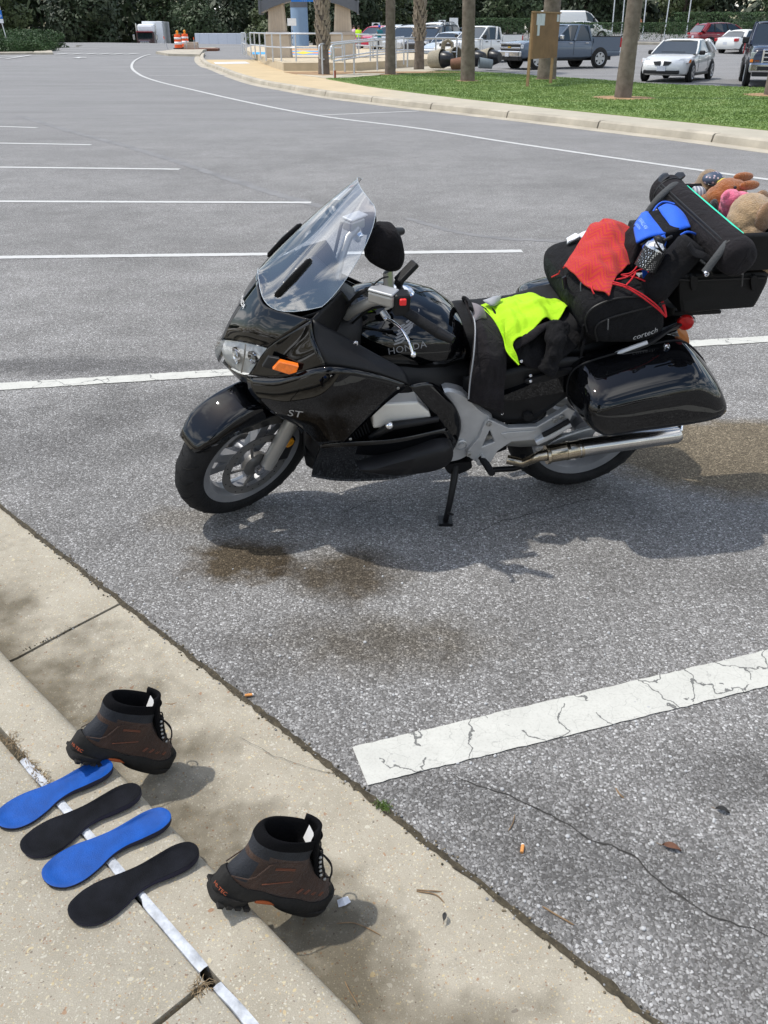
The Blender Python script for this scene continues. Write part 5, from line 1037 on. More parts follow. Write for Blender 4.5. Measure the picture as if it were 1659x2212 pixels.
for nm, lab, ct, px_, d_, yaw_, pt, st_, cab_, hw_, wr_, pil_, ex_ in (
    ('parked_hatchback', 'pale blue-silver small car beside the white extended-cab pickup', 'car', (930, 122), 58, 238, LSIL, sed_st, sed_cab, 0.86, 0.32, [(0.85, 1.3, 0.22), (2.0, 1.95, 0.08), (3.25, 2.58, 0.08)], front_ex(0.86, 4.45, 0.62)),
    ('people_carrier', 'dark brown-black people carrier with roof rails behind the small silver car', 'car', (892, 122), 61, 234, BLK, suv_st, mv_cab, 0.98, 0.36, mpil, front_ex(0.98, 4.75, 0.82, M_CCHR, True)),
    ('people_carrier', 'silver people carrier partly hidden by the palm with leaf bases', 'car', (846, 120), 66, 236, SIL, suv_st, mv_cab, 0.97, 0.36, mpil, front_ex(0.97, 4.75, 0.80, M_CCHR, True)),
    ('parked_van', 'light grey van behind the silver people carrier', 'van', (815, 118), 72, 236, SIL, suv_st, mv_cab, 0.97, 0.36, mpil, front_ex(0.97, 4.75, 0.82, M_TRIM, True)),
    ('parked_car', 'crimson car with low bonnet beyond the person in teal', 'car', (782, 115), 76, 238, CRIM, suv_st, suv_cab, 0.93, 0.35, [(0.35, 0.75, 0.3), (2.3, 2.1, 0.07), (3.7, 2.78, 0.08)], front_ex(0.93, 4.75, 0.80)),
    ('parked_saloon', 'white saloon behind the people carriers', 'car', (905, 108), 74, 236, W_, suv_st, mv_cab, 0.95, 0.35, mpil, front_ex(0.95, 4.75, 0.8, M_CCHR, True))):
    p = at(*px_, d_); p.z = terrain(p.x, p.y); yw = R(yaw_); L_ = 4.75; o = p - Vector((math.cos(yw), math.sin(yw), 0)) * L_; o.z = terrain(o.x, o.y)
    car(nm, lab, ct, o, yw, 'x', st_, cab_, (0.95, 3.65), wr_, hw_, pt, pil_, 0.77, extras=ex_)
# --- lorry and trailers beyond the hedge
def lorry():
    p = at(318, 100, 130); z = -1.42; t = thing('lorry', 'white lorry tractor with box trailer facing us behind the low hedge', 'lorry', (p.x, p.y, z), R(-82))
    M_LW, M_LD = mat('lorry_white', (0.85, 0.86, 0.88), 0.4, var=0.04), mat('lorry_dark_red', (0.05, 0.02, 0.022), 0.3, coat=0.5)
    bx(t, 'trailer_box', (-7.2, 0.85, 2.75), (12.5, 2.6, 2.75), M_LW, 0.05); bx(t, 'cab', (0.2, 0, 2.0), (1.9, 2.3, 1.9), M_LD, 0.15); bx(t, 'sleeper_roof', (-0.6, 0.1, 3.3), (1.9, 2.2, 1.0), M_LW, 0.3); bx(t, 'windscreen', (1.16, 0, 2.45), (0.05, 1.9, 0.7), M_GLASS, 0.02); bx(t, 'bonnet', (1.9, 0, 1.45), (1.8, 1.6, 1.1), M_LD, 0.2); bx(t, 'grille', (2.82, 0, 1.35), (0.06, 1.15, 0.95), M_CCHR, 0.04)
    for k in range(5): bx(t, 'grille_bar', (2.86, -0.44 + 0.22 * k, 1.35), (0.03, 0.06, 0.9), M_TRIM, 0)
    bx(t, 'headlamp', (2.7, 0.95, 1.05), (0.2, 0.34, 0.25), mat('lit_headlamp', (0.8, 0.75, 0.6), 0.2, emit=(1.0, 0.85, 0.45), emits=3.0), 0.05, True); bx(t, 'bumper', (2.9, 0, 0.6), (0.25, 2.3, 0.4), M_CCHR, 0.08); bx(t, 'wing_mirror', (1.1, 1.45, 2.3), (0.12, 0.25, 0.6), M_CCHR, 0.04, True); bx(t, 'sun_visor', (1.3, 0, 2.92), (0.35, 2.1, 0.12), mat('visor_red', (0.25, 0.02, 0.03), 0.4), 0.03); bx(t, 'exhaust_stack', (-0.9, 1.25, 2.6), (0.14, 0.14, 2.6), M_CCHR, 0.05, True)
    for s in (1, -1):
        mb = MB(); mb.lathe([(0.0, -0.15), (0.5, -0.15), (0.52, -0.1), (0.52, 0.1), (0.5, 0.15), (0, 0.15)], 24, 'y', 0, Matrix.Translation((2.0, s * 1.0, 0.52))); mb.build('wheel', M_CTYRE, t, True, 40)
        for x in (-1.5, -2.9, -12.0, -13.0): mb = MB(); mb.lathe([(0.0, -0.3), (0.52, -0.3), (0.52, 0.3), (0, 0.3)], 20, 'y', 0, Matrix.Translation((x, s * 0.9 + 0.4, 0.52))); mb.build('wheel', M_CTYRE, t, True, 40)
lorry()
def trailer(label, xa, xb, yt, yb, d, rot=0):
    a, b, tp = at(xa, yb, d), at(xb, yb, d), at(xa, yt, d); z = terrain(a.x, a.y) if d < 120 else -1.4; t = thing('box_trailer', label, 'trailer', ((a.x + b.x) / 2, d, z)); w = b.x - a.x; h = tp.z - z
    bx(t, 'box', (0, 1.2, (h + 1.0) / 2), (w, 2.5, h - 1.0), mat('trailer_white', (0.62, 0.65, 0.72), 0.5, var=0.04), 0.03); 
    for k in range(int(w / 1.2)): bx(t, 'side_rib', (-w / 2 + 0.6 + 1.2 * k, -0.062, (h + 1.0) / 2), (0.05, 0.02, h - 1.05), mat('trailer_rib', (0.50, 0.53, 0.6), 0.5), 0)
    for x in (-w * 0.4, -w * 0.3, w * 0.35):
        mb = MB(); mb.lathe([(0.0, -0.3), (0.5, -0.3), (0.5, 0.3), (0, 0.3)], 20, 'y', 0, Matrix.Translation((x, 0.35, 0.5))); mb.build('wheel', M_CTYRE, t, True, 40)
    bx(t, 'chassis', (0, 1.2, 0.85), (w * 0.95, 1.2, 0.3), M_TRIM, 0)
trailer('long white box trailer parked beyond the orange barrels', 422, 545, 72, 90, 128); trailer('white box trailer far behind the disabled parking sign', -40, 34, 70, 82, 130)
# ================================================================== MOTORCYCLE
from mathutils.bvhtree import BVHTree
LEAN = R(12)
_a, _b = gp(488, 1100, 0), gp(1222, 1036, 0)
BF = (_a - _b).normalized(); _l = Vector((0, 0, 1)).cross(BF)
BV = Vector((0, 0, 1)) * math.cos(LEAN) + _l * math.sin(LEAN); BW = _l * math.cos(LEAN) - Vector((0, 0, 1)) * math.sin(LEAN)
BM = Matrix(((BF.x, BW.x, BV.x, _b.x), (BF.y, BW.y, BV.y, _b.y), (BF.z, BW.z, BV.z, _b.z), (0, 0, 0, 1)))
def P(x, y, w):
    """point of the bike (forward, left, up) on its plane at distance w from the middle, seen at pixel x, y"""
    d = ray(x, y); o = Vector((0, 0, HCAM)); t = (w - (o - _b).dot(BW)) / d.dot(BW); q = o + d * t - _b
    return Vector((q.dot(BF), w, q.dot(BV)))
def PL(*pts): return [P(*p) for p in pts]
def mir(v): return [Vector((p.x, -p.y, p.z)) for p in v]
BIKE = thing('motorcycle', 'black sport touring motorcycle leaning on its side stand, loaded with luggage', 'motorcycle', mat=BM)
def on_bike(name, label, cat, base, group=None):
    b = Vector(base); o = thing(name, label, cat, mat=BM @ Matrix.Translation(b), group=group); ORG[o.name] = b; return o

M_BLACK = mat('gloss_black_paint', (0.0016, 0.0018, 0.0024), 0.3, coat=1.0, var=0.05, spec=0.0)
M_MATTE = mat('matte_black_plastic', (0.008, 0.008, 0.009), 0.42, spec=0.3, var=0.2, bump=0.15, bscale=400)
M_RUB = mat('black_rubber', (0.010, 0.010, 0.011), 0.72, spec=0.25, var=0.25, vscale=30, bump=0.2, bscale=200)
M_TYRE = mat('tyre_rubber', (0.015, 0.015, 0.016), 0.7, spec=0.25, var=0.3, vscale=20, bump=0.3, bscale=90)
M_ALU = mat('silver_aluminium', (0.46, 0.465, 0.47), 0.34, metal=0.5, var=0.10, vscale=14, rvar=0.06)
M_ALU2 = mat('dark_cast_aluminium', (0.36, 0.35, 0.33), 0.38, metal=0.45, var=0.12)
M_RIM = mat('wheel_rim_grey', (0.27, 0.275, 0.29), 0.34, metal=0.25, var=0.15)
M_CHROME = mat('chrome', (0.78, 0.78, 0.80), 0.06, metal=1.0, var=0.03)
M_EXH = mat('heat_stained_steel', (0.42, 0.36, 0.27), 0.2, metal=1.0, var=0.18, vscale=9)
M_EXH2 = mat('polished_steel', (0.52, 0.50, 0.47), 0.2, metal=1.0, var=0.08)
M_VALVE = mat('valve_cover_silver', (0.70, 0.68, 0.63), 0.4, metal=0.2, var=0.06)
M_AMBER = mat('amber_lens', (0.75, 0.16, 0.012), 0.12, coat=0.6, var=0.2, vscale=60)
M_RED = mat('red_reflector', (0.45, 0.012, 0.012), 0.15, coat=0.6, var=0.3, vscale=50)
M_REDSW = mat('red_switch', (0.75, 0.03, 0.03), 0.4)
M_GREYP = mat('decal_silver', (0.42, 0.42, 0.42), 0.4, metal=0.3)
M_WING = mat('decal_grey', (0.20, 0.20, 0.21), 0.35)
M_WHITE = mat('white_print', (0.75, 0.75, 0.74), 0.5)
def clear_mat(name, ior, tint, rough=0.0, add=0.0):
    m = bpy.data.materials.new(name); m.use_nodes = True; nt = m.node_tree; nt.nodes.clear(); N = nt.nodes.new; L = nt.links.new
    o = N('ShaderNodeOutputMaterial'); mx = N('ShaderNodeMixShader'); t = N('ShaderNodeBsdfTransparent'); g = N('ShaderNodeBsdfGlossy'); f = N('ShaderNodeFresnel')
    f.inputs['IOR'].default_value = ior; t.inputs['Color'].default_value = (*tint, 1); g.inputs['Roughness'].default_value = rough
    nz = N('ShaderNodeTexNoise'); nz.inputs['Scale'].default_value = 3.0; mr = N('ShaderNodeMapRange'); mr.inputs['To Min'].default_value = add; mr.inputs['To Max'].default_value = add * 1.3
    L(nz.outputs['Fac'], mr.inputs['Value']); a = N('ShaderNodeMath'); a.operation = 'ADD'; L(f.outputs[0], a.inputs[0]); L(mr.outputs[0], a.inputs[1])
    L(a.outputs[0], mx.inputs[0]); L(t.outputs[0], mx.inputs[1]); L(g.outputs[0], mx.inputs[2]); L(mx.outputs[0], o.inputs[0]); return m
M_SCREEN = clear_mat('clear_acrylic', 3.1, (0.92, 0.95, 0.98))
M_LENS = clear_mat('clear_lens', 1.9, (0.96, 0.97, 0.98))

def panel(name, top, right, bottom, left, mt, n=16, m=12, thick=0.006, both=True, bulge=0.0, parent=None):
    """body panel through four edge curves of (pixel x, pixel y, distance from the middle)"""
    V, Fc = coons_pts(PL(*top), PL(*right), PL(*bottom), PL(*left), n, m)
    if bulge:
        for j in range(m + 1):
            for i in range(n + 1): V[j * (n + 1) + i].y += bulge * 16 * (i / n) * (1 - i / n) * (j / m) * (1 - j / m)
    out = []
    for side in ((1, -1) if both else (1,)):
        o = mk(name, V if side > 0 else mir(V), Fc, mt, parent or BIKE, True)
        fix_normals(o, Vector((0, side, 0.25)))
        mod_solid(o, thick); out.append(o)
    return out
def fix_normals(o, d):
    me = o.data; s = Vector()
    for p in me.polygons: s += p.normal * p.area
    if s.dot(d) < 0: me.flip_normals()
def stations(name, st, mt, parent=None, seg=20, pw=0.75, vp=0.9, full=True):
    """lofted body: (forward, half width, top, bottom)"""
    V = []; Fc = []; n = seg
    for u, a, vt, vb in st:
        for j in range(n):
            th = 2 * math.pi * j / n; c, s = math.cos(th), math.sin(th)
            w = a * math.copysign(abs(c) ** pw, c); v = (vt + vb) / 2 + (vt - vb) / 2 * math.copysign(abs(s) ** vp, s); V.append((u, w, v))
    for i in range(len(st) - 1):
        for j in range(n): Fc.append((i * n + j, i * n + (j + 1) % n, (i + 1) * n + (j + 1) % n, (i + 1) * n + j))
    Fc += [tuple(range(n)), tuple(range((len(st) - 1) * n, len(st) * n))]
    return mk(name, V, Fc, mt, parent or BIKE, True, 60)
def slab(name, rings, mt, parent=None, n=40, bend=None, smooth=True, ang=50, both=False):
    """closed soft body from outlines at several distances w: [(w, scale, outline in (u, v))]"""
    rr = []
    for w, sc, out in rings:
        c = sum((Vector((p[0], p[1])) for p in out), Vector((0, 0))) / len(out)
        rr.append([Vector((c.x + (p[0] - c.x) * sc, w, c.y + (p[1] - c.y) * sc)) for p in out])
    V, Fc = rings_geo(rr, n)
    o = mk(name, V, Fc, mt, parent or BIKE, smooth, ang)
    if both: o2 = mk(name, mir(V), Fc, mt, parent or BIKE, smooth, ang); return o, o2
    return o
def outl(w, *pts): return [(P(x, y, w).x, P(x, y, w).z) for x, y in pts]
def bvh(objs):
    V = []; Fc = []
    for o in objs:
        b = len(V); off = ORG.get(o.parent.name, Vector()) if o.parent else Vector()
        V += [v.co + off for v in o.data.vertices]; Fc += [tuple(i + b for i in p.vertices) for p in o.data.polygons]
    return BVHTree.FromPolygons(V, Fc)
def decal(name, geo, c, ax, ay, d, surf, mt, parent, lift=0.0012, th=0.0):
    """flat print or badge pressed onto a surface along d"""
    V, Fc = geo; B = bvh(surf) if surf else None; out = []
    c, ax, ay, d = Vector(c), Vector(ax).normalized(), Vector(ay).normalized(), Vector(d).normalized()
    for p in V:
        q = c + ax * p.x + ay * p.y
        if B:
            h = B.ray_cast(q - d * 0.25, d, 0.6)[0]
            if h is not None: q = h
        out.append(q - d * lift)
    o = mk(name, out, Fc, mt, parent)
    if th: mod_solid(o, th, 1)
    return o
def bolt(name, c, r, parent, mt=None, ax='y', h=0.006):
    mb = MB(); mb.lathe([(r, 0), (r, h * 0.7), (r * 0.85, h), (r * 0.55, h), (r * 0.5, h * 0.4), (0.0005, h * 0.4)], 12, ax, M=Matrix.Translation(Vector(c)))
    return mb.build(name, mt or M_ALU, parent, True, 40)

# ---------------------------------------------------------------- wheels
def annulus(mb, r0, r1, h0, h1, M, seg=48, m=0): mb.lathe([(r0, h0), (r1, h0), (r1, h1), (r0, h1), (r0, h0)], seg, 'y', m, M)
def wheel(name, M, Ro, tw, rr, parent, discs):
    mb = MB()
    hw = tw * 0.40
    mb.lathe([(rr - 0.024, -hw + 0.006), (rr + 0.006, -hw), (rr + 0.010, -hw + 0.006), (rr - 0.012, -hw + 0.016), (rr - 0.028, -hw * 0.4), (rr - 0.028, hw * 0.4), (rr - 0.012, hw - 0.016), (rr + 0.010, hw - 0.006), (rr + 0.006, hw), (rr - 0.024, hw - 0.006), (rr - 0.030, hw - 0.016), (rr - 0.040, hw * 0.35), (rr - 0.040, -hw * 0.35), (rr - 0.030, -hw + 0.016), (rr - 0.024, -hw + 0.006)], 64, 'y', 0, M)
    mb.lathe([(0.0, -0.055), (0.034, -0.055), (0.042, -0.03), (0.042, 0.03), (0.034, 0.055), (0.0, 0.055)], 24, 'y', 0, M)
    for k in range(6):
        a = (k // 2) * 2 * math.pi / 3 + (k % 2) * 0.42
        Rk = M @ Matrix.Rotation(-a, 4, 'Y')
        V = [(0.03, -0.022, -0.024), (0.03, 0.022, -0.024), (0.03, 0.022, 0.024), (0.03, -0.022, 0.024), (rr - 0.03, -0.014, -0.012), (rr - 0.03, 0.014, -0.012), (rr - 0.03, 0.014, 0.020), (rr - 0.03, -0.014, 0.020)]
        mb.add(V, [(0, 1, 2, 3), (7, 6, 5, 4), (0, 4, 5, 1), (1, 5, 6, 2), (2, 6, 7, 3), (3, 7, 4, 0)], 0, Rk)
    w = mb.build(name, M_RIM, parent, True, 30)
    mb = MB(); pr = []
    for k in range(21):
        t = -1 + 2 * k / 20; ang = t * 1.92
        pr.append((Ro - tw * 0.5 * 0.92 + math.cos(ang) * tw * 0.5 * 0.92 + (-0.0 if abs(t) < 0.8 else 0), math.sin(ang) * tw * 0.5))
    pr = [(rr + 0.004, -hw * 0.97)] + [p for p in pr if p[0] > rr + 0.01] + [(rr + 0.004, hw * 0.97)]; pr.append(pr[0])
    mb.lathe(pr, 72, 'y', 0, M); t_ = mb.build('tyre', M_TYRE, w, True)
    # moulded tread grooves, alternating left and right
    g = MB()
    for k in range(22):
        a = k * 2 * math.pi / 22
        for sgn in (1, -1):
            pts = []
            for q in range(6):
                f = q / 5; ang = sgn * (0.12 + 1.0 * f); rad = Ro - tw * 0.46 + math.cos(ang) * tw * 0.46 + 0.0006; aa = a + (0.07 if sgn > 0 else 0.21) + 0.13 * f * f
                pts.append(M @ Vector((rad * math.cos(aa), math.sin(ang) * tw * 0.5, rad * math.sin(aa))))
            g.tube(pts, 0.0022, 4)
    g.build('tread_groove', mat('groove_black', (0.003, 0.003, 0.003), 0.9), w)
    for s in discs:
        d = MB(); annulus(d, 0.118, 0.152, s * 0.070 - 0.0025, s * 0.070 + 0.0025, M)
        for k in range(5):
            a = k * math.pi / 2.5; d.tube([M @ Vector((0.05 * math.cos(a), s * 0.066, 0.05 * math.sin(a))), M @ Vector((0.112 * math.cos(a + 0.15), s * 0.066, 0.112 * math.sin(a + 0.15)))], 0.006, 6)
        d.lathe([(0.0, s * 0.052), (0.055, s * 0.052), (0.055, s * 0.070), (0.03, s * 0.074), (0.0, s * 0.074)], 24, 'y', 0, M)
        dd = d.build('brake_disc', mat('disc_steel', (0.17, 0.165, 0.16), 0.35, metal=0.4, var=0.15), w, True, 30)
        for k in range(30):
            a = k * math.pi / 15; rd = 0.120 + 0.011 * (k % 3); b_ = MB(); b_.lathe([(0.0, s * 0.0731), (0.0032, s * 0.0731)], 8, 'y', 0, M @ Matrix.Translation((rd * math.cos(a), 0, rd * math.sin(a))))
            if s > 0: b_.build('vent_hole', MATS['groove_black'], dd) if 'groove_black' in MATS else None
    return w
FWC = Vector((1.395, 0.0, 0.305)); AXD = Vector((-0.438, 0, 0.899)); AXP = Vector((1.345, 0, 0.305)); STEER = R(32)
SM = Matrix.Translation(AXP) @ Matrix.Rotation(STEER, 4, AXD) @ Matrix.Translation(-AXP)
wheel('front_wheel', SM @ Matrix.Translation(FWC), 0.305, 0.122, 0.215, BIKE, (1, -1))
RWC = Vector((0.0, 0.0, 0.318))
wheel('rear_wheel', Matrix.Translation(RWC), 0.318, 0.172, 0.222, BIKE, ())
# front fender: shell over the wheel
def fender():
    V = []; Fc = []; na, nw = 26, 12
    for i in range(na + 1):
        f = i / na; a = R(40) + R(122) * f
        for j in range(nw + 1):
            t = -1 + 2 * j / nw; rad = 0.338 - 0.016 * t * t
            skirt = 0.030 + 0.085 * sm(0.0, 0.45, f)
            w = 0.080 * math.copysign(min(1, abs(t) / 0.62) ** 0.8, t) if t else 0
            if abs(t) > 0.62: rad = 0.332 - skirt * (abs(t) - 0.62) / 0.38
            tip = 1 - 0.35 * max(0, 0.12 - f) / 0.12
            V.append(SM @ (FWC + Vector((rad * math.cos(a), w * tip, rad * math.sin(a)))))
    for i in range(na):
        for j in range(nw): Fc.append((i * (nw + 1) + j, i * (nw + 1) + j + 1, (i + 1) * (nw + 1) + j + 1, (i + 1) * (nw + 1) + j))
    o = mk('front_fender', V, Fc, M_BLACK, BIKE, True); fix_normals(o, Vector((0.5, 0, 1))); mod_solid(o, 0.005)
fender()
for s in (1, -1):
    ax = SM @ (FWC + Vector((-0.03, s * 0.098, 0.0))); up = SM @ (FWC + Vector((-0.045, s * 0.098, 0)) + AXD * 0.36); up2 = SM @ (FWC + Vector((-0.045, s * 0.098, 0)) + AXD * 0.72)
    fk = tube('fork_leg', [ax, ax.lerp(up, 0.5), up, up.lerp(up2, 0.02), up2], [0.027, 0.029, 0.029, 0.022, 0.022], M_ALU2, BIKE, 16)
    mb = MB(); c0 = SM @ (FWC + Vector((0, s * 0.09, 0))); mb.lathe([(0.0, 0), (0.022, 0), (0.022, 0.02), (0.014, 0.024), (0.0, 0.024)], 12, 'y', 0, Matrix.Translation(c0) @ SM.to_3x3().to_4x4()); mb.build('axle_nut', M_CHROME, fk, True, 40)
    cal = MB(); cal.box((0, 0, 0), (0.06, 0.05, 0.11), M=SM @ Matrix.Translation(FWC + Vector((-0.115, s * 0.085, 0.055))) @ Matrix.Rotation(R(-20), 4, 'Y')); mod_bevel(cal.build('brake_caliper', M_MATTE, BIKE), 0.010)
    rf = MB(); Mr = SM @ Matrix.Translation(FWC + Vector((-0.122, s * 0.112, 0.10))); rf.lathe([(0.0, 0.006 * s), (0.020, 0.005 * s), (0.023, 0.0), (0.023, -0.004 * s), (0, -0.004 * s)], 20, 'y', 0, Mr); rf.build('fork_reflector', mat('amber_reflector', (0.85, 0.32, 0.02), 0.2, coat=0.5, var=0.4, vscale=70), fk, True, 40)
# ---------------------------------------------------------------- inner body (dark)
stations('engine_block', [(1.16, 0.10, 0.62, 0.34), (1.12, 0.19, 0.80, 0.27), (0.98, 0.235, 0.84, 0.26), (0.80, 0.245, 0.80, 0.27), (0.62, 0.20, 0.76, 0.28), (0.50, 0.17, 0.70, 0.30), (0.46, 0.12, 0.66, 0.36)], M_MATTE, pw=0.5, vp=0.6)
stations('inner_fairing', [(1.36, 0.10, 0.86, 0.74), (1.30, 0.16, 0.93, 0.72), (1.20, 0.20, 0.98, 0.66), (1.10, 0.24, 0.98, 0.62), (1.00, 0.20, 0.96, 0.62), (0.93, 0.16, 0.92, 0.62)], M_MATTE, pw=0.6, vp=0.7)
stations('tail_frame', [(0.52, 0.13, 0.78, 0.55), (0.40, 0.15, 0.79, 0.54), (0.2, 0.15, 0.80, 0.58), (0.0, 0.15, 0.80, 0.64), (-0.2, 0.14, 0.83, 0.72), (-0.33, 0.09, 0.84, 0.76)], M_MATTE, pw=0.6, vp=0.7)
# swing arm, rear hugger
tube('swingarm', [(0.50, 0.10, 0.36), (0.30, 0.13, 0.34), (0.0, 0.125, 0.318)], [(0.05, 0.03), (0.045, 0.028), (0.035, 0.025)], M_ALU2, BIKE, 12)
tube('swingarm', [(0.50, -0.10, 0.36), (0.30, -0.13, 0.34), (0.0, -0.125, 0.318)], [(0.05, 0.03), (0.045, 0.028), (0.035, 0.025)], M_ALU2, BIKE, 12)
# ---------------------------------------------------------------- cowl and headlight
COWL = panel('upper_cowl', [(478, 733, 0), (493, 697, 0), (522, 652, 0), (557, 606, 0)], [(557, 606, 0), (568, 655, 0.12), (610, 672, 0.19), (672, 690, 0.265)], [(577, 752, 0.2), (602, 735, 0.232), (640, 712, 0.256), (672, 692, 0.27)], [(478, 733, 0), (515, 738, 0.085), (550, 745, 0.155), (577, 752, 0.2)], M_BLACK, 18, 16, bulge=0.012)
panel('cowl_side', [(577, 752, 0.199), (602, 735, 0.231), (640, 712, 0.255), (672, 691, 0.269)], [(672, 691, 0.269), (676, 725, 0.29), (690, 760, 0.325), (703, 790, 0.342)], [(536, 810, 0.165), (590, 816, 0.24), (645, 808, 0.30), (703, 790, 0.342)], [(577, 752, 0.199), (563, 770, 0.19), (550, 790, 0.178), (536, 810, 0.165)], M_BLACK, 16, 14, bulge=-0.012)
SIDE = panel('side_fairing', [(534, 812, 0.16), (600, 815, 0.25), (703, 793, 0.345), (800, 806, 0.352), (884, 832, 0.33)], [(884, 832, 0.33), (840, 866, 0.338), (790, 912, 0.338), (742, 955, 0.33)], [(690, 962, 0.285), (708, 962, 0.30), (725, 959, 0.318), (742, 955, 0.33)], [(534, 812, 0.16), (541, 850, 0.19), (592, 895, 0.235), (650, 925, 0.265), (690, 962, 0.285)], M_BLACK, 22, 16, bulge=0.01)
panel('shoulder_panel', [(676, 690, 0.262), (720, 712, 0.262), (790, 752, 0.28), (868, 795, 0.30)], [(868, 795, 0.30), (880, 812, 0.315), (886, 832, 0.328)], [(703, 790, 0.340), (800, 802, 0.348), (850, 817, 0.34), (886, 832, 0.328)], [(676, 690, 0.262), (680, 725, 0.288), (692, 760, 0.322), (703, 790, 0.340)], M_MATTE, 18, 10)
LOWER = panel('lower_fairing', [(690, 962, 0.284), (742, 957, 0.33), (850, 950, 0.342), (966, 925, 0.29)], [(966, 925, 0.29), (984, 955, 0.275), (972, 985, 0.25), (950, 1010, 0.21)], [(672, 1030, 0.14), (740, 1040, 0.165), (850, 1036, 0.185), (950, 1012, 0.21)], [(690, 962, 0.284), (683, 985, 0.25), (676, 1008, 0.19), (672, 1030, 0.14)], M_BLACK, 20, 12)
slab('crash_cover', [(0.30, 1.0, outl(0.30, (768, 998), (830, 978), (900, 958), (955, 945), (975, 955), (968, 985), (930, 1003), (850, 1012), (795, 1008))), (0.345, 0.97, outl(0.30, (768, 998), (830, 978), (900, 958), (955, 945), (975, 955), (968, 985), (930, 1003), (850, 1012), (795, 1008))), (0.362, 0.8, outl(0.30, (775, 998), (830, 980), (900, 962), (950, 950), (968, 958), (962, 985), (930, 1000), (850, 1010), (800, 1006)))], M_MATTE, both=True)
panel('frame_cover', [(884, 834, 0.325), (905, 828, 0.31), (930, 826, 0.29), (945, 832, 0.27)], [(945, 832, 0.27), (985, 880, 0.262), (996, 920, 0.258), (985, 962, 0.262), (960, 995, 0.25)], [(948, 1002, 0.245), (952, 1000, 0.247), (956, 998, 0.249), (960, 995, 0.25)], [(884, 834, 0.325), (915, 870, 0.31), (953, 915, 0.292), (968, 950, 0.28), (948, 1002, 0.245)], M_BLACK, 8, 18)
# belly pan underneath
stations('belly_pan', [(1.16, 0.10, 0.34, 0.255), (1.10, 0.16, 0.34, 0.235), (0.9, 0.18, 0.33, 0.235), (0.65, 0.18, 0.33, 0.24), (0.50, 0.15, 0.31, 0.25), (0.34, 0.10, 0.30, 0.262)], M_MATTE, pw=0.6, vp=0.6)
# headlight: clear lens over a chromed bowl
hl_top = [(478, 735, 0), (515, 740, 0.085), (550, 747, 0.153), (576, 754, 0.197)]; hl_bot = [(480, 784, 0), (497, 798, 0.06), (514, 807, 0.11), (533, 812, 0.158)]
V, Fc = coons_pts(PL(*hl_top), PL((576, 754, 0.197), (560, 775, 0.185), (533, 810, 0.158)), PL(*hl_bot), PL((478, 735, 0), (471, 758, 0), (480, 784, 0)), 14, 8)
b0 = len(V); V2 = V + mir(V); F2 = Fc + [tuple(i + b0 for i in f) for f in Fc]
def push(V, d): return [Vector((p.x - d * (1 - 1.4 * abs(p.y)), p.y * 0.94, p.z)) for p in V]
hl = mk('headlight', push(V2, 0.014), F2, mat('lamp_reflector', (0.80, 0.82, 0.85), 0.22, metal=0.25, var=0.22, vscale=30), BIKE, True)
ln = mk('lens', [Vector((p.x + 0.012, p.y, p.z)) for p in V2], F2, M_LENS, hl, True)
for s in (1, -1):
    for x, y, w, r in ((512, 768, 0.085, 0.030), (548, 772, 0.150, 0.022)):
        mb = MB(); c = P(x, y, w); c = Vector((c.x + 0.004, s * c.y, c.z)); Mh = Matrix.Translation(c) @ Matrix.Rotation(s * R(32 if w > 0.1 else 14), 4, 'Z')
        mb.lathe([(0.0, -0.014), (r * 0.4, -0.012), (r * 0.8, -0.002), (r, 0.004), (r * 1.06, 0.004), (r * 1.06, -0.006)], 28, 'x', 0, Mh); mb.build('lamp_bowl', M_CHROME, hl, True, 40)
        mb = MB(); mb.ell(c + Vector((-0.004, 0, 0)), (0.008, 0.008, 0.008), seg=10, rings=8); mb.build('bulb', M_ALU2, hl, True)
    pts = [Vector((p.x + 0.004, s * p.y, p.z)) for p in PL((533, 744, 0.12), (530, 775, 0.125), (524, 805, 0.128))]; tube('divider', pts, 0.003, M_ALU2, hl, 6)
# lower lip under the lens
V, Fc = coons_pts(PL((480, 784, 0), (497, 798, 0.06), (514, 807, 0.11), (535, 813, 0.160)), PL((535, 813, 0.160), (540, 822, 0.17), (542, 832, 0.178)), PL((496, 800, 0), (510, 815, 0.06), (525, 826, 0.12), (542, 832, 0.178)), PL((480, 784, 0), (488, 792, 0), (496, 800, 0)), 12, 4)
V += mir(V); nf = len(Fc); hv = len(V) // 2; mod_solid(mk('headlight_lip', V, Fc + [tuple(i + hv for i in f) for f in Fc], M_BLACK, BIKE, True), 0.004)
# indicators: amber block in a smoked recess
for s in (1, -1):
    def prism(name, px_, out, mt, bev):
        pts = PL(*px_); V = [Vector((p.x, s * (p.y - 0.012), p.z)) for p in pts] + [Vector((p.x, s * (p.y + out), p.z)) for p in pts]; n = len(pts)
        o = mk(name, V, [tuple(range(n))[::-1], tuple(range(n, 2 * n))] + [(i, (i + 1) % n, n + (i + 1) % n, n + i) for i in range(n)], mt, BIKE); return mod_bevel(o, bev, 2, 30)
    prism('indicator', [(588, 795, 0.262), (603, 778, 0.268), (645, 788, 0.302), (640, 801, 0.304), (624, 806, 0.292)], 0.010, M_AMBER, 0.002)
    prism('indicator_recess', [(566, 792, 0.236), (580, 770, 0.240), (604, 774, 0.264), (588, 797, 0.256)], 0.003, M_MATTE, 0.002)
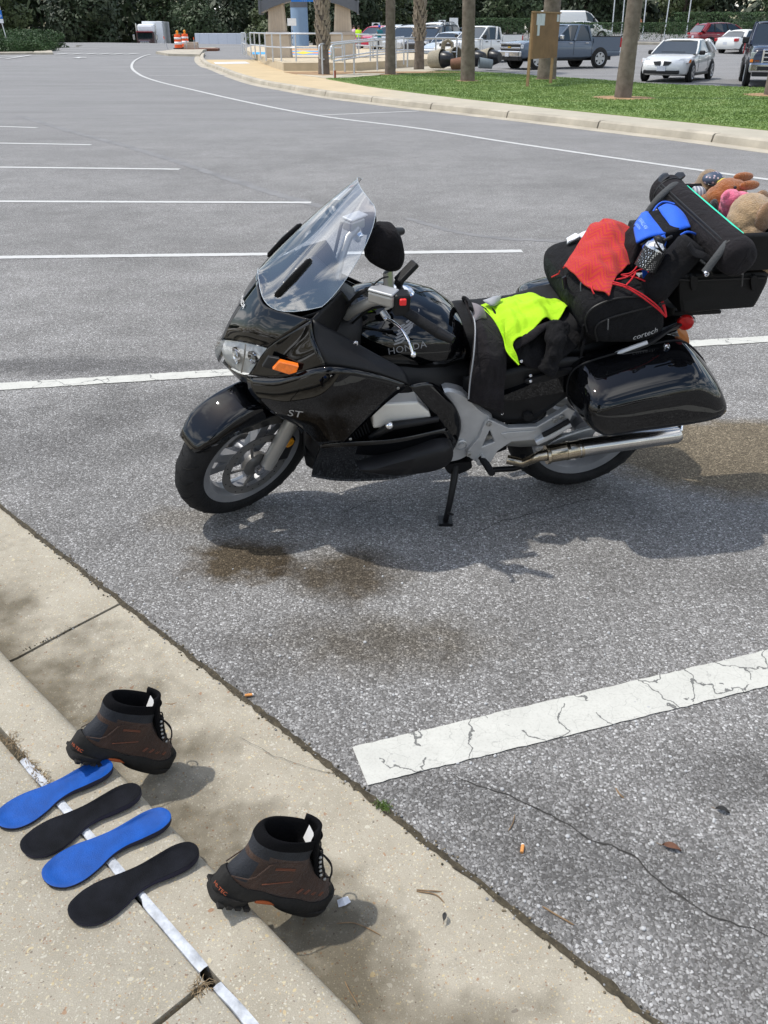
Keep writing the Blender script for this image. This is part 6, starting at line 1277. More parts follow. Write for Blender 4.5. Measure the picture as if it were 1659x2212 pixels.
# ---------------------------------------------------------------- windscreen
rows = [[(560, 598, 0), (563, 625, 0.075), (572, 660, 0.145), (640, 672, 0.212), (692, 664, 0.25)],
        [(575, 590, 0), (583, 614, 0.075), (594, 640, 0.15), (655, 648, 0.208), (722, 632, 0.243)],
        [(606, 560, 0), (616, 578, 0.075), (631, 598, 0.148), (692, 610, 0.2), (752, 597, 0.232)],
        [(645, 522, 0), (655, 538, 0.07), (669, 557, 0.143), (728, 568, 0.185), (783, 546, 0.21)],
        [(690, 478, 0), (700, 493, 0.065), (714, 510, 0.13), (762, 523, 0.165), (803, 498, 0.182)],
        [(735, 438, 0), (744, 452, 0.06), (757, 468, 0.11), (786, 478, 0.135), (808.5, 463, 0.146)],
        [(776, 400, 0), (782, 410, 0.045), (789, 420, 0.075), (797, 430, 0.092), (805, 439, 0.105)]]
def windscreen():
    # one fair, gently curved sheet fitted through the traced points
    A1, A2, U_, V_, W_ = [], [], [], [], []
    tb = lambda q: [1, q, q * q, q ** 3]
    for i, r in enumerate(rows):
        q = i / (len(rows) - 1); we = r[-1][2]
        for p in PL(*r):
            sx_ = p.y / we; wt = 3.0 if sx_ > 0.99 or i in (0, len(rows) - 1) else 1.0
            A1.append([wt * a_ * b_ for a_ in tb(q) for b_ in (1, sx_ ** 2, sx_ ** 4)]); U_.append(wt * p.x); V_.append(wt * p.z)
        A2.append(tb(q)); W_.append(we)
    cu = np.linalg.lstsq(np.array(A1), np.array(U_), rcond=None)[0]; cv = np.linalg.lstsq(np.array(A1), np.array(V_), rcond=None)[0]; cw = np.linalg.lstsq(np.array(A2), np.array(W_), rcond=None)[0]
    def sheet(q, sx_):
        bs = np.array([a_ * b_ for a_ in tb(q) for b_ in (1, sx_ ** 2, sx_ ** 4)]); return Vector((float(bs @ cu), sx_ * float(np.array(tb(q)) @ cw), float(bs @ cv)))
    cols = [[sheet(i / 24, -1 + j / 14) for i in range(25)] for j in range(29)]
    V = [cols[j][i] for i in range(25) for j in range(29)]; Fc = [(i * 29 + j, i * 29 + j + 1, (i + 1) * 29 + j + 1, (i + 1) * 29 + j) for i in range(24) for j in range(28)]
    o = mk('windscreen', V, Fc, M_SCREEN, BIKE, True); fix_normals(o, Vector((0.7, 0, 0.7)))
    edge_ = [cols[j][0] for j in range(29)] + [cols[28][i] for i in range(1, 25)] + [cols[j][24] for j in range(27, -1, -1)] + [cols[0][i] for i in range(23, 0, -1)]
    tube('screen_edge', edge_, 0.0010, mat('acrylic_edge', (0.42, 0.47, 0.52), 0.25), o, 5, closed=True)
    return o
SCREEN = windscreen()
for s in (1, -1):
    a, b = P(668, 556, 0.145), P(592, 640, 0.155); d = (b - a)
    pts = [a, a + d * 0.06, a.lerp(b, 0.5) + Vector((0.004, 0.004, 0.006)), a + d * 0.94, b]; pts = [Vector((p.x + 0.005, s * (p.y + 0.003), p.z + 0.005)) for p in pts]
    Bs = bvh([SCREEN]); pts2 = []
    for p in pts:
        hit = Bs.find_nearest(p); nn = hit[1] if hit[1].x > 0 else -hit[1]; pts2.append(hit[0] + nn * 0.004)
    pts = pts2
    st = tube('vent_strip', pts, [(0.004, 0.002), (0.014, 0.007), (0.018, 0.009), (0.015, 0.007), (0.005, 0.002)], M_MATTE, SCREEN, 10)
    for f in (0.3, 0.7): q = pts[1].lerp(pts[3], f); bolt('strip_screw', (q.x + 0.008, q.y + s * 0.002, q.z + 0.006), 0.006, st, M_ALU2, 'x', 0.004)
# black mounting plate and inner screen panel behind
panel('screen_bracket', [(622, 690, 0.20), (650, 684, 0.215), (690, 672, 0.25)], [(690, 672, 0.25), (692, 676, 0.25)], [(626, 697, 0.205), (655, 692, 0.222), (692, 676, 0.25)], [(622, 690, 0.20), (624, 693, 0.202), (626, 697, 0.205)], M_MATTE, 8, 3, thick=0.004)
panel('cockpit_wall', [(738, 628, 0.20), (718, 650, 0.225), (692, 672, 0.248), (672, 692, 0.262)], [(672, 692, 0.262), (690, 730, 0.27), (706, 780, 0.29)], [(760, 660, 0.16), (740, 690, 0.18), (722, 730, 0.22), (706, 780, 0.29)], [(738, 628, 0.20), (750, 642, 0.185), (760, 660, 0.16)], M_MATTE, 12, 8)
stations('dashboard', [(1.25, 0.14, 1.02, 0.94), (1.18, 0.17, 1.05, 0.94), (1.08, 0.18, 1.035, 0.92), (1.02, 0.15, 0.98, 0.90)], M_MATTE, pw=0.5, vp=0.6)
bolt('cowl_screw', P(768, 741, 0.275), 0.009, BIKE, M_CHROME)
# ---------------------------------------------------------------- tank and seat
TANK = stations('fuel_tank', [(1.03, 0.09, 0.87, 0.79), (1.00, 0.16, 0.912, 0.75), (0.94, 0.195, 0.940, 0.72), (0.86, 0.212, 0.950, 0.69), (0.76, 0.215, 0.945, 0.68), (0.66, 0.200, 0.918, 0.68), (0.59, 0.170, 0.872, 0.69), (0.545, 0.130, 0.82, 0.70), (0.53, 0.06, 0.785, 0.73)], M_BLACK, seg=40, pw=0.80, vp=0.95)
mb = MB(); cc = P(885, 636, 0.0); cc = Vector((0.80, 0.0, 0.946)); mb.lathe([(0.0, 0.012), (0.030, 0.012), (0.031, 0.009), (0.046, 0.008), (0.052, 0.002), (0.052, -0.006)], 32, 'z', 0, Matrix.Translation(cc)); fc = mb.build('fuel_cap', M_CHROME, BIKE, True, 30)
for k in range(3): a = k * 2.1 + 0.4; bolt('cap_screw', cc + Vector((0.039 * math.cos(a), 0.039 * math.sin(a), 0.008)), 0.005, fc, M_ALU2, 'z', 0.002)
stations('seat', [(0.62, 0.09, 0.86, 0.78), (0.56, 0.14, 0.855, 0.72), (0.46, 0.17, 0.845, 0.70), (0.32, 0.185, 0.85, 0.70), (0.22, 0.18, 0.885, 0.72), (0.10, 0.17, 0.90, 0.76), (-0.04, 0.155, 0.90, 0.78), (-0.14, 0.12, 0.90, 0.80)], M_RUB, pw=0.6, vp=0.6)
# side cover under the seat, hand-adjuster and screws
SCOV = panel('side_cover', [(1000, 815, 0.19), (1090, 800, 0.215), (1180, 775, 0.22), (1265, 770, 0.225)], [(1265, 770, 0.225), (1262, 800, 0.235), (1240, 845, 0.24)], [(1005, 880, 0.20), (1060, 915, 0.21), (1150, 915, 0.225), (1240, 862, 0.235)], [(1000, 815, 0.19), (1000, 850, 0.195), (1005, 880, 0.20)], M_MATTE, 14, 8, bulge=0.01)
slab('cover_trim', [(0.222, 1.0, outl(0.23, (1068, 855), (1120, 832), (1180, 808), (1235, 795), (1255, 810), (1245, 835), (1170, 850), (1100, 862))), (0.250, 0.9, outl(0.23, (1068, 855), (1120, 832), (1180, 808), (1235, 795), (1255, 810), (1245, 835), (1170, 850), (1100, 862)))], M_BLACK, both=True)
slab('grab_slot', [(0.244, 1.0, outl(0.24, (1135, 818), (1180, 803), (1230, 792), (1238, 800), (1185, 818), (1140, 828))), (0.254, 0.9, outl(0.24, (1135, 818), (1180, 803), (1230, 792), (1238, 800), (1185, 818), (1140, 828)))], M_MATTE)
mb = MB(); mb.lathe([(0.0, 0.03), (0.018, 0.03), (0.022, 0.02), (0.022, -0.01)], 10, 'y', 0, Matrix.Translation(P(1137, 892, 0.215))); mb.build('preload_knob', M_RUB, BIKE, True, 40)
mb = MB(); mb.lathe([(0.0, 0.0), (0.05, 0.0), (0.056, 0.006), (0.05, 0.008), (0.046, 0.004)], 24, 'y', 0, Matrix.Translation(P(1137, 893, 0.212)) @ Matrix.Diagonal((1.4, 1, 0.9, 1))); mb.build('knob_recess', M_MATTE, BIKE, True, 40)
bolt('cover_screw', P(1084, 892, 0.222), 0.006, BIKE, M_CHROME)
# ---------------------------------------------------------------- engine bits in the fairing window
VCO = [(803, 886), (810, 876), (830, 873), (903, 869), (928, 890), (934, 912), (870, 920), (806, 927)]
tube('crash_bar', PL((800, 945, 0.29), (838, 924, 0.318), (850, 919, 0.322), (900, 912, 0.318), (945, 905, 0.30)), [0.012, 0.016, 0.016, 0.014, 0.012], M_MATTE, BIKE, 12)
mb = MB(); mb.ell(P(841, 920, 0.338), (0.015, 0.012, 0.015)); mb.build('bar_cap', M_CHROME, BIKE, True)
for k in range(8): tube('radiator_fin', PL((748 + k * 6, 940 - k * 4, 0.27), (756 + k * 6, 955 - k * 3, 0.28)), 0.003, M_RUB, BIKE, 4)
# ---------------------------------------------------------------- frame plate, footpeg carriers, stand, exhaust
FRM = [(958, 842), (1000, 850), (1040, 885), (1065, 905), (1040, 955), (1010, 985), (985, 997), (955, 998), (968, 965), (985, 955), (996, 920), (988, 885)]
slab('frame_plate', [(0.16, 1.0, outl(0.235, *FRM)), (0.228, 1.0, outl(0.235, *FRM)), (0.238, 0.94, outl(0.235, *FRM))], M_ALU, n=60, both=True, ang=35)
mb = MB(); mb.lathe([(0.0, 0.010), (0.010, 0.010), (0.011, 0.003), (0.018, 0.003), (0.020, 0.008), (0.023, 0.006), (0.023, -0.01)], 24, 'y', 0, Matrix.Translation(P(996, 960, 0.240))); mb.build('pivot_bolt', M_ALU, BIKE, True, 30)
HANG = [(1047, 915), (1056, 905), (1100, 925), (1160, 922), (1210, 893), (1228, 880), (1243, 888), (1228, 915), (1200, 940), (1160, 950), (1105, 955), (1075, 975), (1060, 1000), (1035, 1003), (1008, 985), (1012, 972), (1035, 945)]
def flatplate(name, px_, w0, w1, mt, parent=None, hole=None, bev=0.004):
    pts = [P(x, y, w1) for x, y in px_]
    bm = bmesh.new(); vs = [bm.verts.new((p.x, w1, p.z)) for p in pts]; es = [bm.edges.new((vs[i], vs[(i + 1) % len(vs)])) for i in range(len(vs))]
    if hole:
        hv = [bm.verts.new((P(x, y, w1).x, w1, P(x, y, w1).z)) for x, y in hole]; es += [bm.edges.new((hv[i], hv[(i + 1) % len(hv)])) for i in range(len(hv))]
    bmesh.ops.triangle_fill(bm, edges=es, use_beauty=True)
    r = bmesh.ops.extrude_face_region(bm, geom=bm.faces[:]); 
    for v in [g for g in r['geom'] if isinstance(g, bmesh.types.BMVert)]: v.co.y = w0
    bmesh.ops.recalc_face_normals(bm, faces=bm.faces); me = bpy.data.meshes.new(name); bm.to_mesh(me); bm.free(); me.materials.append(mt)
    o = bpy.data.objects.new(name, me); COL.objects.link(o); o.parent = parent or BIKE; mod_bevel(o, bev, 2, 50); return o
flatplate('valve_cover', VCO, 0.20, 0.30, M_VALVE, bev=0.008)
hg = flatplate('footpeg_carrier', HANG, 0.225, 0.252, M_ALU, hole=[(1058, 930), (1068, 955), (1042, 965)])
flatplate('carrier_rib', [(1082, 938), (1095, 948), (1140, 940), (1160, 930), (1100, 934)], 0.252, 0.257, M_ALU, hg, bev=0.002)
for x, y in ((1056, 915), (1012, 980), (1213, 900), (1198, 907), (1162, 968)): bolt('carrier_bolt', P(x, y, 0.253), 0.011, hg, M_ALU2, h=0.008)
tube('footpeg', PL((1040, 990, 0.26), (1052, 1005, 0.30), (1062, 1022, 0.35)), [(0.018, 0.012), (0.020, 0.014), (0.018, 0.013)], M_RUB, BIKE, 10)
flatplate('peg_hinge', [(1030, 1000), (1044, 985), (1056, 998), (1048, 1006), (1032, 1006)], 0.25, 0.275, M_ALU, bev=0.003)
fp = tube('passenger_footpeg', PL((1158, 955, 0.262), (1190, 938, 0.268), (1232, 915, 0.272)), [(0.010, 0.014), (0.013, 0.018), (0.011, 0.014)], M_ALU, BIKE, 8)
tube('peg_rubber', PL((1172, 940, 0.275), (1200, 926, 0.278), (1230, 908, 0.28)), [(0.008, 0.010)] * 3, M_RUB, fp, 8)
panel('swingarm_guard', [(1170, 975, 0.20), (1200, 950, 0.205), (1250, 930, 0.205), (1290, 920, 0.20)], [(1290, 920, 0.20), (1285, 935, 0.202), (1270, 950, 0.20)], [(1178, 982, 0.20), (1215, 972, 0.205), (1245, 965, 0.205), (1270, 950, 0.20)], [(1170, 975, 0.20), (1174, 979, 0.2), (1178, 982, 0.20)], M_ALU, 8, 5, thick=0.01)
ex = tube('exhaust', PL((1095, 992, 0.19), (1130, 1000, 0.215), (1150, 992, 0.24), (1165, 985, 0.25), (1178, 983, 0.25), (1185, 981, 0.25), (1255, 968, 0.262)), [0.019, 0.019, 0.019, 0.021, 0.024, 0.035, 0.036], M_EXH, BIKE, 20)
tube('silencer', PL((1250, 968, 0.262), (1262, 966, 0.264), (1360, 952, 0.274), (1462, 938, 0.284), (1470, 936, 0.285)), [0.036, 0.037, 0.037, 0.036, 0.027], M_EXH2, ex, 24)
for x, y in ((1182, 982), (1225, 973), (1254, 968)): tube('clamp_ring', [P(x - 3, y + 0.5, 0.253 + (x - 1180) * 0.00013), P(x + 3, y - 0.5, 0.253 + (x - 1180) * 0.00013)], 0.0382, M_EXH, ex, 24)
tube('exhaust', [Vector((p.x, -p.y, p.z)) for p in PL((1095, 992, 0.19), (1165, 985, 0.25), (1255, 968, 0.262), (1470, 936, 0.285))], [0.02, 0.026, 0.043, 0.042], M_EXH2, BIKE, 16)
tube('silencer_mount', PL((1470, 930, 0.285), (1472, 915, 0.27)), 0.01, M_CHROME, ex, 8)
foot = gp(962, 1128, 0); fl = BM.inverted() @ foot
st = tube('side_stand', [P(985, 1003, 0.20), P(980, 1040, 0.235), P(972, 1085, 0.285), fl + Vector((0, 0, 0.012))], [0.016, 0.014, 0.012, 0.012], M_MATTE, BIKE, 10)
mb = MB(); Mi = BM.inverted() @ Matrix.Translation(foot + Vector((0.0, 0.0, 0.006))); mb.box((0, 0, 0), (0.055, 0.07, 0.012), 0, Mi); mb.build('stand_foot', M_MATTE, st)
tube('stand_tang', [P(968, 1108, 0.30), P(978, 1112, 0.33)], 0.005, M_MATTE, st, 6)
slab('stand_bracket', [(0.17, 1, outl(0.2, (960, 1000), (1010, 992), (1020, 1005), (990, 1020), (965, 1018))), (0.215, 0.9, outl(0.2, (960, 1000), (1010, 992), (1020, 1005), (990, 1020), (965, 1018)))], M_MATTE)
tube('centre_stand', PL((1060, 1015, 0.14), (1110, 1012, 0.16), (1135, 1005, 0.18), (1128, 985, 0.2)), 0.012, M_MATTE, BIKE, 8)
# ---------------------------------------------------------------- handlebars
def bars(s):
    S = lambda v: [Vector((p.x, s * p.y, p.z)) for p in v]
    hb = tube('handlebar', S(PL((722, 700, 0.07), (735, 690, 0.11), (768, 668, 0.19), (800, 652, 0.25), (830, 645, 0.28))), [0.024, 0.022, 0.018, 0.017, 0.015], M_ALU2, BIKE, 14)
    tube('clamp', S(PL((722, 712, 0.09), (724, 696, 0.09))), 0.032, M_ALU2, hb, 16)
    tube('grip', S(PL((868, 668, 0.315), (905, 692, 0.35), (945, 717, 0.388))), [0.017, 0.017, 0.0175], M_RUB, hb, 16)
    tube('bar_end', S(PL((945, 717, 0.388), (952, 721, 0.395), (980, 735, 0.425))), [0.020, 0.019, 0.014], M_MATTE, hb, 16)
    q = P(866, 654, 0.315); mb = MB(); mb.box((q.x, s * q.y, q.z), (0.055, 0.05, 0.075)); sw = mod_bevel(mb.build('switch_housing', M_MATTE, hb), 0.010)
    q = P(865, 656, 0.345); mb = MB(); mb.box((q.x - 0.008, s * q.y, q.z + 0.005), (0.022, 0.012, 0.022)); mod_bevel(mb.build('hazard_switch', M_REDSW, hb), 0.004)
    # master cylinder reservoir
    c = (P(798, 645, 0.27) + P(838, 655, 0.30)) / 2; c = Vector((c.x, s * c.y, c.z)); d = (P(855, 652, 0.325) - P(800, 628, 0.27)); d.y *= s; yaw = math.atan2(d.y, d.x)
    M = Matrix.Translation(Vector((P(828, 637, 0.295).x, s * 0.295, P(828, 637, 0.295).z))) @ Matrix.Rotation(yaw, 4, 'Z')
    mb = MB(); mb.box((0, 0, -0.008), (0.090, 0.050, 0.040), 0, M); rs = mod_bevel(mb.build('reservoir', M_ALU2, hb), 0.008)
    mb = MB(); mb.box((0, 0, 0.0165), (0.088, 0.052, 0.009), 0, M); mod_bevel(mb.build('reservoir_lid', M_ALU, rs), 0.004)
    tube('perch', S([P(826, 672, 0.29), P(838, 690, 0.31)]), 0.012, M_ALU, hb, 10)
    lv = tube('clutch_lever' if s > 0 else 'brake_lever', S(crom(PL((838, 690, 0.32), (850, 697, 0.34), (868, 712, 0.375), (882, 735, 0.41), (889, 755, 0.43), (893, 768, 0.44)), 16)), [(0.012, 0.006)] * 5 + [(0.009, 0.005)] * 8 + [(0.007, 0.005)] * 4, M_CHROME, hb, 10)
    mb = MB(); q = P(893, 766, 0.44); mb.ell((q.x, s * q.y, q.z), (0.010, 0.010, 0.010)); mb.build('lever_ball', M_CHROME, lv, True)
    bolt('lever_pivot', P(833, 688, 0.325) if s > 0 else mir([P(833, 688, 0.325)])[0], 0.007, lv, M_CHROME, 'z', 0.004)
    tube('hose', S(crom(PL((790, 628, 0.27), (770, 640, 0.22), (745, 665, 0.16), (725, 690, 0.10)), 12)), 0.006, M_RUB, hb, 8)
bars(1); bars(-1)
tube('throttle_cable', crom(PL((800, 622, 0.27), (815, 608, 0.26), (828, 600, 0.2), (838, 598, 0.14)), 12), 0.0028, M_RUB, BIKE, 6)
tube('cable', crom(PL((842, 660, 0.30), (800, 668, 0.23), (770, 690, 0.17), (748, 715, 0.13), (740, 745, 0.12)), 16), 0.0045, M_RUB, BIKE, 8)
tube('cable', crom(PL((800, 622, 0.275), (775, 632, 0.24), (752, 655, 0.19), (735, 668, 0.15)), 16), 0.0035, M_RUB, BIKE, 8)
for x, y, w in ((716, 812, 0.352), (860, 838, 0.338), (757, 948, 0.336), (598, 890, 0.243)): bolt('fairing_screw', P(x, y, w), 0.005, BIKE, M_ALU2, h=0.003)
# navigation unit under a fabric hood, on a post between the bars
M_FAB = mat('black_fabric', (0.010, 0.009, 0.010), 0.9, spec=0.15, var=0.35, vscale=12, bump=0.35, bscale=350, sheen=0.02, crease=0.5)
post = tube('device_post', PL((842, 662, 0.10), (840, 625, 0.10), (838, 585, 0.10)), [(0.030, 0.010), (0.028, 0.009), (0.026, 0.009)], M_ALU2, BIKE, 12)
hood_o = [(815, 487), (832, 485), (850, 488), (864, 506), (872, 535), (871, 556), (862, 574), (845, 580), (828, 577), (805, 566), (788, 553), (790, 538), (798, 510)]
slab('device_hood', [(0.05, 0.75, outl(0.10, *hood_o)), (0.065, 0.95, outl(0.10, *hood_o)), (0.10, 1.0, outl(0.10, *hood_o)), (0.135, 0.93, outl(0.10, *hood_o)), (0.15, 0.72, outl(0.10, *hood_o))], M_FAB, post, 48)
ph = MB(); q = P(878, 588, 0.21); Mq = Matrix.Translation(q) @ Matrix.Rotation(R(20), 4, 'Z') @ Matrix.Rotation(R(38), 4, 'Y'); ph.box((0, 0, 0), (0.085, 0.035, 0.020), 0, Mq); hold = mod_bevel(ph.build('device_cradle', M_MATTE, BIKE), 0.005)
mb = MB(); mb.ell(P(862, 610, 0.20), (0.016,) * 3); mb.ell(P(864, 628, 0.22), (0.015,) * 3); mb.tube([P(862, 608, 0.20), P(864, 630, 0.22), P(858, 645, 0.25)], 0.011, 10); mb.build('ball_mount', M_MATTE, hold, True)
# ---------------------------------------------------------------- panniers, rack, tail
PAN = [(1262, 800), (1300, 778), (1380, 752), (1450, 738), (1485, 745), (1530, 790), (1556, 835), (1564, 862), (1558, 890), (1520, 912), (1450, 930), (1360, 945), (1305, 952), (1280, 940), (1255, 905), (1245, 865), (1247, 828)]
PW = [0.30, 0.28, 0.27, 0.27, 0.28, 0.32, 0.37, 0.39, 0.42, 0.44, 0.45, 0.45, 0.44, 0.43, 0.40, 0.36, 0.33]
po = [(P(x, y, w).x, P(x, y, w).z) for (x, y), w in zip(PAN, PW)]
def pshape(scu, scv):   # outline drawn in towards the lower middle
    cu = sum(p[0] for p in po) / len(po); cv = min(p[1] for p in po) + 0.10
    return [(cu + (p[0] - cu) * scu, cv + (p[1] - cv) * scv) for p in po]
pn = slab('pannier', [(0.20, 1, pshape(0.94, 0.96)), (0.225, 1, pshape(0.99, 0.995)), (0.27, 1.0, pshape(1, 1)), (0.33, 1, pshape(0.995, 0.97)), (0.39, 1, pshape(0.985, 0.89)), (0.43, 1, pshape(0.965, 0.80)), (0.455, 1, pshape(0.93, 0.70)), (0.47, 1, pshape(0.86, 0.56)), (0.478, 1, pshape(0.7, 0.38)), (0.48, 1, pshape(0.35, 0.18))], M_BLACK, n=72, both=True)
for p_, s in zip(pn, (1, -1)):
    rim = [Vector((q[0], s * 0.265, q[1])) for q in po]; c = sum(rim, Vector()) / len(rim); rim = [c + (q - c) * 1.004 for q in rim]; rim = [Vector((q.x, s * 0.265, q.z)) for q in rim]
    tube('lid_seam', crom(rim, 60, True), 0.004, M_RUB, p_, 6, closed=True)
    k = P(1440, 749, 0.300); bolt('lock', (k.x, s * (k.y - 0.006), k.z), 0.012, p_, M_CHROME, 'y', 0.012)
for y0, h in ((0, 0),):
    tube('pannier_crease', crom(PL((1290, 890, 0.470), (1350, 874, 0.476), (1420, 860, 0.474), (1500, 850, 0.455), (1545, 852, 0.425)), 20), [(0.004, 0.0018)] * 21, mat('satin_black', (0.02, 0.02, 0.02), 0.3), pn[0], 6)
rk = tube('grab_rail', crom(PL((1322, 772, 0.24), (1340, 765, 0.262), (1400, 742, 0.262), (1440, 715, 0.24), (1480, 695, 0.16)), 16), [(0.009, 0.016)] * 17, M_MATTE, BIKE, 10)
tube('grab_rail', [Vector((p.x, -p.y, p.z)) for p in crom(PL((1322, 772, 0.24), (1400, 742, 0.262), (1480, 695, 0.16)), 16)], [(0.009, 0.016)] * 17, M_MATTE, BIKE, 10)
tube('rail_inlay', crom([p + Vector((0, 0.008, 0.010)) for p in PL((1326, 768, 0.255), (1345, 760, 0.262), (1395, 742, 0.262))], 10), [(0.004, 0.008)] * 11, M_ALU, rk, 8)
ra = tube('rack', PL((1380, 735, 0.14), (1440, 712, 0.14), (1500, 690, 0.14)), 0.012, M_ALU, BIKE, 10)
mb = MB(); mb.box((-0.26, 0, 0.865), (0.30, 0.26, 0.014)); mod_bevel(mb.build('rack_plate', M_MATTE, BIKE), 0.005)
mb = MB(); Mr = Matrix.Translation(P(1481, 697, 0.20)) @ Matrix.Rotation(R(-20), 4, 'Z'); mb.lathe([(0.0, 0.008), (0.026, 0.007), (0.030, 0.002), (0.030, -0.006), (0, -0.006)], 28, 'y', 0, Mr); rr_ = mb.build('side_reflector', M_RED, BIKE, True, 40)
tube('reflector_arm', PL((1460, 690, 0.17), (1476, 697, 0.19)), 0.006, M_MATTE, rr_, 6)
for s in (1, -1):
    rg = []
    for d, sc in ((0.0, 1.0), (-0.03, 0.9), (-0.045, 0.5)):
        pts = PL((1463, 712, 0.20), (1480, 712, 0.2), (1488, 730, 0.2), (1488, 748, 0.2), (1475, 740, 0.2)); c = sum(pts, Vector()) / 5
        rg.append([Vector((c.x + (p.x - c.x) * sc + d * 0.3, s * (p.y + d * 0.6), c.z + (p.z - c.z) * sc)) for p in pts])
    v, f = rings_geo(rg, 24); mk('rear_indicator', v, f, mat('amber_rear_lens', (0.55, 0.20, 0.06), 0.12, coat=0.5), BIKE, True, 40)
panel('tail_cowl', [(1262, 768, 0.16), (1330, 752, 0.17), (1400, 735, 0.16), (1465, 712, 0.12)], [(1465, 712, 0.12), (1470, 722, 0.12), (1472, 735, 0.11)], [(1265, 800, 0.2), (1330, 780, 0.2), (1400, 760, 0.18), (1472, 735, 0.11)], [(1262, 768, 0.16), (1263, 785, 0.18), (1265, 800, 0.2)], M_BLACK, 14, 6)
# ---------------------------------------------------------------- lettering and emblems
AXU, AYV, DN = (-1, 0, 0), (0, 0, 1), (0, -1, 0)
def rot2(ax, ay, a): ax, ay = Vector(ax), Vector(ay); return ax * math.cos(a) + ay * math.sin(a), ay * math.cos(a) - ax * math.sin(a)
def letters(name, s, size, px_, w, ang, surf, mt, parent, d=DN, shear=0.0, space=1.0, lift=0.0012):
    ax, ay = rot2(AXU, AYV, R(ang)); return decal(name, text_geo(s, size, 0, shear, 'CENTER', space), P(px_[0], px_[1], w), ax, ay, d, surf, mt, parent, lift)
letters('tank_lettering', 'HONDA', 0.036, (880, 752), 0.21, 9, [TANK], M_WING, TANK, d=(0, -1, -0.35), space=1.05)
letters('model_lettering', 'ST', 0.046, (632, 882), 0.26, 8, [SIDE[0]], M_GREYP, SIDE[0], shear=0.35, lift=0.002)
decal('nose_badge', text_geo('HONDA', 0.024, 0), P(531, 653, 0.0), (0, 1, 0), (-0.45, 0, 0.9), (-0.9, 0, -0.45), COWL, M_WHITE, COWL[0], 0.004)
letters('cover_lettering', 'HONDA', 0.026, (868, 888), 0.30, 5, None, mat('cover_print', (0.30, 0.29, 0.27), 0.5), BIKE, lift=-0.004, space=1.3)
wg = MB()
for k in range(6):   # feathered wing emblem
    x0, y0 = -0.048 + k * 0.006, 0.0 + k * 0.0105; L_ = 0.056 + 0.008 * k
    wg.add([(x0, y0, 0), (x0 + L_ * 0.55, y0 + 0.004 + 0.003 * k, 0), (x0 + L_, y0 + 0.020 + 0.004 * k, 0), (x0 + L_ * 0.96, y0 + 0.012 + 0.004 * k, 0), (x0 + L_ * 0.55, y0 - 0.003 + 0.003 * k, 0), (x0 + 0.004, y0 - 0.006, 0)], [(0, 1, 4, 5), (1, 2, 3, 4)])
ax, ay = rot2(AXU, AYV, R(9))
decal('wing_emblem', (wg.v, wg.f), P(878, 737, 0.205), ax, ay, (0, -1, -0.35), [TANK], M_WING, TANK)
# ================================================================== LUGGAGE AND CLOTHES ON THE BIKE
M_CORD = mat('black_nylon', (0.008, 0.0078, 0.009), 0.8, spec=0.2, var=0.3, vscale=14, bump=0.5, bscale=500, sheen=0.02, crease=0.55, cscale=16)
M_CORD2 = mat('charcoal_nylon', (0.014, 0.0122, 0.0138), 0.85, spec=0.2, var=0.25, vscale=10, bump=0.4, bscale=320, sheen=0.03, crease=0.6, cscale=14)
M_DGREEN = mat('dark_green_nylon', (0.007, 0.010, 0.0085), 0.8, spec=0.2, var=0.3, vscale=14, bump=0.4, bscale=300, crease=0.6, cscale=18)
M_ZIP = mat('piping_black', (0.006, 0.006, 0.006), 0.5)
M_CASE = mat('black_moulded_plastic', (0.006, 0.006, 0.006), 0.5, spec=0.25, var=0.2, vscale=20, bump=0.3, bscale=500)
M_BLUE = mat('royal_blue_fabric', (0.004, 0.10, 0.62), 0.62, var=0.12, vscale=18, bump=0.3, bscale=300, sheen=0.1)
M_HIVIS = mat('hi_vis_yellow_mesh', (0.42, 0.74, 0.010), 0.8, var=0.06, vscale=12, bump=0.5, bscale=420, crease=0.45, cscale=12)
M_GREYF = mat('grey_reflective_fabric', (0.30, 0.31, 0.33), 0.6, var=0.15)
M_MESHG = mat('grey_mesh_fabric', (0.20, 0.18, 0.19), 0.8, var=0.2, bump=0.5, bscale=400)
M_TEAL = mat('green_plastic', (0.03, 0.62, 0.40), 0.4, var=0.08)
M_CORDR = mat('red_cord', (0.55, 0.012, 0.020), 0.55, var=0.15, vscale=60, bump=0.4, bscale=500)
def towel_mat():
    m, nt, b = nmat('red_towel'); L = nt.links.new; tc = nt.nodes.new('ShaderNodeUVMap')
    sp = nt.nodes.new('ShaderNodeSeparateXYZ'); L(tc.outputs[0], sp.inputs[0])
    zig = mth(nt, 'ABSOLUTE', mth(nt, 'SUBTRACT', mth(nt, 'FRACT', mth(nt, 'MULTIPLY', sp.outputs[0], 4.0)), 0.5))
    st = mth(nt, 'SINE', mth(nt, 'MULTIPLY', mth(nt, 'ADD', mth(nt, 'MULTIPLY', sp.outputs[1], 17.0), mth(nt, 'MULTIPLY', zig, 3.4)), 6.283))
    c = ramp(nt, mth(nt, 'ADD', mth(nt, 'MULTIPLY', st, 0.5), 0.5), [(0.25, (0.52, 0.016, 0.040)), (0.75, (0.54, 0.050, 0.012))])
    tc2 = nt.nodes.new('ShaderNodeTexCoord'); nz = noise_n(nt, tc2.outputs['Object'], 420, 2, 0.7)
    c = mixrgb(nt, 1.0, c, ramp(nt, nz, [(0.3, (0.72,) * 3), (0.7, (1.15,) * 3)]), 'MULTIPLY')
    L(c, b.inputs['Base Color']); b.inputs['Roughness'].default_value = 0.95; b.inputs['Sheen Weight'].default_value = 0.05
    bp = nt.nodes.new('ShaderNodeBump'); bp.inputs['Strength'].default_value = 0.9; bp.inputs['Distance'].default_value = 0.004; L(nz, bp.inputs['Height']); L(bp.outputs[0], b.inputs['Normal']); return m
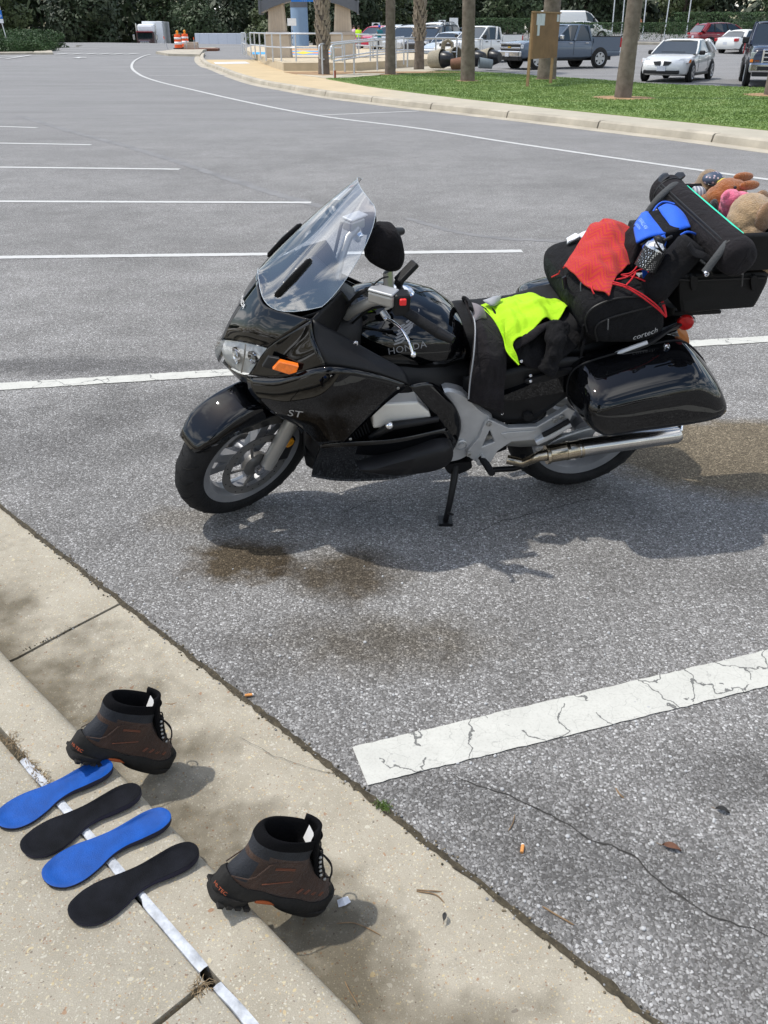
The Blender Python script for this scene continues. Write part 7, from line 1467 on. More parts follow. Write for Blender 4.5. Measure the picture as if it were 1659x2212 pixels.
def drape(name, top, right, bottom, left, mt, parent, n=34, m=30, fold=0.006, thick=0.003, freq=9.0, bulge=0.0, bdir=(0, 0.6, 0.8), uv=False, seed=0, mod=None):
    """cloth through four edges, with folds"""
    V, Fc = coons_pts(PL(*top), PL(*right), PL(*bottom), PL(*left), n, m); bd = Vector(bdir).normalized()
    for j in range(m + 1):
        for i in range(n + 1):
            k = j * (n + 1) + i; q = V[k]; s = 16 * (i / n) * (1 - i / n) * (j / m) * (1 - j / m)
            f = fold * (noise.noise(q * freq + Vector((seed, 0, 0))) * 1.4 + 0.7 * noise.noise(Vector((q.x * freq * 2.6, q.y * 3, q.z * 3)) + Vector((0, seed, 0))))
            V[k] = q + bd * (bulge * s + f)
    o = mk(name, V, Fc, mt, parent, True); fix_normals(o, bd)
    if uv:
        ul = o.data.uv_layers.new(name='UVMap')
        for lp in o.data.loops: ul.data[lp.index].uv = ((lp.vertex_index % (n + 1)) / n, (lp.vertex_index // (n + 1)) / m)
    mod_solid(o, thick); return o
def hullbox(name, pts, mt, parent, bev=0.02, sh=0.98):
    bm = bmesh.new(); c = sum(pts, Vector()) / len(pts); off = ORG.get(parent.name, Vector())
    for p in pts: bm.verts.new(c + (p - c) * sh - off)
    r = bmesh.ops.convex_hull(bm, input=bm.verts[:]); bmesh.ops.delete(bm, geom=[g for g in r['geom_interior'] if isinstance(g, bmesh.types.BMVert)], context='VERTS')
    bmesh.ops.dissolve_limit(bm, angle_limit=R(8), verts=bm.verts[:], edges=bm.edges[:]); me = bpy.data.meshes.new(name); bm.to_mesh(me); bm.free(); me.materials.append(mt)
    o = bpy.data.objects.new(name, me); COL.objects.link(o); o.parent = parent; mod_bevel(o, bev, 4, 20); return o
def lumpy(o, amt, freq):
    me = o.data
    for v in me.vertices: v.co += v.normal * amt * noise.noise(v.co * freq)
    me.update(); return o

# ---- tail bag
tb = on_bike('tail_bag', 'black zipped tail bag strapped across the rear seat under a red cord net', 'bag', (0.0, 0, 0.885))
TBO = [(1260, 672), (1285, 648), (1335, 632), (1395, 634), (1428, 655), (1440, 690), (1432, 722), (1395, 736), (1330, 742), (1283, 740), (1261, 715)]
ob = outl(0.235, *TBO)
tbody = lumpy(slab('bag_body', [(-0.235, 0.8, ob), (-0.22, 0.95, ob), (-0.17, 1.0, ob), (0.17, 1.0, ob), (0.222, 0.965, ob), (0.243, 0.87, ob), (0.250, 0.7, ob), (0.252, 0.4, ob)], M_CORD, tb, 56), 0.008, 9)
tube('zip_piping', crom(PL((1268, 716, 0.246), (1264, 690, 0.246), (1282, 664, 0.246), (1330, 645, 0.246), (1390, 640, 0.246)), 24), 0.0035, M_ZIP, tb, 6)
tube('zip_piping', crom(PL((1290, 738, 0.252), (1286, 708, 0.255), (1310, 690, 0.257), (1370, 672, 0.256), (1436, 655, 0.246)), 24), 0.0035, M_ZIP, tb, 6)
tube('zip_pull', PL((1314, 690, 0.262), (1313, 712, 0.262)), 0.0025, mat('zip_grey', (0.12, 0.12, 0.12), 0.5), tb, 6)
letters('bag_lettering', 'cortech', 0.030, (1394, 722), 0.256, 17, [tbody], mat('silver_print', (0.45, 0.45, 0.45), 0.5), tb, shear=0.2, lift=0.0035)
for k, (x, y) in enumerate(((1262, 700), (1262, 735))):
    tube('strap', PL((x, y, 0.235), (x - 6, y + 30, 0.22), (x - 10, y + 52, 0.21)), [(0.012, 0.003)] * 3, M_CORD, tb, 6)
# ---- rolled duffel before it
du = on_bike('duffel_bag', 'dark green-black rolled duffel lying across the seat under the towel', 'bag', (0.13, 0, 0.92))
c = P(1258, 622, 0.05); ob = [(c.x + 0.072 * math.cos(a * 0.5236), c.z - 0.02 + 0.068 * math.sin(a * 0.5236)) for a in range(12)]
lumpy(slab('duffel_body', [(-0.20, 0.7, ob), (-0.18, 0.95, ob), (-0.14, 1.0, ob), (0.08, 1.0, ob), (0.125, 0.95, ob), (0.14, 0.7, ob)], M_DGREEN, du, 48), 0.014, 14)
tube('buckle', PL((1218, 598, 0.11), (1222, 622, 0.12)), [(0.014, 0.006)] * 2, M_MATTE, du, 8)
tube('strap', crom(PL((1212, 575, 0.02), (1216, 600, 0.10), (1232, 630, 0.13), (1262, 650, 0.16)), 12), [(0.010, 0.003)] * 13, M_CORD, du, 6)
tube('cord_loop', crom(PL((1262, 600, 0.13), (1254, 615, 0.14), (1258, 640, 0.16), (1275, 655, 0.2)), 12), 0.0022, mat('grey_cord', (0.10, 0.11, 0.11), 0.6), du, 6)
tube('strap_ring', crom(PL((1262, 652, 0.2), (1272, 655, 0.2), (1274, 664, 0.2), (1264, 668, 0.2), (1257, 660, 0.2)), 20, True), 0.004, M_MATTE, du, 6, closed=True)
# ---- towel
tw_top = [(1303, 472, -0.22), (1330, 476, -0.17), (1360, 487, -0.12), (1380, 512, -0.07), (1397, 549, -0.01)]
tw_right = [(1397, 549, -0.01), (1375, 562, 0.06), (1345, 580, 0.13), (1327, 605, 0.19), (1316, 641, 0.255)]
tw_bot = [(1216, 579, 0.0), (1238, 592, 0.09), (1265, 610, 0.16), (1290, 625, 0.21), (1316, 641, 0.255)]
tw_left = [(1303, 472, -0.22), (1278, 484, -0.18), (1262, 505, -0.13), (1237, 545, -0.06), (1216, 579, 0.0)]
tw = drape('towel', tw_top, tw_right, tw_bot, tw_left, towel_mat(), None, n=70, m=70, fold=0.017, freq=13, bulge=0.010, uv=True, thick=0.006, bdir=(0, 0.3, 1))
def to_bike(o, base, label, cat, group=None):
    """single-mesh thing: put its origin at base on the bike"""
    b = Vector(base); o.data.transform(Matrix.Translation(-b)); o.matrix_world = BM @ Matrix.Translation(b); return tag(o, label, cat, group)
to_bike(tw, (0.05, 0, 1.0), 'coral red towel with chevron weave spread over the tail bag', 'towel')
wc = drape('white_cloth', [(1225, 512, -0.20), (1258, 500, -0.22), (1292, 489, -0.26)], [(1292, 489, -0.26), (1296, 497, -0.22)], [(1228, 522, -0.16), (1262, 512, -0.18), (1296, 497, -0.2)], [(1225, 512, -0.20), (1225, 517, -0.18), (1228, 522, -0.16)], mat('white_cotton', (0.72, 0.73, 0.76), 0.9, var=0.06), None, 24, 14, 0.012, thick=0.014, freq=30)
to_bike(wc, (0.1, -0.2, 1.02), 'crumpled white cloth tucked under the red towel', 'cloth')
# ---- red bungee net
ne = on_bike('bungee_net', 'red elastic cord net stretched over the tail bag', 'net', (0.0, 0.2, 1.0))
def cord(*pts, r=0.0028): return tube('cord', crom([Vector((p.x, p.y + 0.004, p.z + 0.004)) for p in PL(*pts)], 14), r, M_CORDR, ne, 6)
cord((1322, 610, 0.19), (1350, 618, 0.22), (1390, 640, 0.25), (1420, 664, 0.26), (1437, 686, 0.255)); cord((1321, 614, 0.2), (1350, 622, 0.225), (1388, 645, 0.253), (1418, 668, 0.262), (1437, 686, 0.255))
cord((1384, 565, 0.10), (1400, 590, 0.15), (1416, 626, 0.20), (1430, 660, 0.24), (1438, 685, 0.255)); cord((1388, 566, 0.10), (1405, 595, 0.15), (1421, 630, 0.20), (1434, 662, 0.24), (1438, 685, 0.255))
cord((1340, 595, 0.15), (1362, 590, 0.15), (1380, 570, 0.11)); cord((1342, 597, 0.15), (1370, 600, 0.18), (1398, 612, 0.2), (1418, 628, 0.2)); cord((1330, 605, 0.18), (1352, 600, 0.18), (1375, 586, 0.14), (1392, 582, 0.13))
cord((1218, 578, 0.02), (1210, 585, 0.0), (1206, 590, -0.02)); cord((1275, 612, 0.17), (1278, 628, 0.2), (1282, 636, 0.21)); cord((1350, 618, 0.23), (1362, 605, 0.20), (1372, 590, 0.17)); cord((1190, 600, -0.05), (1198, 596, -0.04), (1206, 592, -0.02))
# ---- storage case on the rack
sc = on_bike('storage_case', 'black moulded storage case bolted on the rear rack', 'case', (-0.3, 0, 0.878))
CO = [(1468, 600), (1480, 592), (1560, 590), (1654, 588), (1660, 604), (1648, 632), (1632, 660), (1620, 665), (1540, 671), (1478, 677), (1468, 668), (1465, 630)]
ob = outl(0.235, *CO)
slab('case_body', [(-0.24, 0.9, ob), (-0.235, 0.97, ob), (-0.22, 1.0, ob), (0.22, 1.0, ob), (0.235, 0.97, ob), (0.240, 0.9, ob)], M_CASE, sc, 64, ang=25)
tube('lid_seam', crom(PL((1466, 604, 0.242), (1500, 606, 0.243), (1560, 604, 0.243), (1656, 600, 0.242)), 16), [(0.006, 0.004)] * 17, M_ZIP, sc, 6)
for x in (1490, 1620): slab('latch', [(0.236, 1.0, outl(0.245, (x, 596), (x + 16, 596), (x + 14, 626), (x + 2, 626))), (0.252, 0.85, outl(0.245, (x, 596), (x + 16, 596), (x + 14, 626), (x + 2, 626)))], M_CASE, sc, 16, smooth=False)
slab('handle_dome', [(0.10, 0.6, outl(0.16, (1480, 590), (1488, 572), (1515, 566), (1535, 575), (1540, 592))), (0.13, 0.95, outl(0.16, (1480, 590), (1488, 572), (1515, 566), (1535, 575), (1540, 592))), (0.20, 1.0, outl(0.16, (1480, 590), (1488, 572), (1515, 566), (1535, 575), (1540, 592))), (0.232, 0.7, outl(0.16, (1480, 590), (1488, 572), (1515, 566), (1535, 575), (1540, 592)))], mat('satin_black', (0.02, 0.02, 0.02), 0.3), sc, 24)
for s in (-0.12, 0.12): tube('foot', [(-0.2, s, 0.868), (-0.4, s, 0.868)], 0.010, M_CASE, sc, 8); tube('foot', [(-0.2, s, 0.90), (-0.2, s, 0.87)], 0.02, M_CASE, sc, 8)
# ---- long soft tube bag across the case
lb = on_bike('tube_bag', 'long charcoal cylindrical bag lying across the storage case', 'bag', (-0.27, 0, 1.09))
A_, B_ = P(1597, 560, 0.30), P(1432, 408, -0.27); ax = (B_ - A_)
pts = [A_ + ax * f for f in (-0.035, -0.03, -0.012, 0.03, 0.25, 0.5, 0.75, 0.93, 0.97, 0.985, 0.99)]
v, f = tube_geo(pts, [0.02, 0.046, 0.060, 0.066, 0.064, 0.062, 0.062, 0.062, 0.064, 0.056, 0.03], 28); lo = mk('bag_body', v, f, M_CORD2, lb, True); lumpy(lo, 0.006, 13)
for k in (0.05, 0.90): q = A_ + ax * k; tube('end_seam', [q, q + ax * 0.01], 0.0672 if k < 0.5 else 0.0652, M_ZIP, lb, 28)
for g_ in (0, 1, 2): a = R(60 + 60 * g_); q = A_ + ax * 0.91; e = A_ + ax * 0.985; o_ = Vector((math.cos(a), 0, math.sin(a))); tube('vinyl_patch', [q + o_ * 0.063, (q + e) / 2 + o_ * 0.065, e + o_ * 0.058], [(0.004, 0.022), (0.004, 0.024), (0.004, 0.02)], mat('black_vinyl', (0.012, 0.013, 0.015), 0.25), lb, 8)
tube('zip', [A_ + ax * t + Vector((0.046, 0, 0.043)) for t in (0.1, 0.3, 0.5, 0.7, 0.9)], 0.004, M_ZIP, lb, 6); tube('zip', [A_ + ax * t + Vector((0.053, 0, 0.034)) for t in (0.1, 0.3, 0.5, 0.7, 0.9)], 0.003, M_ZIP, lb, 6)
tube('zip_pull', PL((1604, 592, 0.36), (1602, 618, 0.355)), [(0.006, 0.003)] * 2, M_ZIP, lb, 6)
# two padded carry bars of the rack hooked over it
M_PAD = mat('grey_foam_grip', (0.055, 0.058, 0.060), 0.8, var=0.2, bump=0.4, bscale=200)
cbar = on_bike('hold_down_bar', 'grey padded bar hooked over the end of the tube bag beside the plush dog', 'bar', (-0.2, 0.25, 1.09), 'hold-down bars of the tube bag')
tube('bar_body', crom(PL((1522, 589, 0.29), (1550, 552, 0.285), (1574, 522, 0.262), (1588, 512, 0.235), (1600, 514, 0.21), (1606, 524, 0.205)), 24), [(0.009, 0.013)] * 25, M_PAD, cbar, 10)
bolt('bar_bolt', P(1524, 590, 0.296), 0.010, cbar, M_CHROME, h=0.01)
cb2 = on_bike('hold_down_bar', 'grey padded bar hooked over the tube bag beside the blue cooler', 'bar', (-0.2, -0.2, 1.1), 'hold-down bars of the tube bag')
tube('bar_body', crom(PL((1385, 480, -0.14), (1418, 434, -0.14), (1445, 408, -0.155), (1460, 399, -0.175), (1472, 402, -0.19), (1476, 410, -0.19)), 24), [(0.009, 0.013)] * 25, M_PAD, cb2, 10)
# ---- green tray behind the tube bag
gt = on_bike('green_tray', 'turquoise green plastic tray holding the plush toys on the storage case', 'tray', (-0.42, 0, 1.09))
a, b = P(1476, 404, -0.2), P(1608, 523, 0.25); a.x = b.x = (a.x + b.x) / 2; a.z = b.z = (a.z + b.z) / 2 + 0.012
for name, p, q, r in (('front_rim', a, b, (0.003, 0.007)), ('side_rim', a, a + Vector((-0.16, 0, 0)), (0.006, 0.010)), ('side_rim', b, b + Vector((-0.16, 0, 0)), (0.006, 0.010)), ('back_rim', a + Vector((-0.16, 0, 0)), b + Vector((-0.16, 0, 0)), (0.006, 0.010))): tube(name, [p, q], [r, r], M_TEAL if name == 'front_rim' else M_CASE, gt, 8)
mb = MB(); z0 = 1.092; h = a.z - z0
for p, q in ((a, b), (a, a + Vector((-0.16, 0, 0))), (b, b + Vector((-0.16, 0, 0))), (a + Vector((-0.16, 0, 0)), b + Vector((-0.16, 0, 0)))):
    mb.add([p, q, Vector((q.x, q.y, z0)), Vector((p.x, p.y, z0))], [(0, 1, 2, 3)])
mod_solid(mb.build('wall', M_CASE, gt), 0.004, 0)
mb = MB(); mb.box((a.x - 0.08, 0.025, z0 + 0.003), (0.16, 0.45, 0.005)); mb.build('floor', M_CASE, gt)
# ---- blue cooler bag, bottle and black roll
cl = on_bike('cooler_bag', 'royal blue and black cooler bag with blue lid in front of the tube bag', 'bag', (-0.15, 0, 1.0))
cpts = PL((1385, 458, -0.09), (1424, 449, -0.09), (1464, 444, -0.07), (1494, 487, 0.08), (1440, 502, 0.115), (1376, 523, 0.10), (1368, 490, -0.02)) + [Vector((-0.01, -0.10, 1.02)), Vector((-0.01, 0.10, 1.02)), Vector((-0.16, 0.11, 1.02)), Vector((-0.16, -0.12, 1.02)), Vector((-0.20, 0.08, 1.09)), Vector((-0.20, -0.12, 1.10))]
hullbox('cooler_body', cpts, M_CORD, cl, 0.012, 0.97)
drape('lid', [(1421, 448, -0.085), (1440, 439, -0.085), (1463, 445, -0.06)], [(1463, 445, -0.06), (1482, 466, 0.02), (1492, 488, 0.085)], [(1447, 485, 0.06), (1462, 496, 0.09), (1492, 488, 0.085)], [(1421, 448, -0.085), (1432, 466, -0.01), (1447, 485, 0.06)], M_BLUE, cl, 14, 14, 0.002, 0.006, bulge=0.016, bdir=(0, 0.1, 1))
drape('front_panel', [(1386, 459, -0.09), (1398, 456, -0.09), (1412, 464, -0.07)], [(1412, 464, -0.07), (1425, 482, 0.01), (1438, 502, 0.11)], [(1374, 524, 0.10), (1402, 510, 0.115), (1438, 502, 0.11)], [(1386, 459, -0.09), (1369, 488, -0.02), (1374, 524, 0.10)], M_BLUE, cl, 14, 14, 0.002, 0.006, bulge=0.014, bdir=(0.5, 0.1, 1))
tube('piping', crom(PL((1370, 490, -0.01), (1388, 474, -0.045), (1398, 476, -0.045), (1413, 503, 0.08), (1385, 530, 0.115)), 20), 0.004, M_ZIP, cl, 6)
tube('piping', crom(PL((1408, 462, -0.08), (1420, 444, -0.10), (1436, 436, -0.10), (1464, 443, -0.07)), 16), 0.004, M_BLUE, cl, 6)
tube('piping', crom(PL((1470, 508, 0.13), (1485, 501, 0.13), (1505, 508, 0.11), (1514, 527, 0.11)), 16), 0.004, M_BLUE, cl, 6)
cp_ = drape('side_panel', [(1388, 532, 0.12), (1410, 516, 0.12), (1436, 506, 0.12)], [(1436, 506, 0.12), (1440, 520, 0.135), (1436, 540, 0.14)], [(1390, 610, 0.14), (1412, 580, 0.14), (1436, 540, 0.14)], [(1388, 532, 0.12), (1386, 570, 0.13), (1390, 610, 0.14)], M_BLUE, cl, 10, 10, 0.001, 0.004, bdir=(0, 1, 0.3))
for k, (t_, sz, yy) in enumerate((('RAVALLAN', 0.020, 0), ('OUTDOORS', 0.011, -0.018))):
    ax, ay = Vector((-0.62, 0.72, -0.1)), Vector((-0.3, -0.5, 0.6))
    V_, F_ = text_geo(t_, sz); c0 = P(1390, 492, 0.02)
    ax = (P(1404, 506, 0.08) - P(1384, 476, -0.04)).normalized(); nn = Vector((0.45, 0.15, 0.9)); ay = nn.cross(ax).normalized()
    decal('panel_lettering', ([Vector((p.x, p.y + yy, 0)) for p in V_], F_), c0 + nn * 0.010, ax, ay, -nn, [o for o in cl.children if o.name.startswith('front_panel')], mat('pale_blue_print', (0.30, 0.48, 0.85), 0.6), cl, 0.004)
bo = on_bike('steel_bottle', 'brushed steel drinking bottle with black stopper in the cooler side net', 'bottle', (-0.06, 0.12, 1.03))
a, b = P(1393, 580, 0.19), P(1424, 522, 0.18); d = (b - a)
tube('bottle_body', [a, a + d * 0.02, a + d * 0.75, a + d * 0.88, a + d * 0.95, b], [0.03, 0.038, 0.038, 0.034, 0.022, 0.020], mat('brushed_steel', (0.62, 0.62, 0.63), 0.25, metal=1.0, var=0.1), bo, 24)
tube('stopper', [b, b + d * 0.10, b + d * 0.18], [0.021, 0.021, 0.014], M_MATTE, bo, 16); tube('stopper_loop', crom([b + d * 0.12 + Vector((0, 0.02, 0)), b + d * 0.25 + Vector((-0.02, 0.02, 0)), b + d * 0.12 + Vector((-0.03, 0.0, 0))], 10), 0.006, M_MATTE, bo, 8)
def net_mat():
    m, nt, b = nmat('black_net'); L = nt.links.new; tc = nt.nodes.new('ShaderNodeTexCoord'); v = voro(nt, tc.outputs['Object'], 150, 'DISTANCE_TO_EDGE', 0.0)
    f = mth(nt, 'LESS_THAN', v.outputs['Distance'], 0.2); b.inputs['Base Color'].default_value = (0.01, 0.01, 0.01, 1); L(f, b.inputs['Alpha']); return m
v, f = tube_geo([a + d * 0.0, a + d * 0.35, a + d * 0.72], 0.0395, 24, False); mk('side_net', v, f, net_mat(), cl, True)
tube('net_hem', crom(PL((1413, 512, 0.19), (1420, 528, 0.225), (1432, 545, 0.215)), 10), [(0.007, 0.003)] * 11, M_CORD, cl, 8)
ro = on_bike('padded_roll', 'black padded roll leaning beside the steel bottle', 'roll', (-0.13, 0.16, 0.95))
a, b = P(1498, 524, 0.17), P(1392, 650, 0.21); d = b - a
v, f = tube_geo([a - d * 0.01, a, a + d * 0.06, a + d * 0.4, a + d * 0.8, b], [0.03, 0.048, 0.056, 0.056, 0.054, 0.03], 22); lumpy(mk('roll_body', v, f, M_CORD, ro, True), 0.006, 14)
tube('strap_flap', crom(PL((1488, 528, 0.235), (1500, 545, 0.245), (1520, 552, 0.25), (1545, 568, 0.25)), 10), [(0.016, 0.003)] * 11, M_CORD, ro, 6)
# ---- riding trousers, jacket and hi-vis vest over the seat
tr = on_bike('riding_trousers', 'black riding trousers with grey piping hanging down over the seat side', 'trousers', (0.48, 0.2, 0.8))
drape('trouser_leg', [(1004, 646, 0.0), (1020, 652, 0.01), (1036, 658, 0.0), (1062, 672, 0.0)], [(1062, 672, 0.0), (1084, 716, 0.14), (1094, 775, 0.235), (1090, 830, 0.27), (1086, 895, 0.275)], [(1010, 866, 0.255), (1035, 876, 0.265), (1060, 884, 0.272), (1086, 895, 0.275)], [(1004, 646, 0.0), (1022, 700, 0.15), (1020, 760, 0.225), (1013, 820, 0.25), (1010, 866, 0.255)], M_CORD2, tr, 30, 50, 0.012, 0.008, 15, bulge=0.025, bdir=(0, 1, 0.3))
tube('piping', crom(PL((1014, 662, 0.04), (1026, 700, 0.165), (1024, 760, 0.24), (1016, 820, 0.262), (1012, 862, 0.266)), 24), 0.0026, M_GREYF, tr, 6)
drape('mesh_panel', [(1014, 652, 0.03), (1030, 656, 0.035), (1044, 664, 0.04)], [(1044, 664, 0.04), (1050, 678, 0.08), (1052, 688, 0.10)], [(1024, 694, 0.15), (1038, 688, 0.13), (1052, 688, 0.105)], [(1014, 652, 0.03), (1020, 672, 0.095), (1024, 694, 0.15)], M_MESHG, tr, 8, 8, 0.001, 0.004, bulge=0.02)
tube('waistband', crom(PL((1002, 648, -0.10), (1006, 645, -0.02), (1014, 652, 0.05), (1018, 668, 0.11)), 14), [(0.013, 0.006)] * 15, M_CORD, tr, 8)
jk = on_bike('riding_jacket', 'black riding jacket bundled on the seat beneath the yellow vest', 'jacket', (0.25, 0.1, 0.87))
drape('jacket_body', [(1060, 670, 0.0), (1120, 650, -0.05), (1180, 645, -0.05), (1250, 668, 0.0)], [(1250, 668, 0.0), (1262, 700, 0.12), (1252, 740, 0.2), (1225, 765, 0.235)], [(1104, 770, 0.235), (1140, 790, 0.25), (1180, 792, 0.255), (1225, 765, 0.235)], [(1060, 670, 0.0), (1082, 715, 0.13), (1094, 745, 0.195), (1104, 770, 0.235)], M_CORD, jk, 40, 34, 0.020, 0.01, 11, bulge=0.035, seed=3)
drape('jacket_flap', [(1105, 742, 0.215), (1140, 718, 0.20), (1185, 694, 0.165), (1258, 700, 0.12)], [(1258, 700, 0.12), (1262, 708, 0.13), (1260, 716, 0.14)], [(1112, 756, 0.23), (1150, 735, 0.225), (1190, 708, 0.19), (1260, 716, 0.14)], [(1105, 742, 0.215), (1108, 750, 0.22), (1112, 756, 0.23)], M_CORD2, jk, 30, 6, 0.004, 0.006, 12, bulge=0.012, seed=5)
tube('sleeve', crom(PL((1205, 700, 0.18), (1200, 740, 0.235), (1192, 780, 0.255), (1175, 806, 0.262)), 14), [0.045, 0.044, 0.042, 0.040, 0.038, 0.036, 0.034, 0.034, 0.033, 0.032, 0.032, 0.032, 0.033, 0.033, 0.030], M_CORD, jk, 24)
sl_ = [o for o in jk.children if o.name.startswith('sleeve')][0]; m_ = sl_.modifiers.new('sub', 'SUBSURF'); m_.levels = m_.render_levels = 1; tx_ = bpy.data.textures.new('creases', 'CLOUDS'); tx_.noise_scale = 0.035; dm_ = sl_.modifiers.new('creases', 'DISPLACE'); dm_.texture = tx_; dm_.strength = 0.03; dm_.texture_coords = 'LOCAL'
for x, y in ((1126, 780), (1146, 811), (1146, 823)): bolt('press_stud', P(x, y, 0.262), 0.006, jk, M_CHROME, h=0.003)
vs = drape('hi_vis_vest', [(1037, 660, -0.03), (1075, 648, -0.08), (1120, 636, -0.12), (1165, 634, -0.12), (1205, 642, -0.1), (1238, 650, -0.06)], [(1238, 650, -0.06), (1247, 660, -0.01), (1244, 676, 0.05)], [(1121, 788, 0.268), (1108, 740, 0.225), (1145, 716, 0.20), (1178, 688, 0.155), (1204, 692, 0.15), (1224, 664, 0.09), (1244, 676, 0.05)], [(1037, 660, -0.03), (1066, 690, 0.08), (1086, 728, 0.17), (1094, 758, 0.225), (1121, 788, 0.268)], M_HIVIS, None, 70, 60, 0.013, 0.003, 17, bulge=0.02, bdir=(0, 0.5, 0.9), seed=9)
to_bike(vs, (0.3, 0, 0.9), 'fluorescent yellow mesh vest draped over the black riding jacket', 'vest')
ol = crom(PL((1039, 662, 0.0), (1068, 692, 0.092), (1088, 730, 0.182), (1096, 760, 0.235), (1121, 788, 0.272)), 24)
he = tube('hem', ol, [(0.006, 0.003)] * 25, mat('hi_vis_binding', (0.42, 0.75, 0.012), 0.6), None, 6); he.data.transform(Matrix.Translation((-0.3, 0, -0.9))); he.parent = vs
rb = drape('reflective_band', [(1042, 656, -0.02), (1070, 648, -0.05), (1082, 646, -0.05)], [(1082, 646, -0.05), (1080, 658, -0.01)], [(1058, 668, 0.02), (1070, 668, 0.02), (1080, 658, -0.01)], [(1042, 656, -0.02), (1048, 662, 0.0), (1058, 668, 0.02)], M_GREYF, None, 8, 6, 0.001, 0.002, bulge=0.02, bdir=(0, 0.3, 1)); rb.data.transform(Matrix.Translation((-0.3, 0, -0.885))); rb.parent = vs
# ---- plush toys
def plush(name, label, base, blobs, mt, extra=(), vox=0.0045):
    t = on_bike(name, label, 'plush toy', base)
    mb = MB()
    for c, r in blobs: mb.ell(c, r if hasattr(r, '__len__') else (r,) * 3, seg=20, rings=14)
    o = mb.build('body', mt, t, True); m = o.modifiers.new('remesh', 'REMESH'); m.mode = 'VOXEL'; m.voxel_size = vox; m.use_smooth_shade = True
    s = o.modifiers.new('smooth', 'SMOOTH'); s.factor = 0.6; s.iterations = 5
    tx = bpy.data.textures.get('fuzz') or bpy.data.textures.new('fuzz', 'CLOUDS'); tx.noise_scale = 0.012
    d = o.modifiers.new('fuzz', 'DISPLACE'); d.texture = tx; d.strength = 0.004; d.texture_coords = 'LOCAL'
    for nm, bl, m_ in extra:
        mb = MB()
        for c, r in bl: mb.ell(c, r if hasattr(r, '__len__') else (r,) * 3, seg=14, rings=10)
        mb.build(nm, m_, t, True)
    return t
fur = lambda n, c: mat(n, c, 0.95, var=0.25, vscale=40, bump=0.9, bscale=260, sheen=0.4)
F_TAN, F_BRN, F_PINK, F_BEAR, F_DK = fur('tan_plush', (0.42, 0.28, 0.15)), fur('russet_plush', (0.36, 0.11, 0.02)), fur('pink_plush', (0.85, 0.16, 0.28)), fur('brown_plush', (0.27, 0.18, 0.10)), fur('dark_brown_plush', (0.30, 0.17, 0.085))
M_EYE = mat('plush_eye', (0.01, 0.01, 0.01), 0.15)
q = P
plush('plush_dog', 'large tan plush dog with floppy brown ears beside the pink pig', (-0.45, 0.12, 1.1), [(q(1622, 462, 0.09), (0.075, 0.075, 0.07)), (q(1605, 480, 0.10), (0.06, 0.06, 0.06)), (q(1612, 505, 0.12), (0.06, 0.065, 0.06)), (q(1625, 530, 0.14), (0.055, 0.06, 0.05)), (q(1645, 500, 0.08), (0.06, 0.06, 0.06)), (q(1660, 470, 0.06), (0.05, 0.045, 0.045))], F_TAN,
      [('ear', [(q(1652, 470, 0.16), (0.035, 0.018, 0.055))], F_DK), ('ear', [(q(1640, 440, -0.02), (0.035, 0.018, 0.05))], F_DK), ('paw', [(q(1640, 545, 0.20), (0.035, 0.035, 0.06))], F_DK), ('nose', [(q(1678, 470, 0.08), 0.012)], M_EYE), ('eye', [(q(1668, 452, 0.09), 0.006)], M_EYE), ('neck_seam', [(q(1616, 486, 0.115), (0.055, 0.050, 0.004))], F_DK), ('paw', [(q(1655, 575, 0.20), (0.035, 0.03, 0.035))], F_TAN)])
plush('plush_kangaroo', 'russet brown plush animal with long ears behind the turquoise tray rim', (-0.42, -0.1, 1.1), [(q(1572, 412, -0.09), (0.052, 0.045, 0.045)), (q(1590, 408, -0.08), (0.04, 0.035, 0.033)), (q(1550, 430, -0.09), (0.05, 0.045, 0.05)), (q(1543, 455, -0.08), (0.042, 0.045, 0.06)), (q(1522, 440, -0.13), (0.03, 0.03, 0.035)), (q(1566, 470, -0.05), (0.03, 0.03, 0.07))], F_BRN,
      [('ear', [(q(1606, 382, -0.10), (0.040, 0.012, 0.017))], F_BRN), ('ear', [(q(1619, 400, -0.04), (0.040, 0.012, 0.017))], F_BRN), ('muzzle', [(q(1600, 417, -0.06), (0.024, 0.020, 0.018))], F_TAN), ('eye', [(q(1588, 405, -0.045), 0.006)], M_EYE), ('belly_patch', [(q(1524, 446, -0.095), (0.022, 0.010, 0.028))], F_TAN), ('arm', [(q(1536, 462, -0.02), (0.022, 0.022, 0.055))], fur('black_plush', (0.012, 0.011, 0.011)))])
plush('plush_pig', 'round pink plush pig squeezed against the tan plush dog', (-0.42, 0.0, 1.1), [(q(1586, 448, -0.01), (0.055, 0.052, 0.055)), (q(1578, 430, 0.0), (0.035, 0.035, 0.035)), (q(1600, 435, 0.0), (0.035, 0.035, 0.035)), (q(1592, 470, 0.02), (0.045, 0.045, 0.05))], F_PINK, [('ear', [(q(1569, 422, 0.01), (0.012, 0.010, 0.016))], F_PINK), ('paw', [(q(1601, 452, 0.055), (0.022, 0.018, 0.018))], F_PINK), ('snout', [(q(1612, 425, 0.0), (0.015, 0.018, 0.015))], fur('pale_pink_plush', (0.80, 0.40, 0.38)))])
plush('plush_bear', 'brown plush bear wearing a spotted cap behind the tray', (-0.42, -0.22, 1.1), [(q(1530, 392, -0.22), (0.042, 0.042, 0.045)), (q(1520, 408, -0.22), (0.04, 0.045, 0.045)), (q(1545, 400, -0.2), (0.025, 0.025, 0.02)), (q(1524, 425, -0.21), (0.04, 0.04, 0.05))], F_BEAR)
capm = nmat('spotted_cap'); nt_ = capm[1]; tcn = nt_.nodes.new('ShaderNodeTexCoord'); vv = voro(nt_, tcn.outputs['Object'], 75)
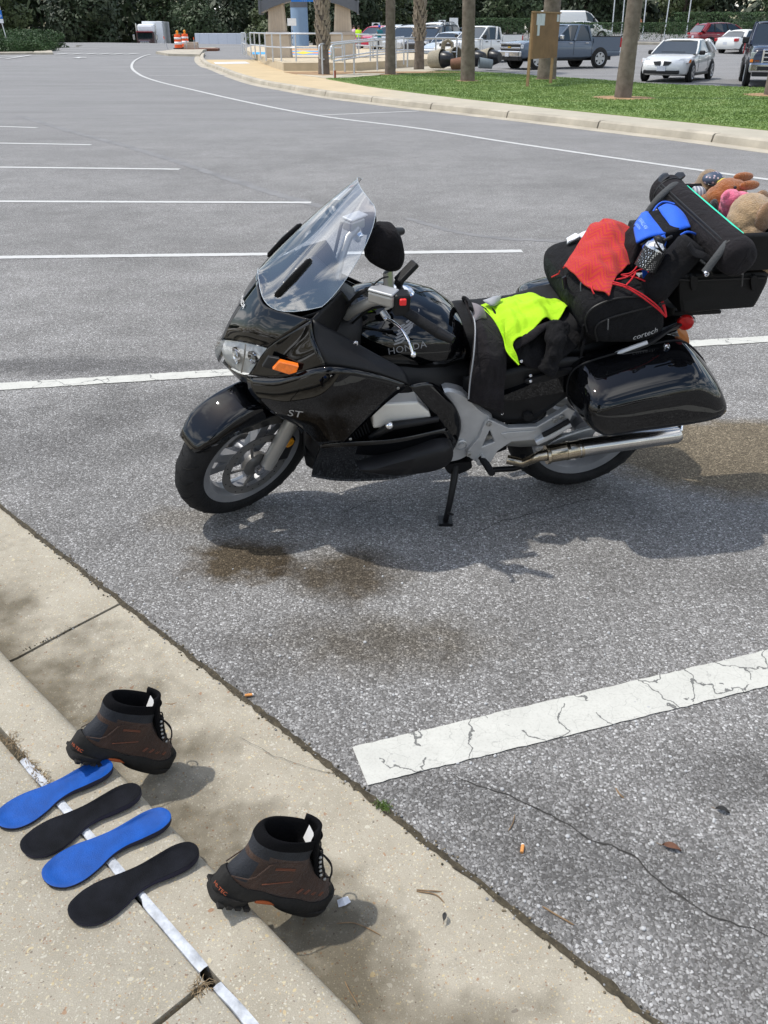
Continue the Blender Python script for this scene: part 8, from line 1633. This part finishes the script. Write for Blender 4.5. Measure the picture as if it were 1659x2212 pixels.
nt_.links.new(mixrgb(nt_, mth(nt_, 'LESS_THAN', vv.outputs['Distance'], 0.33), (0.055, 0.075, 0.12), (0.55, 0.42, 0.45)), capm[2].inputs['Base Color'])
cp2 = on_bike('toy_cap', 'small navy spotted cap on the brown plush bear', 'cap', q(1540, 392, -0.2)); mb = MB(); mb.ell(q(1539, 387, -0.205), (0.042, 0.036, 0.028), seg=18, rings=12); mb.build('crown', capm[0], cp2, True); mb = MB(); mb.ell(q(1545, 396, -0.185), (0.038, 0.030, 0.006), seg=18, rings=8); mb.build('brim', M_EYE, cp2, True)
sm_ = nmat('striped_knit'); nt_ = sm_[1]; tcn = nt_.nodes.new('ShaderNodeTexCoord'); wvn = nt_.nodes.new('ShaderNodeTexWave'); wvn.inputs['Scale'].default_value = 26; nt_.links.new(tcn.outputs['Object'], wvn.inputs['Vector']); nt_.links.new(mixrgb(nt_, wvn.outputs['Fac'], (0.16, 0.18, 0.24), (0.55, 0.55, 0.56)), sm_[2].inputs['Base Color'])
plush('plush_doll', 'small plush doll in a striped knit shirt next to the brown bear', (-0.38, -0.2, 1.1), [(q(1508, 422, -0.19), (0.032, 0.032, 0.035)), (q(1498, 412, -0.2), (0.022, 0.022, 0.022))], sm_[0], [('head', [(q(1496, 405, -0.215), 0.016)], fur('peach_plush', (0.65, 0.42, 0.32)))])
plush('plush_chick', 'tiny yellow plush chick between bear and russet animal', (-0.43, -0.14, 1.15), [(q(1563, 393, -0.16), (0.018, 0.016, 0.014)), (q(1557, 397, -0.155), (0.016, 0.014, 0.012))], fur('yellow_plush', (0.85, 0.68, 0.03)))
# ================================================================== BOOTS, INSOLES, LITTER
M_INB = mat('blue_insole_cloth', (0.001, 0.060, 0.29), 0.5, var=0.22, vscale=22, bump=0.25, bscale=600, spec=0.3)
M_INK = mat('black_insole_cloth', (0.006, 0.0065, 0.009), 0.75, spec=0.15, var=0.6, vscale=16, bump=0.4, bscale=500)
M_FOAM = mat('insole_foam', (0.012, 0.012, 0.03), 0.8)
def insole(label, toe, heel, top, wfac=1.0):
    T, Hh = gp(*toe, 0.118), gp(*heel, 0.118); ax = Hh - T; ln = ax.length; ax.normalize(); ay = Vector((-ax.y, ax.x, 0))
    up_ = [(0, 0.02), (0.02, 0.085), (0.08, 0.135), (0.17, 0.165), (0.30, 0.168), (0.44, 0.140), (0.58, 0.118), (0.72, 0.116), (0.86, 0.118), (0.95, 0.092), (0.99, 0.045)]
    lo = [(1.0, 0.0), (0.99, -0.05), (0.95, -0.092), (0.86, -0.118), (0.72, -0.108), (0.60, -0.088), (0.48, -0.098), (0.36, -0.145), (0.24, -0.175), (0.13, -0.165), (0.05, -0.115), (0.01, -0.05)]
    out = crom([Vector((a, b * wfac, 0)) for a, b in up_ + lo], 64, True)
    t = thing('insole', label, 'insole', T.lerp(Hh, 0.5), math.atan2(ax.y, ax.x))
    rings = []
    def ring(sc, zf): return [Vector(((p.x - 0.5) * sc + 0.0, p.y * sc, 0)) * ln + Vector((0, 0, zf(p.x))) for p in out]
    hc = lambda x: sm(0.35, 0.85, x)
    tc_ = lambda x: 0.004 * sm(0.12, 0.0, x)
    rings = [ring(0.985, lambda x: 0.0), ring(1.0, lambda x: 0.004 + tc_(x) * 0.5), ring(1.0, lambda x: 0.006 + 0.009 * hc(x) + tc_(x)), ring(0.975, lambda x: 0.0068 + 0.0095 * hc(x) + tc_(x)), ring(0.90, lambda x: 0.006 + 0.0045 * hc(x)), ring(0.75, lambda x: 0.0058 + 0.0015 * hc(x)), ring(0.4, lambda x: 0.006)]
    n = 64; V = [p for r in rings for p in r]; Fc = []; fm = []
    for k in range(len(rings) - 1):
        for j in range(n): Fc.append((k * n + j, k * n + (j + 1) % n, (k + 1) * n + (j + 1) % n, (k + 1) * n + j))
    Fc_foam = Fc[:2 * n]; Fc_top = Fc[2 * n:]
    c = sum(rings[-1], Vector()) / n; V.append(c); Fc_top += [((len(rings) - 1) * n + j, (len(rings) - 1) * n + (j + 1) % n, len(V) - 1) for j in range(n)]
    mk('cloth_top', V, Fc_top, top, t, True); mk('foam_base', V, Fc_foam + [tuple(range(n))], M_FOAM, t, True, 60)
    return t
insole('blue insole on the kerb by the dry weeds, cut off at the toe', (-8, 1782), (243, 1655), M_INB)
insole('faded black insole lying between the two blue insoles', (48, 1842), (304, 1708), M_INK)
insole('blue insole lying between the two black insoles', (95, 1905), (368, 1763), M_INB, 1.02)
insole('black insole at the end of the row beside the second boot', (151, 1985), (428, 1838), M_INK, 1.0)

M_SUEDE = mat('brown_suede', (0.030, 0.016, 0.010), 0.95, col2=(0.060, 0.030, 0.018), vscale=14, bump=0.4, bscale=400, sheen=0.1, crease=0.25, cscale=40)
M_NUB = mat('blue_grey_nubuck', (0.017, 0.019, 0.024), 0.85, var=0.3, vscale=25, bump=0.3, bscale=260)
M_LIN = mat('black_lining', (0.006, 0.006, 0.007), 0.95, spec=0.1, var=0.3, bump=0.3, bscale=300)
M_SOLE = mat('dark_rubber_sole', (0.018, 0.017, 0.016), 0.75, spec=0.25, var=0.3, vscale=20, bump=0.2, bscale=150)
M_ORG = mat('orange_rubber', (0.36, 0.08, 0.02), 0.6)
M_LACE = mat('black_lace', (0.012, 0.010, 0.009), 0.8, bump=0.4, bscale=500)
M_STI = mat('orange_stitching', (0.15, 0.05, 0.025), 0.7)
def boot(label, hp, hz, tp, tz, ln=0.298):
    Hh, T = gp(*hp, hz), gp(*tp, tz); X = (T - Hh).normalized(); Y = Vector((0, 0, 1)).cross(X).normalized(); Z = X.cross(Y)
    s = (T - Hh).length / 0.300
    M = Matrix(((X.x, Y.x, Z.x, Hh.x), (X.y, Y.y, Z.y, Hh.y), (X.z, Y.z, Z.z, Hh.z), (0, 0, 0, 1))) @ Matrix.Scale(s * 0.97, 4) @ Matrix.Translation((0, 0, -0.030))
    t = thing('boot', label, 'boot', mat=M, group='hiking boots set on the kerb edge')
    def egg(x0, x1, hb, hf, z, tilt=0.0, n=48, waist=0.0):
        pts = []
        for j in range(n):
            a = 2 * math.pi * j / n; c, q = math.cos(a), math.sin(a); f = (c + 1) / 2
            x = (x0 + x1) / 2 + (x1 - x0) / 2 * math.copysign(abs(c) ** 0.9, c); hw = hb + (hf - hb) * sm(0.25, 0.75, f) - waist * math.exp(-((f - 0.42) / 0.14) ** 2)
            pts.append(Vector((x, hw * math.copysign(abs(q) ** 0.75, q), z + tilt * (x - x0))))
        return pts
    # upper: rings from the welt to the padded collar and down inside
    R_ = [egg(0.004, 0.292, 0.038, 0.048, 0.040, waist=0.006), egg(0.003, 0.291, 0.039, 0.049, 0.052, waist=0.006), egg(0.004, 0.288, 0.039, 0.048, 0.066, waist=0.005), egg(0.006, 0.276, 0.038, 0.045, 0.081, waist=0.003), egg(0.010, 0.250, 0.036, 0.039, 0.094),
          egg(0.013, 0.215, 0.036, 0.034, 0.106), egg(0.014, 0.190, 0.036, 0.033, 0.119), egg(0.013, 0.172, 0.037, 0.034, 0.132), egg(0.010, 0.162, 0.039, 0.037, 0.144), egg(0.006, 0.154, 0.040, 0.038, 0.152, 0.06), egg(0.003, 0.153, 0.042, 0.039, 0.160, 0.10), egg(0.002, 0.153, 0.043, 0.040, 0.172, 0.12), egg(0.004, 0.152, 0.042, 0.039, 0.182, 0.14), egg(0.012, 0.150, 0.040, 0.037, 0.187, 0.14), egg(0.020, 0.144, 0.034, 0.031, 0.181, 0.14), egg(0.022, 0.142, 0.031, 0.029, 0.160, 0.1), egg(0.022, 0.150, 0.029, 0.028, 0.11), egg(0.022, 0.200, 0.028, 0.028, 0.06)]
    n = 48
    for r in R_:
        for p in r: p.x += 0.13 * max(0, p.z - 0.075)
    V = [p for r in R_ for p in r]; Fc = []; fm = []
    for k in range(len(R_) - 1):
        for j in range(n):
            Fc.append((k * n + j, k * n + (j + 1) % n, (k + 1) * n + (j + 1) % n, (k + 1) * n + j)); a = 2 * math.pi * (j + 0.5) / n; back = abs(a - math.pi)
            m = 0
            if k >= 13: m = 2
            elif k >= 10: m = 2
            elif k >= 7: m = 1 if (k >= 8 or back < 1.1) else 0
            elif 2 <= k <= 5 and back < 0.85 - 0.02 * (k - 3) ** 2: m = 1
            elif k <= 2 and (a < 0.55 or a > 5.73): m = 3
            fm.append(m)
    Fc.append(tuple(range((len(R_) - 1) * n, len(R_) * n))); fm.append(2); Fc.append(tuple(range(n))); fm.append(0)
    o = mk('upper', V, Fc, None, t, True, None, fm, [M_SUEDE, M_NUB, M_LIN, M_SOLE]); mod_sub(o, 1)
    # midsole wrapping heel and toe, outsole blocks with an arch between
    R2 = [egg(-0.004, 0.298, 0.040, 0.050, 0.016, waist=0.008), egg(-0.010, 0.304, 0.043, 0.054, 0.024, waist=0.006), egg(-0.008, 0.302, 0.043, 0.054, 0.040, waist=0.006), egg(-0.002, 0.297, 0.041, 0.051, 0.050, waist=0.006), egg(0.004, 0.290, 0.037, 0.047, 0.050, waist=0.006)]
    for r in R2:
        for p in r:
            if p.z > 0.03: p.z += 0.022 * sm(0.07, -0.01, p.x) + 0.010 * sm(0.25, 0.30, p.x) - 0.004 * math.sin(p.x * 60)
            else: p.z += 0.014 * math.exp(-((p.x - 0.115) / 0.03) ** 2)
    v, f = rings_geo(R2, 48); mk('midsole', v, f, M_SOLE, t, True, 60)
    v, f = rings_geo([egg(-0.003, 0.088, 0.037, 0.036, 0.0), egg(-0.008, 0.092, 0.041, 0.039, 0.006), egg(-0.008, 0.096, 0.041, 0.039, 0.022)], 40); hl_ = mk('heel_block', v, f, M_SOLE, t, True, 40)
    v, f = rings_geo([egg(0.150, 0.288, 0.040, 0.046, 0.004), egg(0.145, 0.296, 0.044, 0.050, 0.010), egg(0.140, 0.300, 0.044, 0.051, 0.022)], 40); fo = mk('forefoot_sole', v, f, M_SOLE, t, True, 40)
    for k in range(9):
        for sgn in (1, -1):
            if k >= 4: continue
            x = (0.005 + k * 0.022) if k < 4 else (0.160 + (k - 4) * 0.028); w = 0.036 if k < 4 else 0.045 - 0.006 * max(0, k - 7)
            mb = MB(); mb.box((x + 0.006, sgn * w, 0.006 if k < 4 else 0.011), (0.013, 0.016, 0.007)); mb.build('lug', M_SOLE, hl_ if k < 4 else fo)
    mb = MB(); mb.box((0.118, 0, 0.024), (0.056, 0.074, 0.010)); mod_bevel(mb.build('shank', M_ORG, t), 0.004)
    # tongue
    V, Fc = [], []
    for i in range(13):
        f = i / 12; x = 0.232 - 0.085 * f ** 0.8 + 0.012 * max(0, f - 0.75); z = 0.098 + 0.125 * f; w = 0.022 + 0.014 * f - 0.014 * max(0, f - 0.85) * 4
        for j in range(9): g_ = -1 + j / 4; V.append(Vector((x - 0.016 * g_ * g_ * (0.4 + f), g_ * w, z - 0.006 * g_ * g_)))
    Fc = [(i * 9 + j, i * 9 + j + 1, (i + 1) * 9 + j + 1, (i + 1) * 9 + j) for i in range(12) for j in range(8)]
    tg = mk('tongue', V, Fc, M_LIN, t, True); mod_solid(tg, 0.008, 0)
    mb = MB(); mb.add([(0.1500, -0.012, 0.172), (0.1490, 0.016, 0.172), (0.1420, 0.016, 0.208), (0.1430, -0.012, 0.208)], [(0, 1, 2, 3)]); lb_ = mb.build('care_label', M_WHITE, tg)
    lb_.data.transform(Matrix.Translation((-0.006, -0.006, -0.002)))
    # laces: crossing pairs, eyelets, a hanging loop
    def front(z): return 0.236 - 0.085 * ((z - 0.098) / 0.125) ** 0.8 + 0.006 if z > 0.1 else 0.246
    zs = [0.100, 0.110, 0.121, 0.132, 0.144, 0.156]
    for i in range(len(zs) - 1):
        for sgn in (1, -1): tube('lace', crom([(front(zs[i]) - 0.012, sgn * 0.026, zs[i]), (front((zs[i] + zs[i + 1]) / 2) + 0.003, 0, (zs[i] + zs[i + 1]) / 2 + 0.004), (front(zs[i + 1]) - 0.012, -sgn * 0.026, zs[i + 1])], 8), 0.0022, M_LACE, t, 6)
    for z in zs:
        for sgn in (1, -1): mb = MB(); mb.ell((front(z) - 0.012, sgn * 0.027, z), (0.004, 0.003, 0.004), seg=8, rings=6); mb.build('eyelet', M_ALU2, t, True)
    for k, sgn in ((0, 1), (1, -1)): tube('lace_loop', crom([(0.185, sgn * 0.012, 0.160), (0.215, sgn * 0.030, 0.150), (0.235, sgn * 0.036, 0.120), (0.226, sgn * 0.030, 0.112), (0.205, sgn * 0.016, 0.140), (0.188, sgn * 0.006, 0.158)], 20), 0.0020, M_LACE, t, 6)
    tube('lace_end', crom([(0.19, -0.01, 0.158), (0.225, -0.03, 0.14), (0.240, -0.034, 0.108), (0.25, -0.03, 0.098)], 12), 0.0020, M_LACE, t, 6)
    # orange stitching and overlay seams on both sides
    for sgn in (1, -1):
        def seam(name, pts, r, mt): 
            tube(name, crom([Vector((x, sgn * y, z)) for x, y, z in pts], 10), r, mt, t, 5)
        seam('stitching', [(0.085, 0.0365, 0.118), (0.11, 0.0362, 0.121), (0.135, 0.0350, 0.122)], 0.0012, M_STI); seam('stitching', [(0.085, 0.0370, 0.115), (0.11, 0.0368, 0.118), (0.135, 0.0356, 0.119)], 0.0012, M_STI)
        seam('stitching', [(0.075, 0.0385, 0.074), (0.11, 0.0385, 0.083), (0.145, 0.0382, 0.092)], 0.0012, M_STI)
        for k in range(4): x = 0.165 + k * 0.022; seam('stitching', [(x, 0.0470 - 0.0015 * k, 0.071 - 0.001 * k), (x + 0.010, 0.0448 - 0.003 * k, 0.083 - 0.003 * k)], 0.0011, M_STI); seam('stitching', [(x + 0.004, 0.0472 - 0.0015 * k, 0.070 - 0.001 * k), (x + 0.014, 0.0445 - 0.003 * k, 0.082 - 0.003 * k)], 0.0011, M_STI)
        seam('overlay_seam', [(0.006, 0.020, 0.070), (0.04, 0.039, 0.084), (0.055, 0.0385, 0.105), (0.075, 0.0375, 0.132), (0.15, 0.033, 0.138)], 0.0015, M_SUEDE)
    # name moulded on the heel
    v, f = text_geo('HI-TEC', 0.0115); nmv = []
    for p in v:
        a = math.pi + 0.75 - p.x / 0.040 if False else None
        th = -(p.x) / 0.040; nmv.append(Vector((0.034 - 0.0445 * math.cos(th - 0.55), -0.0445 * math.sin(th - 0.55) * -1 if False else 0.0445 * math.sin(th - 0.55), 0.036 + p.y)))
    mk('heel_lettering', nmv, f, mat('orange_print', (0.36, 0.075, 0.025), 0.7), t)
    return t
boot('brown hiking boot on the kerb edge beside the first blue insole', (160, 1608), 0.19, (374, 1642), 0.008)
boot('brown hiking boot with foil scrap at its toe, beside the last black insole', (468, 1906), 0.188, (712, 1936), 0.006)

# ---- litter
M_BUTT = mat('cigarette_filter', (0.62, 0.27, 0.08), 0.8, var=0.25, vscale=150); M_PAPER = mat('cigarette_paper', (0.75, 0.72, 0.68), 0.8)
def butt(label, px_, ang, s=1.0):
    c = gp(*px_); t = thing('cigarette_butt', label, 'cigarette butt', c + Vector((0, 0, 0.005)), R(ang), group=None)
    tube('filter', [(-0.012 * s, 0, 0), (0, 0, 0.0005), (0.010 * s, 0, 0)], [0.0042, 0.0045, 0.0043], M_BUTT, t, 10); tube('paper_end', [(0.010 * s, 0, 0), (0.0135 * s, 0.001, 0)], [0.0044, 0.0036], M_PAPER, t, 10)
butt('orange cigarette butt on open asphalt below the cracked white line', (1128, 1836), 75)
butt('orange cigarette butt lying against the gutter edge', (538, 1504), 10)
def twig(label, pts, r=0.0016, col=(0.16, 0.10, 0.05)):
    P_ = [gp(x, y, z) for x, y, z in pts]; o = tube('twig', crom(P_, 10), [r * 0.7] + [r] * 9 + [r * 0.5], mat('dry_twig', (0.20, 0.13, 0.07), 0.9, var=0.3, vscale=60), None, 6)
    c = P_[0].copy(); o.data.transform(Matrix.Translation(-c)); o.location = c; tag(o, label, 'twig')
twig('straight pale twig on the asphalt near the gutter', [(1172, 1958, 0.003), (1200, 1975, 0.004), (1240, 1998, 0.003)], 0.002)
twig('curved brown twig on the asphalt beyond the cigarette butt', [(1330, 1702, 0.003), (1338, 1715, 0.005), (1348, 1724, 0.003)], 0.0022)
twig('thin dry twig beside the white line end', [(1112, 1760, 0.003), (1108, 1778, 0.004), (1098, 1795, 0.003)], 0.0013)
twig('dry pine needle in the gutter beside the second boot', [(900, 1925, -0.005), (940, 1932, -0.002), (960, 1950, -0.005)], 0.0016)
twig('dry pine needle crossing another in the gutter', [(900, 1922, -0.004), (930, 1924, -0.001), (955, 1926, -0.004)], 0.0014)
twig('dark twig in the gutter below the second boot', [(1010 * 0.72, 1995, -0.015), (760, 1993, -0.012), (790, 2003, -0.014), (822, 2020, -0.014)], 0.0013)
twig('pale stalk in the gutter beside the first boot', [(345, 1517, -0.015), (370, 1521, -0.01), (398, 1512, -0.013)], 0.0016)
twig('short pale stalk near the foot of the kerb', [(745, 2120, -0.02), (755, 2140, -0.016), (773, 2170, -0.018)], 0.0012)
def leaf(label, px_, ang, ln, col):
    c = gp(*px_); V = []; Fc = []
    for i in range(9):
        f = i / 8; w = ln * 0.22 * math.sin(math.pi * f ** 0.8)
        for j in (-1, 0, 1): V.append((ln * (f - 0.5), w * j, 0.003 + 0.006 * abs(j) + 0.006 * math.sin(f * 3)))
    Fc = [(i * 3 + j, i * 3 + j + 1, i * 3 + j + 4, i * 3 + j + 3) for i in range(8) for j in (0, 1)]
    t = thing('dead_leaf', label, 'leaf', c, R(ang)); o = mk('blade', V, Fc, mat('dead_leaf' + label[:5], col, 0.7, var=0.3, vscale=60), t, True); mod_solid(o, 0.0008)
    tube('stalk', [(-ln * 0.5, 0, 0.004), (-ln * 0.8, ln * 0.05, 0.003)], 0.0008, MATS['dry_twig'], t, 5)
leaf('curled brown dead leaf on the asphalt near the long crack', (1450, 1835), -25, 0.045, (0.13, 0.06, 0.035)); leaf('black dead leaf lying on the asphalt by itself', (1560, 1755), -30, 0.035, (0.02, 0.02, 0.02)); leaf('small dark leaf scrap in the gutter beyond the boot', (960, 1985), 80, 0.02, (0.03, 0.03, 0.03))
c = gp(742, 1950, -0.012); t = thing('foil_scrap', 'folded white foil scrap in the shadow of the boot toe', 'scrap', c, 0.4)
mod_solid(mk('foil', [(-0.015, -0.008, 0.002), (0.0, -0.012, 0.006), (0.016, -0.006, 0.002), (0.014, 0.01, 0.004), (0.0, 0.006, 0.011), (-0.012, 0.010, 0.003)], [(0, 1, 4, 5), (1, 2, 3, 4)], mat('foil', (0.62, 0.63, 0.66), 0.35), t), 0.0006)
# dry weeds in the open joint, green tuft at the line end, grit along the gutter seam
def tuft(label, c, n, h, spread, mt, name='weed_tuft', cat='weed', seed=1, along=None):
    rd = random.Random(seed); mb = MB()
    for i in range(n):
        b = Vector((rd.gauss(0, spread), rd.gauss(0, spread), 0)) if along is None else KE * rd.uniform(-along, along) + KN * rd.gauss(0, spread)
        a = rd.uniform(0, 6.28); l_ = h * rd.uniform(0.5, 1.3); d = Vector((math.cos(a), math.sin(a), 0))
        mb.tube([b, b + d * l_ * 0.4 + Vector((0, 0, l_ * 0.6)), b + d * l_ + Vector((0, 0, l_ * rd.uniform(0.1, 0.6)))], [0.0010, 0.0009, 0.0003], 4)
    t = thing(name, label, cat, c); mb.build('blades', mt, t); return t
M_DRY = mat('dry_weed', (0.26, 0.19, 0.11), 0.9, var=0.35, vscale=60); M_GRN = mat('green_weed', (0.07, 0.12, 0.02), 0.7, var=0.4, vscale=60)
tuft('dry brown weeds filling the open joint above the first insole', gp(62, 1650, 0.105), 130, 0.022, 0.006, M_DRY, along=0.13, seed=2)
tuft('wisp of dry weeds where the two pavement joints meet', gp(432, 2135, 0.108), 40, 0.02, 0.008, M_DRY, seed=3)
tuft('small green weed growing at the end of the near white line', gp(826, 1744, 0.0), 60, 0.016, 0.008, M_GRN, seed=4)
rd = random.Random(9); mb = MB()
for i in range(900):
    s = rd.uniform(-3.2, 0.3); nn = 1.104 + rd.gauss(0, 0.010); r = rd.uniform(0.0015, 0.0045); p = K(s, nn, 0.0); mb.ell(p, (r, r * rd.uniform(0.7, 1.2), r * 0.7), rd.choice((0, 0, 1, 2)), seg=5, rings=3)
for i in range(60):
    s = -2.397 + rd.gauss(0, 0.006); nn = rd.uniform(0.68, 1.1); r = rd.uniform(0.0015, 0.004); mb.ell(K(s, nn, -0.012), (r, r, r * 0.7), rd.choice((0, 1, 2)), seg=5, rings=3)
o = mb.build('grit', None, None, True, mats=[mat('grit_brown', (0.16, 0.13, 0.085), 0.95, var=0.3), mat('grit_grey', (0.24, 0.24, 0.24), 0.9, var=0.3), mat('grit_dark', (0.05, 0.045, 0.03), 0.95)]); tag(o, 'grit and crumbs lying in the seam between gutter and asphalt', 'grit', kind='stuff')
# loose stones
for k, (x, y, r) in enumerate(((1030, 1682, 0.010), (1052, 1683, 0.011), (826, 1395 * 0 + 1300, 0.007), (690, 1880 * 0 + 1240, 0.006))):
    pass
mb = MB()
for i in range(260):
    x, y = rd.uniform(250, 1650), rd.uniform(1150, 2200); p = gp(x, y)
    if p.dot(KN) < 1.13: continue
    r = rd.uniform(0.003, 0.0065); mb.ell(p + Vector((0, 0, r * 0.3)), (r, r * rd.uniform(0.6, 1.1), r * 0.6), 0, seg=7, rings=4, rot=Matrix.Rotation(rd.uniform(0, 3), 3, 'Z'))
o = mb.build('loose_chippings', mat('limestone_chip', (0.42, 0.42, 0.42), 0.85, var=0.3, vscale=3), None, True); tag(o, 'loose pale stone chippings scattered over the parking bay', 'chippings', kind='stuff')

# nothing sits deeper than thing > part > sub-part
for o in list(scene.objects):
    chain = [o]
    while chain[-1].parent: chain.append(chain[-1].parent)
    if len(chain) > 3: o.parent = chain[-2]
